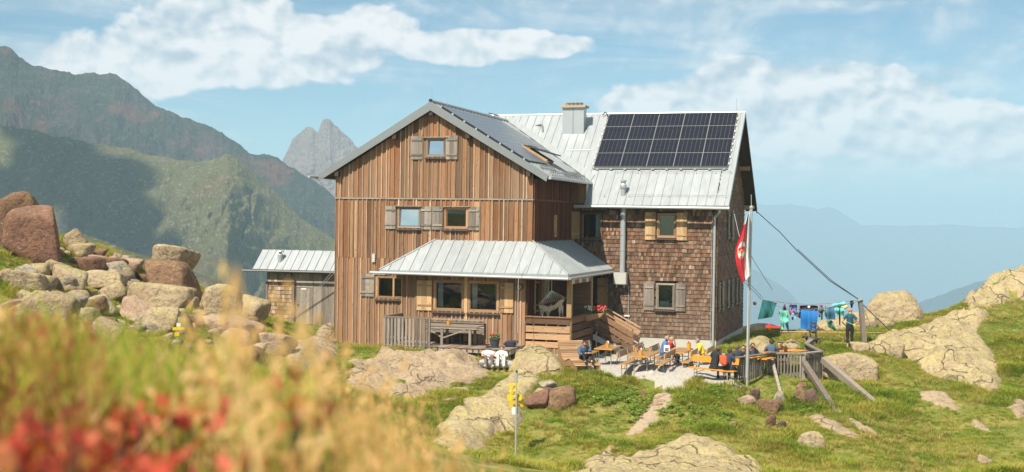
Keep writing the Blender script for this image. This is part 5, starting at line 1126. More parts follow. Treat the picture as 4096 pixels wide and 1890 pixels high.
def strut(a,b_,w_,h_,label):
    A=at(*a);B_=at(*b_); o=MB().beam(A,B_,w_,h_).obj('timber_strut',M['grey_x']); return tag(o,label,'timber')
strut((3216,1452,47.55),(3352,1662,43.6),.20,.17,'thick grey timber strut propping the fence corner')
strut((3292,1440,48.6),(3540,1650,44.6),.20,.22,'long grey timber strut running down the meadow from the fence')
strut((3088,1442,47.5),(3138,1640,44.6),.10,.12,'thin brown timber strut in front of the fence slats')
tag(MB().beam(at(4022,1716,42.5),at(4190,1712,42.6),.22,.16).obj('timber_beam',M['grey_x']),'grey squared timber lying in the meadow at the right edge','timber')
# ------------------------------------------------------------------ flag
fl=thing('flagpole','tall grey steel flagpole in front of the terrace fence','flagpole',(8.58,46.,-.9))
MB().tube([(0,0,0),(.035,0,3.4),(.075,0,7.1)],[.062,.055,.048],12).obj('pole',M['galv'],fl); MB().tube([(.075,0,7.1),(.06,0,7.55)],.012,6).obj('tip',M['galv'],fl); MB().lathe([(.07,0),(.07,.06),(.03,.1)],(.075,0,7.05),10).obj('collar',M['galv'],fl)
MB().tube([(.0,-.09,.9),(-.02,-.10,3.2),(.0,-.08,7.0)],.007,4).obj('halyard',M['white'],fl)
T_=[0,.12,.25,.45,.6,.75,.9,1.0]
Lx=[326,268,222,150,146,165,205,235]; Dx=[327,299,287,283,268,264,270,285]; Rx=[330,331,330,326,336,352,372,300]; Ly=[190,310,455,680,815,925,1075,1165]; Dy=[190,300,440,640,800,930,1060,1130]; Ry=[190,300,420,640,790,930,1062,1115]
def flagpt(s,t):                                                    # s: 0 free edge .. 1 hoist
    f=lambda a:np.interp(t,T_,a); k=s/.55 if s<.55 else (s-.55)/.45
    X=(f(Lx)+(f(Dx)-f(Lx))*k) if s<.55 else (f(Dx)+(f(Rx)-f(Dx))*k); Y_=(f(Ly)+(f(Dy)-f(Ly))*k) if s<.55 else (f(Dy)+(f(Ry)-f(Dy))*k)
    return at(2900+X/3.5,800+Y_/3.5,45.85+.16*math.sin(s*11+t*2)+.25*(s-.6)**2)
m,t,b=newmat('flag_red'); b.inputs['Base Color'].default_value=(.62,.018,.03,1); b.inputs['Roughness'].default_value=.75; M['fred']=m
M['fwhite']=plain('flag_white',(.80,.79,.77),.75,0,.03); M['gold']=plain('gold_thread',(.75,.45,.05),.6)
fg=thing('flag','white and red flag with a red eagle emblem hanging from the pole','flag',(0,0,0))
def flagpatch(name,s0,s1,t0,t1,ns,nt,mat,off=0,mask=None):
    mb=MB(); 
    for i in range(ns):
        for j in range(nt):
            sa,sb=s0+(s1-s0)*i/ns,s0+(s1-s0)*(i+1)/ns; ta,tb_=t0+(t1-t0)*j/nt,t0+(t1-t0)*(j+1)/nt
            if mask and not mask((sa+sb)/2,(ta+tb_)/2): continue
            q=[flagpt(sa,ta),flagpt(sb,ta),flagpt(sb,tb_),flagpt(sa,tb_)]; e=np.array([0,-.012,0]); o_=np.array([0,-off,0])
            mb.hexa([tuple(k+o_) for k in q]+[tuple(k+o_+e) for k in q])
    return mb.obj(name,mat,fg,False)
flagpatch('white_stripe',.55,1,0,1,8,40,M['fwhite']); flagpatch('red_stripe',0,.55,0.0,1,10,40,M['fred'],0,lambda s,t:t>.16)
flagpatch('white_corner',0,.55,0,.16,6,6,M['fwhite'])
ce=(.34,.50)
flagpatch('emblem_ground',.0,.56,.34,.66,28,40,M['fwhite'],.014,lambda s,t:((s-ce[0])/.22)**2+((t-ce[1])/.125)**2<1)
def eagle(s,t):
    x=(s-ce[0])/.22; y=(t-ce[1])/.125
    body=abs(x)<.16 and -.75<y<.75; wing=.16<=abs(x)<.85 and -.45+.2*abs(x)<y<.15+.35*math.sin(abs(x)*16)*.6; tail=abs(x)<.42*(y) and .45<y<.9; head=(x-.05)**2+(y+.7)**2<.035
    return body or wing or tail or head
flagpatch('emblem_eagle',.1,.56,.36,.64,46,56,M['fred'],.028,eagle)
flagpatch('emblem_gold',.1,.56,.36,.64,40,50,M['gold'],.042,lambda s,t:(abs((t-ce[1])/.125+.02-.3*abs((s-ce[0])/.22))<.075 and abs((s-ce[0])/.22)<.7) or ((s-ce[0]+.01)/.05)**2+((t-ce[1]-.07)/.02)**2<1)
flagpatch('emblem_crown',.22,.48,.335,.40,20,16,M['lead'],.03,lambda s,t:math.sin(s*120)>-.2)
# ------------------------------------------------------------------ signposts
M['sign_yellow']=plain('sign_yellow',(.80,.52,.015),.45,0,.04); M['sign_white']=plain('sign_white',(.76,.76,.73),.5,0,.04)
sp=thing('trail_signpost','steel trail signpost with four yellow boards seen from behind','signpost',tuple(G(2063,1838)))
base=np.array(sp.location)
Ys=base[1]
def loc(px,py,dy=0): return tuple(at(px,py,Ys+dy)-base)
MB().tube([(0,0,-.2),loc(2067,1488)],.03,10).obj('post',M['galv'],sp)
MB().beam(loc(2058,1502,.02),loc(2060,1522,.02),.07,.05).obj('bracket',M['galv'],sp); q=loc(2067,1490); MB().box(q[0]-.035,q[0]+.035,q[1]-.035,q[1]+.035,q[2],q[2]+.05).obj('cap',M['black'],sp)
for x0,x1,y0,y1,tip,dy in ((2038,2072,1533,1553,1,.12),(2039,2071,1556,1576,-1,.12),(2030,2084,1579,1602,1,.05),(2035,2092,1604,1627,0,-.05)):
    a=loc(x0,y1,.08+dy);b_=loc(x1,y1+(1 if tip>=0 else -1),.08-dy);c_=loc(x1,y0,.08-dy);d_=loc(x0,y0,.08+dy)
    e=loc(x1+5,(y0+y1)/2,.08-dy) if tip==1 else (loc(x0-5,(y0+y1)/2,.08+dy) if tip==-1 else None)
    poly=[a,b_]+([e] if tip==1 else [])+[c_,d_]+([e] if tip==-1 else []); o=MB().prism(poly,(0,.015,0)).obj('sign_board',M['sign_yellow'],sp)
    MB().beam(loc((x0+x1)/2-12,(y0+y1)/2+2,.04),loc((x0+x1)/2+14,(y0+y1)/2,.04),.02,.03).obj('clamp',M['galv'],o)
a,b_,c_,d_=loc(2047,1659,.06),loc(2076,1659,.06),loc(2076,1630,.06),loc(2047,1630,.06); MB().prism([a,b_,c_,d_],(0,.015,0)).obj('notice_board',M['sign_white'],sp)
ss=thing('trail_sign','small yellow arrow trail sign half hidden by the left grass','signpost',tuple(G(712,1390))); base=np.array(ss.location); Ys=base[1]
MB().tube([(0,0,-.3),loc(713,1294)],.025,8).obj('post',M['galv'],ss)
MB().prism([loc(690,1322,-.05),loc(735,1321,-.05),loc(742,1315,-.05),loc(735,1309,-.05),loc(690,1310,-.05)],(0,.02,0)).obj('sign_board',M['sign_yellow'],ss)
MB().prism([loc(699,1345,-.05),loc(717,1345,-.05),loc(717,1330,-.05),loc(699,1330,-.05)],(0,.02,0)).obj('sign_board',M['sign_yellow'],ss); MB().prism([loc(706,1308,-.05),loc(722,1308,-.05),loc(722,1293,-.05),loc(706,1293,-.05)],(0,.02,0)).obj('notice_board',M['sign_white'],ss)
# ------------------------------------------------------------------ clothes line
YL=54.3
cpole=thing('clothes_pole','leaning grey timber pole holding the clothes lines','pole',tuple(at(3457,1368,YL)))
base=np.array(cpole.location); Ys=YL
MB().beam(loc(3457,1372),loc(3447,1256),.20,.2,(0,1,0)).obj('lower_post',M['grey_wood'],cpole); MB().beam(loc(3447.2,1257),loc(3440,1198),.18,.18,(0,1,0)).obj('upper_post',M['lead'],cpole); MB().beam(loc(3430,1203,-.1),loc(3452,1195,-.1),.08,.08).obj('cross_arm',M['galv'],cpole)
def line(name,pts,r_,mat,label,cat,group=None):
    return tag(MB().tube([tuple(at(*p)) for p in pts],r_,5).obj(name,mat),label,cat,group)
hw=H(6.78,14.6,2.95)
def lineto(name,p0,pts,r_,mat,label,cat): return tag(MB().tube([p0]+[tuple(at(*p)) for p in pts],r_,5).obj(name,mat),label,cat)
lineto('clothes_line',hw,[(3060,1202,58),(3140,1212,55.5),(3230,1219,YL),(3340,1214,YL),(3440,1200,YL)],.011,M['lead'],'upper clothes line between the hut and the pole','clothes line')
lineto('clothes_line',H(6.78,14.6,2.75),[(3060,1212,58),(3150,1236,55),(3230,1240,YL-.35),(3340,1228,YL-.3),(3436,1206,YL)],.011,M['lead'],'lower clothes line between the hut and the pole','clothes line')
line('cable',[(3012,834,62.5),(3120,930,60),(3185,1000,58.3),(3320,1125,56),(3440,1202,YL)],.02,M['black'],'dark double cable from the roof corner down to the clothes pole','cable')
line('cable',[(3190,998,58.3),(3325,1122,56),(3446,1206,YL+.1)],.016,M['black'],'second strand of the cable ending at the clothes pole','cable')
line('stay_rope',[(3446,1216,YL),(3505,1352,55.2)],.018,M['white'],'white stay rope of the clothes pole','rope'); line('stay_rope',[(3450,1218,YL),(3570,1334,57)],.02,M['black'],'dark stay rope of the clothes pole','rope')
line('slack_line',[(3122,1328,58),(3300,1330,57),(3440,1331,56.5),(3620,1334,57.5),(3690,1332,59)],.022,plain('orange_strap',(.65,.33,.16),.7),'thin orange strap stretched low across the meadow','strap')
line('guy_wire',[(2938,858,54),(2954,934,49),(2962,960,46.2)],.012,M['galv'],'thin wire from the roof corner to the flag','wire')
line('guy_wire',[(3003,1020,46.2),(3020,1052,52),(3090,1160,62)],.012,M['lead'],'thin wire running from the flagpole down behind the laundry','wire')
def r8(x,y): return 3000+x/4.574,1160+y/4.574
def cloth(name,patches,col,label,cat,dY=0,pegs=(),wav=.05,cols=None):
    o=thing(name,label,cat,tuple(at(*r8(*patches[0][0]),YL+dY))); base=np.array(o.location); ph=random.random()*6
    for k,q in enumerate(patches):
        mb=MB(); n=8; P4=[np.array(r8(*c)) for c in q]
        def pt(s,t_):
            c=(P4[0]*(1-s)+P4[1]*s)*(1-t_)+(P4[3]*(1-s)+P4[2]*s)*t_
            return at(c[0],c[1],YL+dY+wav*math.sin(s*9+ph+k)*(.25+t_)+.04*math.sin(t_*5+ph))-base
        idx=lambda i,j:i*(n+1)+j; vs=[pt(i/n,j/n) for i in range(n+1) for j in range(n+1)]; N_=len(vs); vs2=[v+np.array([0,.014,0]) for v in vs]
        mb.add(vs+vs2,[(idx(i,j),idx(i+1,j),idx(i+1,j+1),idx(i,j+1)) for i in range(n) for j in range(n)]+[(N_+idx(i,j+1),N_+idx(i+1,j+1),N_+idx(i+1,j),N_+idx(i,j)) for i in range(n) for j in range(n)])
        mb.obj('fabric',(cols[k] if cols else col),o,True)
    for p in pegs: a=at(*r8(*p),YL+dY-.03)-base; MB().box(a[0]-.012,a[0]+.012,a[1]-.01,a[1]+.03,a[2]-.03,a[2]+.05).obj('peg',M['peg'],o)
    return o
M['peg']=plain('pink_peg',(.75,.18,.35),.5)
C_=lambda n,c:plain(n,c,.85,0,.1,6)
c1=C_('teal_towel',(.012,.115,.115)); c2=C_('mint_cloth',(.20,.62,.50)); c3=C_('slate_blue',(.10,.15,.30)); c4=C_('royal_blue',(.02,.19,.55)); c5=C_('black_cloth',(.012,.011,.014)); c6=C_('heather_grey',(.13,.115,.14)); c7=C_('sage_green',(.10,.26,.16)); c8=C_('steel_blue',(.045,.15,.25)); c9=C_('turquoise',(.16,.60,.58)); c10=C_('cream_yellow',(.72,.52,.22)); c11=C_('light_blue',(.22,.42,.75)); c12=C_('crimson',(.55,.03,.05)); c13=C_('olive_grey',(.17,.16,.13))
cloth('towel',[[(232,182),(492,238),(408,500),(142,545)]],c1,'dark teal towel blowing on the line left of the other laundry','towel',.3,[(462,225)])
cloth('wash_bag',[[(62,208),(124,222),(112,292),(50,275)]],c13,'small grey bag hanging nearest to the hut on the line','bag',1.2)
cloth('beanie',[[(622,258),(646,258),(675,384),(588,380)]],c6,'pointed grey woolly hat pegged above the mint jacket','hat',0,[(634,255)])
cloth('jacket',[[(545,372),(712,388),(722,590),(560,560)],[(545,372),(590,380),(560,470),(520,465)],[(560,560),(625,575),(622,728),(575,725)],[(650,420),(720,430),(712,600),(625,600)],[(632,600),(702,598),(716,782),(706,780)]],c2,'mint green jacket with a dark leg hanging below it','jacket',-.35,[(712,380)],.05,[c2,c2,c2,c2,c1])
cloth('shorts',[[(728,270),(860,275),(862,410),(800,400)],[(728,270),(800,272),(775,385),(708,370)]],c3,'slate blue shorts high on the line','shorts',0,[(788,265)])
cloth('sock',[[(712,388),(760,392),(765,440),(712,430)],[(715,428),(752,438),(742,470),(722,468)]],c12,'small crimson sock beside the mint jacket','sock',-.35,[(714,380)])
cloth('socks',[[(785,385),(820,390),(805,460),(765,440)],[(800,440),(822,390),(835,540),(812,545)],[(765,500),(795,500),(795,555),(765,552)]],c11,'pair of light blue socks with dark toes','socks',-.35,[(786,378),(820,382)],.03,[c11,c11,c5])
cloth('underwear',[[(828,415),(890,418),(880,490),(832,480)]],c6,'small dark garment between the socks and the blue towel','underwear',-.3)
cloth('shirt',[[(912,285),(1240,288),(1245,385),(905,390)],[(905,400),(935,395),(930,530),(872,500)]],c5,'black shirt with a white logo dot behind the blue towel','shirt',0,[(934,280),(1100,280),(1222,283)])
q=at(*r8(1078,315),YL-.06); tag(MB().ball(tuple(q),(.055,.012,.055),10,6).obj('shirt_print',M['white'],bpy.data.objects['shirt']),None); _o=bpy.data.objects['shirt_print']; _o.location=-Vector(bpy.data.objects['shirt'].location)
cloth('towel',[[(932,368),(1250,388),(1215,750),(922,712)],[(990,372),(1130,380),(1120,755),(1020,735)]],c4,'large royal blue towel in the middle of the line','towel',-.35,[(1172,388)],.02)
cloth('trousers',[[(1275,285),(1330,285),(1365,400),(1250,400)],[(1250,395),(1300,400),(1290,495),(1255,505)],[(1300,395),(1340,400),(1325,555),(1298,545)]],c6,'grey purple trousers with a teal leg right of the blue towel','trousers',-.1,[(1300,268)],.04,[c6,c6,c1])
cloth('scarf',[[(1370,285),(1388,320),(1420,560),(1365,460)],[(1380,560),(1500,560),(1605,772),(1440,690)]],c7,'sage green cloth trailing down in a point','cloth',-.1,[(1370,278)])
cloth('shorts',[[(1405,330),(1540,315),(1565,545),(1400,550)]],c8,'steel blue shorts pegged before the turquoise shirt','shorts',-.3,[(1438,320),(1520,310)])
cloth('shirt',[[(1475,265),(1745,215),(1750,320),(1540,340)],[(1540,330),(1730,345),(1718,490),(1570,455)]],c9,'turquoise shirt near the right end of the line','shirt',0,[(1488,255),(1745,222)])
cloth('cloth',[[(1690,300),(1775,280),(1788,320),(1740,360)],[(1690,300),(1740,360),(1700,345),(1660,320)]],c10,'small cream yellow cloth before the turquoise shirt','cloth',-.3)
cloth('belt',[[(1635,335),(1652,330),(1655,490),(1625,490)],[(1625,490),(1655,490),(1655,660),(1632,640)]],c5,'long thin black strap hanging on the line','strap',-.3)
cloth('cap',[[(1835,200),(1885,195),(1905,260),(1828,275)],[(1840,270),(1890,265),(1870,338),(1848,330)]],c5,'black sock pegged next to the clothes pole','sock',0)
pbag=thing('plastic_bag','crumpled pale blue plastic bag on the grass by the clothes pole','bag',tuple(G(3497,1368)))
v,f=rockmesh('p',(.42,.3,.18),55,None,3,8,.25); npmesh('film',v+np.array([0,0,.07]),f,plain('pale_blue_film',(.45,.60,.68),.3),True,pbag); MB().tube([(-.15,0,.1),(-.05,.02,.2),(.1,0,.12)],.012,5).obj('handle',M['white'],pbag)
tag(npmesh('trail_mark',rockmesh('t',(.42,.28,.2),56,None,3,5,.05)[0],rockmesh('t',(.42,.28,.2),56,None,3,5,.05)[1],plain('trail_paint',(.72,.55,.52),.7)),'white and red painted marker stone at the tip of the cracked slab','trail mark').location=tuple(G(3942,1584)+np.array([0,-.1,.02]))
# red mast arm far behind the mound
ma=thing('mast_arm','red steel arm standing on the dark mound behind the laundry','mast',tuple(at(3078,1326,74))); base=np.array(ma.location); Ys=74
mr=plain('signal_red',(.62,.07,.03),.5); MB().beam(loc(3063,1307.5),loc(3086,1308),.16,.17).obj('arm',mr,ma); MB().beam(loc(3086.5,1309),loc(3123,1309),.12,.12).obj('boom',mr,ma); MB().beam(loc(3078,1330),loc(3078,1304),.12,.12,(0,1,0)).obj('post',mr,ma); MB().tube([loc(3070,1305),loc(3077,1296),loc(3084,1305)],.03,6).obj('top_bracket',mr,ma); MB().beam(loc(3122,1330),loc(3122,1310),.05,.05,(0,1,0)).obj('strut',M['lead'],ma)
# stacked metal animals
sc_=thing('animal_sculpture','dark metal sculpture of small animals standing on a donkey','sculpture',(lambda p:(p[0],p[1],gz(p[0],p[1])))(at(3252,1366,53.4))); M['iron']=plain('rusty_iron',(.085,.07,.06),.6,.5,.3)
def beast(parent,x,z,s,name):
    mb=MB(); mb.ball((x,0,z+s*.62),(s*.48,s*.16,s*.19),10,7)
    for dx in (-.36,-.30,.30,.38): mb.tube([(x+dx*s,(.08 if dx in(-.36,.30) else -.08)*s,z+s*.58),(x+dx*s*1.02,.08*s*(1 if dx in(-.36,.30) else -1),z+s*.28),(x+dx*s*.98,.08*s*(1 if dx in(-.36,.30) else -1),z)],[s*.075,s*.045,s*.04],6)
    mb.tube([(x-s*.38,0,z+s*.68),(x-s*.52,0,z+s*.88)],[s*.13,s*.09],7); mb.tube([(x-s*.47,0,z+s*.92),(x-s*.60,0,z+s*.82),(x-s*.70,0,z+s*.70)],[s*.085,s*.085,s*.05],7)
    for y in (-.05,.05): mb.tube([(x-s*.46,y*s,z+s*.95),(x-s*.43,y*s*1.5,z+s*1.1)],[s*.04,s*.012],5)
    mb.tube([(x+s*.46,0,z+s*.70),(x+s*.6,0,z+s*.72),(x+s*.66,0,z+s*.84)],[s*.03,s*.022,s*.012],5)
    return mb.obj(name,M['iron'],parent,True)
beast(sc_,-.02,0,.62,'donkey'); beast(sc_,.0,.48,.36,'middle_animal'); beast(sc_,.02,.76,.24,'small_animal'); beast(sc_,.02,.94,.2,'top_animal')
# ------------------------------------------------------------------ people
def humanize(joints,edges,rad):
    bm=bmesh.new(); names=list(joints); ix={n:i for i,n in enumerate(names)}
    vs=[bm.verts.new(joints[n]) for n in names]
    for a,b_ in edges: bm.edges.new((vs[ix[a]],vs[ix[b_]]))
    me=bpy.data.meshes.new('skeleton'); bm.to_mesh(me); bm.free()
    o=bpy.data.objects.new('skeleton',me); COL.objects.link(o)
    o.modifiers.new('skin','SKIN').use_smooth_shade=True
    sk=me.skin_vertices[0].data
    for n,i in ix.items(): r_=rad[n]; sk[i].radius=(r_,r_) if not isinstance(r_,tuple) else r_
    sk[ix['pelvis']].use_root=True
    s=o.modifiers.new('sub','SUBSURF'); s.levels=1; s.render_levels=1
    dg=bpy.context.evaluated_depsgraph_get(); out=bpy.data.meshes.new_from_object(o.evaluated_get(dg)); bpy.data.objects.remove(o); return out
SKIN=plain('skin',(.56,.30,.20),.55,0,.05); SKIN2=plain('skin_tanned',(.42,.21,.13),.55,0,.05)
_pm={}
def clothmat(c):
    if c not in _pm: _pm[c]=plain('clothing',c,.85,0,.12,9)
    return _pm[c]
def person(label,loc,face,pose='sit',shirt=(.1,.1,.1),sleeve='short',trousers=(.03,.03,.03),leg='long',shoe=(.03,.03,.03),hair=(.06,.035,.02),hairlen=0,hat=None,arms='table',scale=1.0,skin=SKIN,lean=0.0,female=False,headturn=0,headdown=0,hatcol=(.03,.03,.035),socks=None):
    """local frame: +y is where the person faces, z up, origin on the ground (standing) or under the seat"""
    r_=thing('person',label,'person',loc,face)
    J={};E_=[]
    hz={'sit':.50,'stand':.93,'knees':.50,'lie':.30}[pose]; sw=.19 if not female else .165
    rot=Matrix.Rotation(-lean,3,'X')
    up=lambda x,y,z:Vector((0,0,hz))+rot@Vector((x,y,z))
    J['pelvis']=up(0,0,0); J['waist']=up(0,.01,.17); J['chest']=up(0,.0,.36); J['neckb']=up(0,-.01,.52); J['neck']=up(0,.015,.58)
    hd=J['neck']; hr=Matrix.Rotation(-headdown,3,'X'); hrz=Matrix.Rotation(headturn,3,'Z'); hp=lambda x,y,z:hd+hrz@(hr@Vector((x,y,z)))
    J['jaw']=hp(0,.03,.06); J['face']=hp(0,.025,.125); J['crown']=hp(0,.005,.20)
    E_+= [('pelvis','waist'),('waist','chest'),('chest','neckb'),('neckb','neck'),('neck','jaw'),('jaw','face'),('face','crown')]
    rad=dict(pelvis=(.155,.12) if female else (.145,.115),waist=(.125,.10) if female else (.14,.105),chest=(.15,.11),neckb=(.085,.075),neck=.052,jaw=.068,face=.086,crown=.07)
    J['nose']=hp(0,.115,.098); E_.append(('face','nose')); rad['nose']=.010
    for s_,k in ((-1,'l'),(1,'r')):
        J['ear'+k]=hp(s_*.092,.0,.105); E_.append(('face','ear'+k)); rad['ear'+k]=.018
        J['sh'+k]=up(s_*sw,-.01,.46); E_.append(('neckb','sh'+k)); rad['sh'+k]=.062 if not female else .052
        S_=J['sh'+k]
        if arms=='table': el=up(s_*(sw+.07),.16,.22); wr=Vector((s_*.12,.42+.25*lean,hz+.27))
        elif arms=='hips': el=up(s_*(sw+.19),-.09,.22); wr=up(s_*.19,.03,.08)
        elif arms=='knees': el=up(s_*(sw+.05),.22,.30); wr=Vector((s_*-.03,.52,hz+.30))
        elif arms=='drink' and s_==1: el=up(s_*(sw+.10),.20,.28); wr=hp(.05,.22,.02)
        elif arms=='drink': el=up(s_*(sw+.06),.14,.20); wr=Vector((s_*.15,.40,hz+.25))
        elif arms=='face' and s_==-1: el=up(s_*(sw+.02),.24,.22); wr=hp(-.07,.13,.03)
        elif arms=='face': el=up(s_*(sw+.06),.14,.20); wr=Vector((s_*.05,.38,hz+.25))
        elif arms=='lap': el=up(s_*(sw+.06),.06,.18); wr=up(s_*.06,.2,.10)
        else: el=up(s_*(sw+.05),-.02,.17); wr=up(s_*(sw+.06),.05,-.07)
        J['el'+k]=el;J['wr'+k]=wr; E_+= [('sh'+k,'el'+k),('el'+k,'wr'+k)]; rad['el'+k]=.043 if not female else .038; rad['wr'+k]=.028
        d=(wr-el).normalized()
        if arms=='hips': d=Vector((-s_*.5,.6,-.45)).normalized()
        side=d.cross(Vector((0,0,1))); side=side.normalized() if side.length>.1 else Vector((1,0,0)); nrm=side.cross(d)
        J['pa'+k]=wr+d*.07; E_.append(('wr'+k,'pa'+k)); rad['pa'+k]=(.036,.018)
        for q in range(4):
            L=(.075,.085,.08,.062)[q]; o_=side*(.03-.02*q); a=wr+d*.085+o_; b_=a+d*L*.55-nrm*.008; c_=b_+d*L*.35-nrm*.022
            for nm,p,rr in ((f'f{q}a{k}',a,.0095),(f'f{q}b{k}',b_,.0085),(f'f{q}c{k}',c_,.007)): J[nm]=p; rad[nm]=rr
            E_+= [('pa'+k,f'f{q}a{k}'),(f'f{q}a{k}',f'f{q}b{k}'),(f'f{q}b{k}',f'f{q}c{k}')]
        a=wr+d*.03+side*.035; b_=a+d*.035+side*.022; J['ta'+k]=a;J['tb'+k]=b_; rad['ta'+k]=.012; rad['tb'+k]=.009; E_+= [('wr'+k,'ta'+k),('ta'+k,'tb'+k)]
        h=Vector((s_*.095,0,hz-.03)); J['hip'+k]=h; E_.append(('pelvis','hip'+k)); rad['hip'+k]=.098 if female else .088
        if pose=='sit': kn=Vector((s_*.15,.44,hz+.0)); an=Vector((s_*.14,.40,.09)); to=an+Vector((s_*.03,.17,-.05))
        elif pose=='stand': kn=Vector((s_*.095,.03 if s_>0 else -.0,.50)); an=Vector((s_*.085,-.04 if s_<0 else .06,.09)); to=an+Vector((s_*.03,.16,-.05))
        elif pose=='knees': kn=Vector((s_*.15,.42,hz+.36)); an=Vector((s_*.13,.62,hz-.02)); to=an+Vector((s_*.03,.16,-.04))
        elif pose=='lie': kn=Vector((s_*.12,.42,hz+.20)); an=Vector((s_*.12,.78,.10)); to=an+Vector((s_*.05,.10,.10))
        J['kn'+k]=kn;J['an'+k]=an;J['to'+k]=to; J['th'+k]=h.lerp(kn,.4); J['ca'+k]=kn.lerp(an,.35)-Vector((0,.02,0)); J['he'+k]=an+Vector((0,-.03,-.045))
        E_+= [('hip'+k,'th'+k),('th'+k,'kn'+k),('kn'+k,'ca'+k),('ca'+k,'an'+k),('an'+k,'to'+k),('an'+k,'he'+k)]; rad['th'+k]=.082 if female else .076; rad['kn'+k]=.054; rad['ca'+k]=.054; rad['an'+k]=.036; rad['to'+k]=(.038,.026); rad['he'+k]=.032
    me=humanize(J,E_,rad); me.materials.clear(); me.materials.append(skin)
    nv=len(me.vertices); co=np.empty(nv*3); me.vertices.foreach_get('co',co); co=co.reshape(-1,3); no=np.empty(nv*3); me.vertices.foreach_get('normal',no); no=no.reshape(-1,3)
    fs=[tuple(p.vertices) for p in me.polygons]
    me.polygons.foreach_set('use_smooth',[True]*len(fs))
    body=link('body',me,r_)
    seg=[(a,b_) for a,b_ in E_]; best=np.full(nv,1e9); own=np.zeros(nv,int); par=np.zeros(nv)
    for i,(a,b_) in enumerate(seg):
        A=np.array(J[a]);B_=np.array(J[b_]); e=B_-A; t_=np.clip(((co-A)@e)/max(e@e,1e-9),0,1); d=np.linalg.norm(co-A-t_[:,None]*e,axis=1)/ (.5*((max(rad[a]) if isinstance(rad[a],tuple) else rad[a])+(max(rad[b_]) if isinstance(rad[b_],tuple) else rad[b_]))+.02)
        m_=d<best; best[m_]=d[m_]; own[m_]=i; par[m_]=t_[m_]
    def pick(test):
        ok=np.array([test(seg[own[i]],par[i]) for i in range(nv)]); return [f for f in fs if all(ok[list(f)])]
    def garment(name,test,col,off):
        F=pick(test)
        if not F: return
        u=sorted({i for f in F for i in f}); mp={i:j for j,i in enumerate(u)}; v=co[u]+no[u]*off
        m2=bpy.data.meshes.new(name); m2.from_pydata([tuple(p) for p in v],[],[tuple(mp[i] for i in f) for f in F]); m2.materials.append(clothmat(col)); m2.polygons.foreach_set('use_smooth',[True]*len(F)); link(name,m2,r_)
    torso={('pelvis','waist'),('waist','chest'),('chest','neckb')}
    def tshirt(s,t_):
        if s in torso: return True
        if s[0]=='neckb' and s[1].startswith('sh'): return True
        if s[0]=='neckb': return t_<.35
        if s[0].startswith('sh'): return sleeve!='none' and (sleeve=='long' or t_<.62)
        if s[0].startswith('el') and s[1].startswith('wr'): return sleeve=='long' and t_<.97
        return False
    def tpants(s,t_):
        if s==('pelvis','waist'): return t_<.75
        if s[0]=='pelvis' and s[1].startswith('hip'): return True
        if s[0].startswith('hip'): return True
        if s[0].startswith('th'): return leg!='short' or t_<.75
        if s[0].startswith('kn'): return leg=='long' or leg=='mid'
        if s[0].startswith('ca'): return (leg=='long' and t_<.97) or (leg=='mid' and t_<.45)
        return False
    garment('trousers',tpants,trousers,.010); garment('shirt',tshirt,shirt,.020)
    if socks: garment('socks',lambda s,t_:s[0].startswith('ca') and t_>.55,socks,.007)
    if shoe: garment('shoes',lambda s,t_:s[0].startswith('an'),shoe,.012)
    # hair, hat, eyes, mouth
    def cap(name,f,off,col,zmin):
        F=[q for q in fs if sum(bool(f(co[i],own[i])) for i in q)>=3]
        if not F: return
        u=sorted({i for q in F for i in q}); mp={i:j for j,i in enumerate(u)}; c0=np.array(hp(0,.01,.12)); v=np.array([co[i]+(co[i]-c0)/max(np.linalg.norm(co[i]-c0),1e-6)*off*(1+.5*mnoise.noise(Vector(co[i])*40)) for i in u])
        m2=bpy.data.meshes.new(name); m2.from_pydata([tuple(p) for p in v],[],[tuple(mp[i] for i in q) for q in F]); m2.materials.append(clothmat(col)); m2.polygons.foreach_set('use_smooth',[True]*len(F)); link(name,m2,r_)
    headseg={i for i,s in enumerate(seg) if s in (('jaw','face'),('face','crown'),('neck','jaw')) or s[1].startswith('ear')}
    inv=(hrz@hr).inverted()
    def inhair(p,ow):
        if ow not in headseg: return False
        q=inv@(Vector(p)-hd)
        if abs(q.x)>.098: return False
        return q.z>(.045-hairlen if q.y<.0 else (.10 if q.y<.045 else .152)) 
    cap('hair',inhair,.016,hair,0)
    if hat:
        def inhat(p,ow): q=inv@(Vector(p)-hd); return ow in headseg and q.z>.135
        cap('hat',inhat,.026,hatcol,0)
        if hat=='cap':
            mb=MB(); pts=[hp(.075*math.cos(a),.07+.11*math.sin(a),.16) for a in np.linspace(0,math.pi,9)]; mb.prism(pts,(0,0,.012)); mb.obj('cap_peak',clothmat(hatcol),r_)
    mb=MB()
    for s_ in (-1,1): mb.ball(tuple(hp(s_*.032,.098,.128)),(.009,.007,.006),6,4)
    mb.obj('eyes',M['black'],r_); MB().ball(tuple(hp(0,.100,.06)),(.02,.006,.004),6,4).obj('mouth',clothmat((.38,.13,.10)),r_)
    r_.scale=(scale,)*3
    return r_
def faceto(dx,dy): return math.atan2(-dx,dy)
def hv(du,dv_): p=np.array(H(du,dv_,0))-np.array(H(0,0,0)); return faceto(p[0],p[1])
P_=person
P_('woman in teal shirt and black trousers standing hands on hips by the clothes pole',tuple(G(3398,1396)),faceto(.12,1),'stand',(.012,.085,.115),'short',(.012,.012,.013),'mid',(.45,.07,.03),(.42,.19,.07),.0,None,'hips',.985,female=True)
pw=[o for o in bpy.data.objects if o.name=='person'][0]
MB().ball((.17,-.06,1.0),(.06,.05,.07),8,6).obj('hip_pouch',clothmat((.6,.72,.05)),pw); MB().tube([(-.18,-.10,1.16),(0,-.15,1.08),(.17,-.1,1.02)],.012,5).obj('belt',clothmat((.5,.42,.3)),pw)
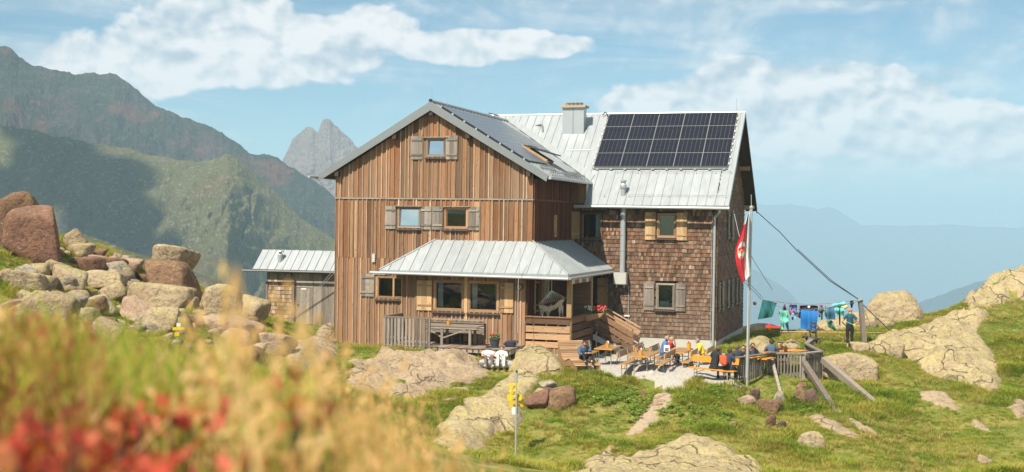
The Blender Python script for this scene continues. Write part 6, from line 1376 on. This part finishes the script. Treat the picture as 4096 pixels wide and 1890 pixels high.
P_('man with black trousers sitting knees up on the slatted lounger',(2.74,48.12,gz(2.74,48.12)-.06),faceto(.34,-1),'knees',(.06,.11,.18),'long',(.014,.014,.016),'long',(.02,.02,.02),(.05,.03,.02),0,None,'knees',.98,lean=.25,headdown=.35)
P_('broad man in blue t-shirt seen from behind at the wall table',H(5.78,-1.35,TZ-.03),hv(1,.15),'sit',(.05,.17,.40),'short',(.05,.08,.16),'short',(.1,.1,.1),(.30,.24,.18),0,None,'table',1.03,lean=.28,headturn=-.2)
P_('woman in red shirt sitting beside the man in blue',H(5.9,-.62,TZ-.03),hv(1,-.2),'sit',(.55,.04,.05),'short',(.1,.1,.14),'long',(.1,.1,.1),(.42,.28,.15),.06,None,'face',.95,lean=.2,female=True,headturn=-.4)
P_('grey haired man in yellow t-shirt leaning on the wall table',H(7.42,-1.15,TZ-.03),hv(-1,-.1),'sit',(.82,.62,.05),'short',(.1,.22,.35),'short',(.1,.1,.1),(.20,.18,.16),0,None,'table',1.0,lean=.38)
bx=np.array(bo.location); bd=np.array([math.cos(bo.rotation_euler.z),math.sin(bo.rotation_euler.z)]) # across the bench
al=np.array([-bd[1],bd[0]])
bf=hv(.7,1.72)
P_('man in black jersey and shorts sitting on the bright orange bench',(bx[0]+.05,bx[1]+.05,-.17),bf-.2,'sit',(.014,.014,.016),'short',(.018,.018,.024),'short',(.03,.03,.03),(.13,.08,.045),0,None,'table',1.06,SKIN2,.35,headturn=-.7,socks=(.02,.02,.02))
rp=P_('person in dark jacket with a red and orange backpack on the bright orange bench',(bx[0]+.48,bx[1]-.35+.05,-.15),bf,'sit',(.03,.035,.06),'long',(.02,.02,.025),'long',(.75,.75,.74),(.05,.03,.02),0,None,'table',.98,lean=.3)
v,f=rockmesh('b',(.30,.2,.40),91,None,3,6,.1); npmesh('backpack',v+np.array([0,-.24,.85]),f,clothmat((.62,.09,.03)),True,rp)
def seat(px,py,Yd): p=at(px,py,Yd); return (p[0],p[1])
def sitter(label,px,py,Yd,face,sc=1.0,**k):                         # (px,py) is the top of the head
    p=at(px,py,Yd); k.setdefault('lean',.2); return P_(label,(p[0],p[1],p[2]-1.315*sc),face,'sit',scale=sc,**k)
sitter('short haired man in dark grey shirt with his back to the fence',2953,1378,47.0,faceto(-.2,1),1.0,shirt=(.035,.035,.04),sleeve='long',hair=(.14,.09,.06))
sitter('boy in dark shirt facing the short haired man across the table',2976,1375,48.6,faceto(-.3,-1),.95,shirt=(.03,.035,.045),sleeve='long',hair=(.06,.035,.02))
sitter('dark haired man in black shirt at the far side of the fence table',3006,1366,48.9,faceto(.2,-1),1.0,shirt=(.02,.022,.03),sleeve='long',hair=(.06,.04,.025))
sitter('young man in navy shirt looking left beside the fence',3022,1375,47.6,faceto(-1,.15),1.0,shirt=(.02,.028,.05),sleeve='long',hair=(.11,.06,.03),headdown=.15)
sitter('man in slate blue jacket and dark beanie seen from behind',3087,1355,48.9,faceto(.25,1),1.04,shirt=(.055,.10,.15),sleeve='long',hat='beanie',hatcol=(.02,.02,.03))
sitter('man with grey cap and dark glasses drinking beer',3121,1359,50.0,faceto(-.15,-1),1.0,shirt=(.08,.065,.06),sleeve='long',hat='cap',hatcol=(.12,.11,.10),arms='drink')
cg=[o for o in bpy.data.objects if o.get('label','').startswith('man with grey cap')][0]
MB().box(-.06,.06,.12,.13,1.235,1.262).obj('sunglasses',M['black'],cg)
# resting couple on a grey cushion
cu=thing('floor_cushion','large grey cushion under the couple resting on the rock','cushion',tuple(G(1992,1478)+np.array([0,.25,.04])),.15)
v,f=rockmesh('c',(1.55,.9,.34),93,None,4,4,.04,4); npmesh('cushion',v+np.array([0,.05,.16]),f,clothmat((.36,.34,.33)),True,cu)
for x,L_ in ((-.38,'man in white shirt and dark cap lying on the grey cushion'),(.12,'woman in white clothes resting against the man on the grey cushion')):
    g0=np.array(cu.location)
    P_(L_,(g0[0]+x,g0[1]+.05,g0[2]-.02),faceto(.05 if x<0 else -.02,-1),'lie',(.78,.77,.74),'short' if x<0 else 'long',(.13,.10,.085) if x<0 else (.62,.58,.52),'long',(.5,.5,.5) if x<0 else (.35,.35,.36),(.12,.07,.04),.05 if x>0 else 0,'cap' if x<0 else None,'lap',.97,lean=-.95,female=x>0,headdown=.2,hatcol=(.02,.02,.03),headturn=-.2 if x<0 else .25)
sp2=thing('floor_cushion','second grey cushion lying empty behind the domed rock','cushion',(lambda p:(p[0],p[1],gz(p[0],p[1])+.2))(at(2200,1418,50.6)),0)
v,f=rockmesh('c',(1.5,.8,.35),94,None,4,5,.06,4); npmesh('cushion',v,f,clothmat((.36,.345,.33)),True,sp2)
# ------------------------------------------------------------------ meadow
def leafmat(name,stops,patch=.5,nscale=.5,trans=.35,dry=(.33,.24,.08),dryamt=.5):
    m=bpy.data.materials.new(name); m.use_nodes=True; t=NT(m.node_tree); t.n.clear(); geo=t.new('ShaderNodeNewGeometry'); P=geo.outputs['Position']
    r_=rnd(t); n=t.noise(P,nscale,5,.6); f=t.math('ADD',t.math('MULTIPLY',r_,1-patch),t.math('MULTIPLY',t.sstep(n,.3,.7),patch))
    col=t.ramp(f,stops); col=t.mix(t.math('MULTIPLY',t.sstep(t.noise(P,nscale*2.7,4,.6),.52,.66),dryamt),col,dry)
    d=t.new('ShaderNodeBsdfDiffuse'); t.put(d.inputs[0],col); tr=t.new('ShaderNodeBsdfTranslucent'); t.put(tr.inputs[0],t.mix(1.0,col,(1.0,1.0,.6),'MULTIPLY'))
    mx=t.new('ShaderNodeMixShader'); mx.inputs[0].default_value=trans; t.l.new(d.outputs[0],mx.inputs[1]); t.l.new(tr.outputs[0],mx.inputs[2]); o=t.new('ShaderNodeOutputMaterial'); t.l.new(mx.outputs[0],o.inputs[0]); return m
M['grass']=leafmat('alpine_grass',[(.12,(.14,.235,.028)),(.38,(.235,.315,.038)),(.62,(.37,.36,.06)),(.88,(.54,.42,.12))],.5,.42,dry=(.46,.35,.10),dryamt=.42)
M['herb']=leafmat('broad_leaves',[(.2,(.17,.27,.04)),(.8,(.32,.40,.08))],.4,.8,.3,dryamt=.15)
def blades(n,h,spread,wid,g,lean=.5,seg=3):
    vs=[];fs=[]
    for i in range(n):
        a=g.uniform(0,6.28); r_=spread*math.sqrt(g.random()); bx_,by_=r_*math.cos(a),r_*math.sin(a); hh=h*g.uniform(.5,1.15); l=lean*g.uniform(.2,1.2)*hh; la=a+g.normal()*.7; w_=wid*g.uniform(.7,1.3); pa=la+1.57; k=len(vs)
        for s in range(seg+1):
            t_=s/seg; x=bx_+l*t_*t_*math.cos(la); y=by_+l*t_*t_*math.sin(la); z=hh*(t_-.25*lean*t_*t_); q=w_*(1-t_**1.6)*.5
            if s<seg: vs+= [(x-q*math.cos(pa),y-q*math.sin(pa),z),(x+q*math.cos(pa),y+q*math.sin(pa),z)]
            else: vs.append((x,y,z))
        for s in range(seg-1): fs.append((k+2*s,k+2*s+1,k+2*s+3,k+2*s+2))
        fs.append((k+2*seg-2,k+2*seg-1,k+2*seg))
    return vs,fs
def proto(name,vs,fs,mat):
    me=bpy.data.meshes.new(name); me.from_pydata(vs,[],fs); me.materials.append(mat); return bpy.data.objects.new(name,me)
pc=bpy.data.collections.new('tufts'); g=np.random.default_rng(5)
for i in range(5): pc.objects.link(proto(f'tuft_{i}',*blades(26,.20,.10,.011,g,.75),M['grass']))
pc2=bpy.data.collections.new('herbs')
for i in range(3):
    vs=[];fs=[]
    for k in range(26):
        a=g.uniform(0,6.28); r_=.14*math.sqrt(g.random()); c=np.array([r_*math.cos(a),r_*math.sin(a),g.uniform(.06,.2)]); d=np.array([math.cos(a),math.sin(a),g.uniform(-.2,.5)]); s_=np.array([-math.sin(a),math.cos(a),0]); L=g.uniform(.05,.085); b_=len(vs)
        vs+= [tuple(c-d*L*.6),tuple(c+s_*L*.5+np.array([0,0,.01])),tuple(c+d*L),tuple(c-s_*L*.5+np.array([0,0,.01]))]; fs+= [(b_,b_+1,b_+2),(b_,b_+2,b_+3)]
    pc2.objects.link(proto(f'herb_{i}',vs,fs,M['herb']))
def scatter(name,pts,rot,scl,coll,nproto,label=None):
    me=bpy.data.meshes.new(name); me.vertices.add(len(pts)); me.vertices.foreach_set('co',np.asarray(pts,np.float32).ravel())
    a=me.attributes.new('rot','FLOAT_VECTOR','POINT'); a.data.foreach_set('vector',np.asarray(rot,np.float32).ravel())
    a=me.attributes.new('scl','FLOAT_VECTOR','POINT'); a.data.foreach_set('vector',np.asarray(scl,np.float32).ravel())
    a=me.attributes.new('idx','INT','POINT'); a.data.foreach_set('value',rng.integers(0,nproto,len(pts)).astype(np.int32))
    o=link(name,me); ng=bpy.data.node_groups.new(name,'GeometryNodeTree'); ng.interface.new_socket('Geometry',in_out='INPUT',socket_type='NodeSocketGeometry'); ng.interface.new_socket('Geometry',in_out='OUTPUT',socket_type='NodeSocketGeometry')
    N=ng.nodes; L=ng.links; gi=N.new('NodeGroupInput'); go=N.new('NodeGroupOutput'); ip=N.new('GeometryNodeInstanceOnPoints'); ci=N.new('GeometryNodeCollectionInfo'); ci.inputs['Collection'].default_value=coll; ci.inputs['Separate Children'].default_value=True; ci.inputs['Reset Children'].default_value=True
    ip.inputs['Pick Instance'].default_value=True
    def attr(nm,ty): n=N.new('GeometryNodeInputNamedAttribute'); n.data_type=ty; n.inputs['Name'].default_value=nm; return n.outputs['Attribute']
    er=N.new('FunctionNodeEulerToRotation'); L.new(attr('rot','FLOAT_VECTOR'),er.inputs[0])
    L.new(gi.outputs[0],ip.inputs['Points']); L.new(ci.outputs[0],ip.inputs['Instance']); L.new(er.outputs[0],ip.inputs['Rotation']); L.new(attr('scl','FLOAT_VECTOR'),ip.inputs['Scale']); L.new(attr('idx','INT'),ip.inputs['Instance Index']); L.new(ip.outputs[0],go.inputs[0])
    o.modifiers.new('scatter','NODES').node_group=ng; return tag(o,label,kind='stuff')
def house_uv(x,y): d0=x-ORG[0]; d1=y-ORG[1]; return d0*wv[0]+d1*wv[1],d0*dv[0]+d1*dv[1]
def allowed(x,y):
    ok=np.ones(x.shape,bool)
    for poly,mrg in EXCL+[(p,-.05) for p in PATHS]:
        lo=poly.min(0)-.1;hi=poly.max(0)+.1; m_=ok&(x>lo[0])&(x<hi[0])&(y>lo[1])&(y<hi[1])
        if m_.any(): i=np.where(m_)[0]; ok[i[inside_dist(poly,x[i],y[i])>mrg]]=False
    i=np.where(ok)[0]; dd=inside_dist(TERR,x[i],y[i])+(fbm(x[i]*1.6,y[i]*1.6,4)-.5)*.88; ok[i[dd>.02]]=False
    u,v=house_uv(x,y); ok&=~((u>-9.3)&(u<6.9)&(v>-.1)&(v<15.3)); ok&=~((u>-5.6)&(u<.2)&(v>-3.1)&(v<0)); ok&=~((u>-14.2)&(u<-9)&(v>2.9)&(v<5.2)); ok&=~((u>0)&(u<2)&(v>-1.2)&(v<0)); ok&=~((u>2)&(u<4)&(v>2.5)&(v<4.3))
    return ok
def project_px(x,y,z):
    return 2048+FPX*x/y+ROLL*0, 888+ROLL*(FPX*x/y)-FPX*(z-ZC)/y
n=300000; X=rng.uniform(-27,34,n); Y=rng.uniform(32.5,70,n)
Z=smooth_height(X,Y); px,py=project_px(X,Y,Z); k=(px>-150)&(px<4250)&(py<2020); X,Y=X[k],Y[k]
dens=.25+.75*sm(fbm(X*.6+9,Y*.6,3),.3,.62); k=rng.random(len(X))<dens; X,Y=X[k],Y[k]; k=allowed(X,Y); X,Y=X[k],Y[k]; Z=height(X,Y)-.015
big=sm(fbm(X*.45+3,Y*.45+1,3),.42,.68); s_=(.55+.85*big)*rng.uniform(.7,1.25,len(X)); s_*=np.where(Y>56,.8,1)
rot=np.stack([rng.normal(0,.12,len(X)),rng.normal(0,.12,len(X)),rng.uniform(0,6.28,len(X))],-1)
scatter('meadow_grass',np.stack([X,Y,Z],-1),rot,np.stack([s_*1.15,s_*1.15,s_],-1),pc,5)
pc3=bpy.data.collections.new('tussocks'); M['tuss']=leafmat('tussock_grass',[(.1,(.24,.26,.05)),(.5,(.42,.34,.10)),(.9,(.60,.45,.18))],.3,.9,dry=(.5,.34,.13))
for i in range(3): pc3.objects.link(proto(f'tussock_{i}',*blades(44,.34,.12,.011,g,1.0),M['tuss']))
n=16000; X=rng.uniform(-27,34,n); Y=rng.uniform(32.5,68,n); Z=smooth_height(X,Y); px,py=project_px(X,Y,Z); k=(px>-150)&(px<4250)&(py<2020)&(fbm(X*.5+21,Y*.5+4,3)>.5); X,Y=X[k],Y[k]; k=allowed(X,Y); X,Y=X[k],Y[k]; s_=rng.uniform(.5,1.1,len(X))
scatter('tussock_grass',np.stack([X,Y,height(X,Y)-.02],-1),np.stack([X*0,X*0,rng.uniform(0,6.28,len(X))],-1),np.repeat(s_[:,None],3,1),pc3,3)
# broad leaved herbs on the bank below the terrace
bank=[(2420,1560,130),(2560,1640,90),(2500,1600,120),(2360,1590,80),(2850,1680,110),(2700,1640,80),(3200,1650,60),(2480,1540,90),(2600,1700,70),(2880,1600,60)]
HX=[];HY=[]
for cx_,cy_,r_ in bank:
    c=G(cx_,cy_); m_=int(r_*.45); q=rng.normal(0,r_/105*.55,(m_,2)); HX+=list(c[0]+q[:,0]); HY+=list(c[1]+q[:,1]*1.3)
HX=np.array(HX);HY=np.array(HY); k=allowed(HX,HY); HX,HY=HX[k],HY[k]
scatter('herb_leaves',np.stack([HX,HY,height(HX,HY)+.02],-1),np.stack([HX*0,HX*0,rng.uniform(0,6.28,len(HX))],-1),np.repeat(rng.uniform(.5,.95,len(HX))[:,None],3,1),pc2,3)
# ------------------------------------------------------------------ grass close to the camera
def Bnd(px): return np.interp(px,[-300,0,150,300,500,700,900,1100,1300,1500,1700,1850,1950,2000],[1225,1225,1250,1275,1325,1380,1420,1460,1520,1600,1700,1790,1870,1920])
def near_blades(name,n,pxf,Df,up,mat,wid=(.003,.006),hgt=(.28,.6),seg=5,lean=.5,head=None):
    pxs=pxf(n); D=Df(n); tip=Bnd(pxs)+up(n); vs=[];fs=[]
    dx=(pxs-2048)/FPX
    tx=dx*D; ty=D; tz=ZC-(tip-888-ROLL*(pxs-2048))/FPX*D
    for i in range(n):
        h=rng.uniform(*hgt); a=rng.uniform(0,6.28); l=lean*h*rng.uniform(.2,1.2); bx_=tx[i]-l*math.cos(a); by_=ty[i]-l*math.sin(a)*.5
        if by_<.45: continue
        gz_=float(near_ground(bx_,by_)); z0=max(gz_,tz[i]-h) if tz[i]-gz_<h*2.4 else gz_
        z0=gz_
        if tz[i]<z0+.03: continue
        w_=rng.uniform(*wid); pa=rng.normal(0,.6); k=len(vs); cx_,sx_=math.cos(pa)*w_/2,math.sin(pa)*w_/2
        for s in range(seg+1):
            t_=s/seg; q=(1-t_**2)*1.0+.12; x=bx_+(tx[i]-bx_)*t_**1.8; y=by_+(ty[i]-by_)*t_**1.8; z=z0+(tz[i]-z0)*(t_*1.12-.12*t_*t_)
            vs+= [(x-cx_*q,y-sx_*q,z),(x+cx_*q,y+sx_*q,z)]
        for s in range(seg): fs.append((k+2*s,k+2*s+1,k+2*s+3,k+2*s+2))
        if head is not None and rng.random()<head:                  # seed head: a few short spikelets
            for q in range(7):
                t_=.80+.03*q; x=bx_+(tx[i]-bx_)*t_**1.8; y=by_+(ty[i]-by_)*t_**1.8; z=z0+(tz[i]-z0)*(t_*1.12-.12*t_*t_); e=rng.normal(0,.006,3); e[2]=abs(e[2])+.006; k=len(vs)
                vs+= [(x,y,z),(x+e[0]+.004,y+e[1],z+e[2]*.6),(x+e[0],y+e[1],z+e[2]*1.6),(x+e[0]-.004,y+e[1],z+e[2]*.6)]; fs.append((k,k+1,k+2,k+3))
    return tag(npmesh(name,vs,fs,mat,False),kind='stuff')
_ng={}
def near_ground(x,y):
    D=max(y,.25); q=x/D; s=.115+.145*float(sm(q,-.42,0)); return 5.12-D*s-.25*float(sm(q,-.1,.1))*float(sm(D,0,2))
near_l=lambda a,b_,p=1.0:(lambda n:a+(b_-a)*rng.random(n)**p)
M['fg_green']=leafmat('foreground_green_grass',[(.1,(.14,.25,.03)),(.4,(.27,.36,.045)),(.65,(.48,.46,.075)),(.9,(.66,.50,.14))],.35,3,.4,dryamt=.25)
M['fg_straw']=leafmat('foreground_dry_grass',[(.1,(.58,.36,.13)),(.45,(.74,.46,.19)),(.75,(.80,.55,.28)),(.95,(.46,.44,.08))],.3,3,.35,dry=(.55,.33,.10),dryamt=.5)
M['fg_brown']=leafmat('foreground_sorrel',[(.1,(.30,.10,.05)),(.5,(.42,.20,.08)),(.9,(.30,.26,.05))],.3,3,.35,dry=(.36,.16,.07))
depth_=lambda lo,hi:(lambda n:lo+(hi-lo)*rng.random(n)**1.3)
upf=lambda lo,sp:(lambda n:lo+rng.exponential(sp,n))
near_blades('foreground_grass',4700,near_l(-300,1300),depth_(1.3,4.0),lambda n:rng.normal(20,60,n)+rng.exponential(150,n),M['fg_green'],(.004,.009),lean=.55)
near_blades('foreground_grass',420,near_l(1000,1700),depth_(1.3,3.6),upf(30,200),M['fg_green'],(.004,.008),lean=.6)
near_blades('dry_grass',1000,lambda n:rng.normal(1380,330,n).clip(750,1960),depth_(1.15,3.6),lambda n:rng.normal(60,110,n)+rng.exponential(90,n)-60,M['fg_straw'],(.002,.005),lean=.7,head=.12)
near_blades('dry_grass',420,near_l(-200,1000),depth_(1.2,3.4),upf(-20,160),M['fg_straw'],(.003,.006),lean=.5,head=.12)
near_blades('sorrel_stalks',300,lambda n:rng.normal(150,170,n),depth_(1.2,2.8),upf(0,110),M['fg_brown'],(.004,.009),lean=.4,head=.35)
near_blades('sorrel_stalks',110,lambda n:rng.normal(1150,120,n),depth_(1.1,2.2),upf(330,120),M['fg_brown'],(.004,.009),lean=.4,head=.35)
near_blades('tall_stalks',16,lambda n:rng.normal(1130,190,n),depth_(.75,1.6),lambda n:-rng.uniform(80,380,n),M['fg_straw'],(.002,.004),lean=.3,head=.8)
# red autumn bilberry shrubs right before the lens
M['bil']=leafmat('bilberry_red',[(.1,(.36,.05,.04)),(.4,(.55,.085,.06)),(.65,(.66,.21,.13)),(.85,(.45,.20,.05)),(.97,(.30,.26,.05))],.25,9,.35,dry=(.30,.22,.04),dryamt=.25)
for i,(px0,py0,D,n,sp_,lab) in enumerate([(250,1770,1.1,75,(150,70),'red autumn bilberry shrub at the lower left corner'),(560,1700,1.25,70,(150,70),'red autumn bilberry shrub right of the corner one'),(820,1650,1.35,46,(110,80),'loose red bilberry shrub at the right of the red patch'),(420,1860,1.0,70,(300,50),'red bilberry shrub lowest in the red patch'),(1190,1650,1.3,36,(70,80),'sparse reddish bilberry shrub among the dry grass'),(60,1840,1.0,45,(110,60),'red bilberry shrub nearest the lower left edge')]):
    p0=at(px0,py0,D); gzz=near_ground(p0[0],p0[1]); sh=thing('bilberry_shrub',lab,'shrub',(p0[0],p0[1],gzz),0,'red bilberry shrubs in the foreground'); b0=np.array(sh.location); vs=[];fs=[]; st_=MB()
    for k in range(n):
        q=at(px0+rng.normal(0,sp_[0]),py0+abs(rng.normal(0,sp_[1]))*rng.choice([-.7,1]),D+rng.normal(0,.10))-b0; d=rng.normal(size=3); d/=np.linalg.norm(d); s2=np.cross(d,rng.normal(size=3)); s2/=np.linalg.norm(s2); L=rng.uniform(.007,.0125); kk=len(vs)
        vs+= [tuple(q-d*L),tuple(q-d*L*.2+s2*L*.6),tuple(q+d*L*.6+s2*L*.4),tuple(q+d*L*1.1),tuple(q+d*L*.6-s2*L*.4),tuple(q-d*L*.2-s2*L*.6)]; fs+= [(kk,kk+1,kk+5,kk+5)[:3],(kk+1,kk+2,kk+4),(kk+1,kk+4,kk+5),(kk+2,kk+3,kk+4)]
        if k%6==0 and q[2]>.02: st_.tube([(q[0]*.5,q[1]*.5,0),(q[0]*.8,q[1]*.8,q[2]*.5),tuple(q)],.0018,4)
    tag(npmesh('leaves',vs,fs,M['bil'],False,sh),kind='stuff'); tag(st_.obj('stems',M['dark_wood'],sh),kind='stuff')
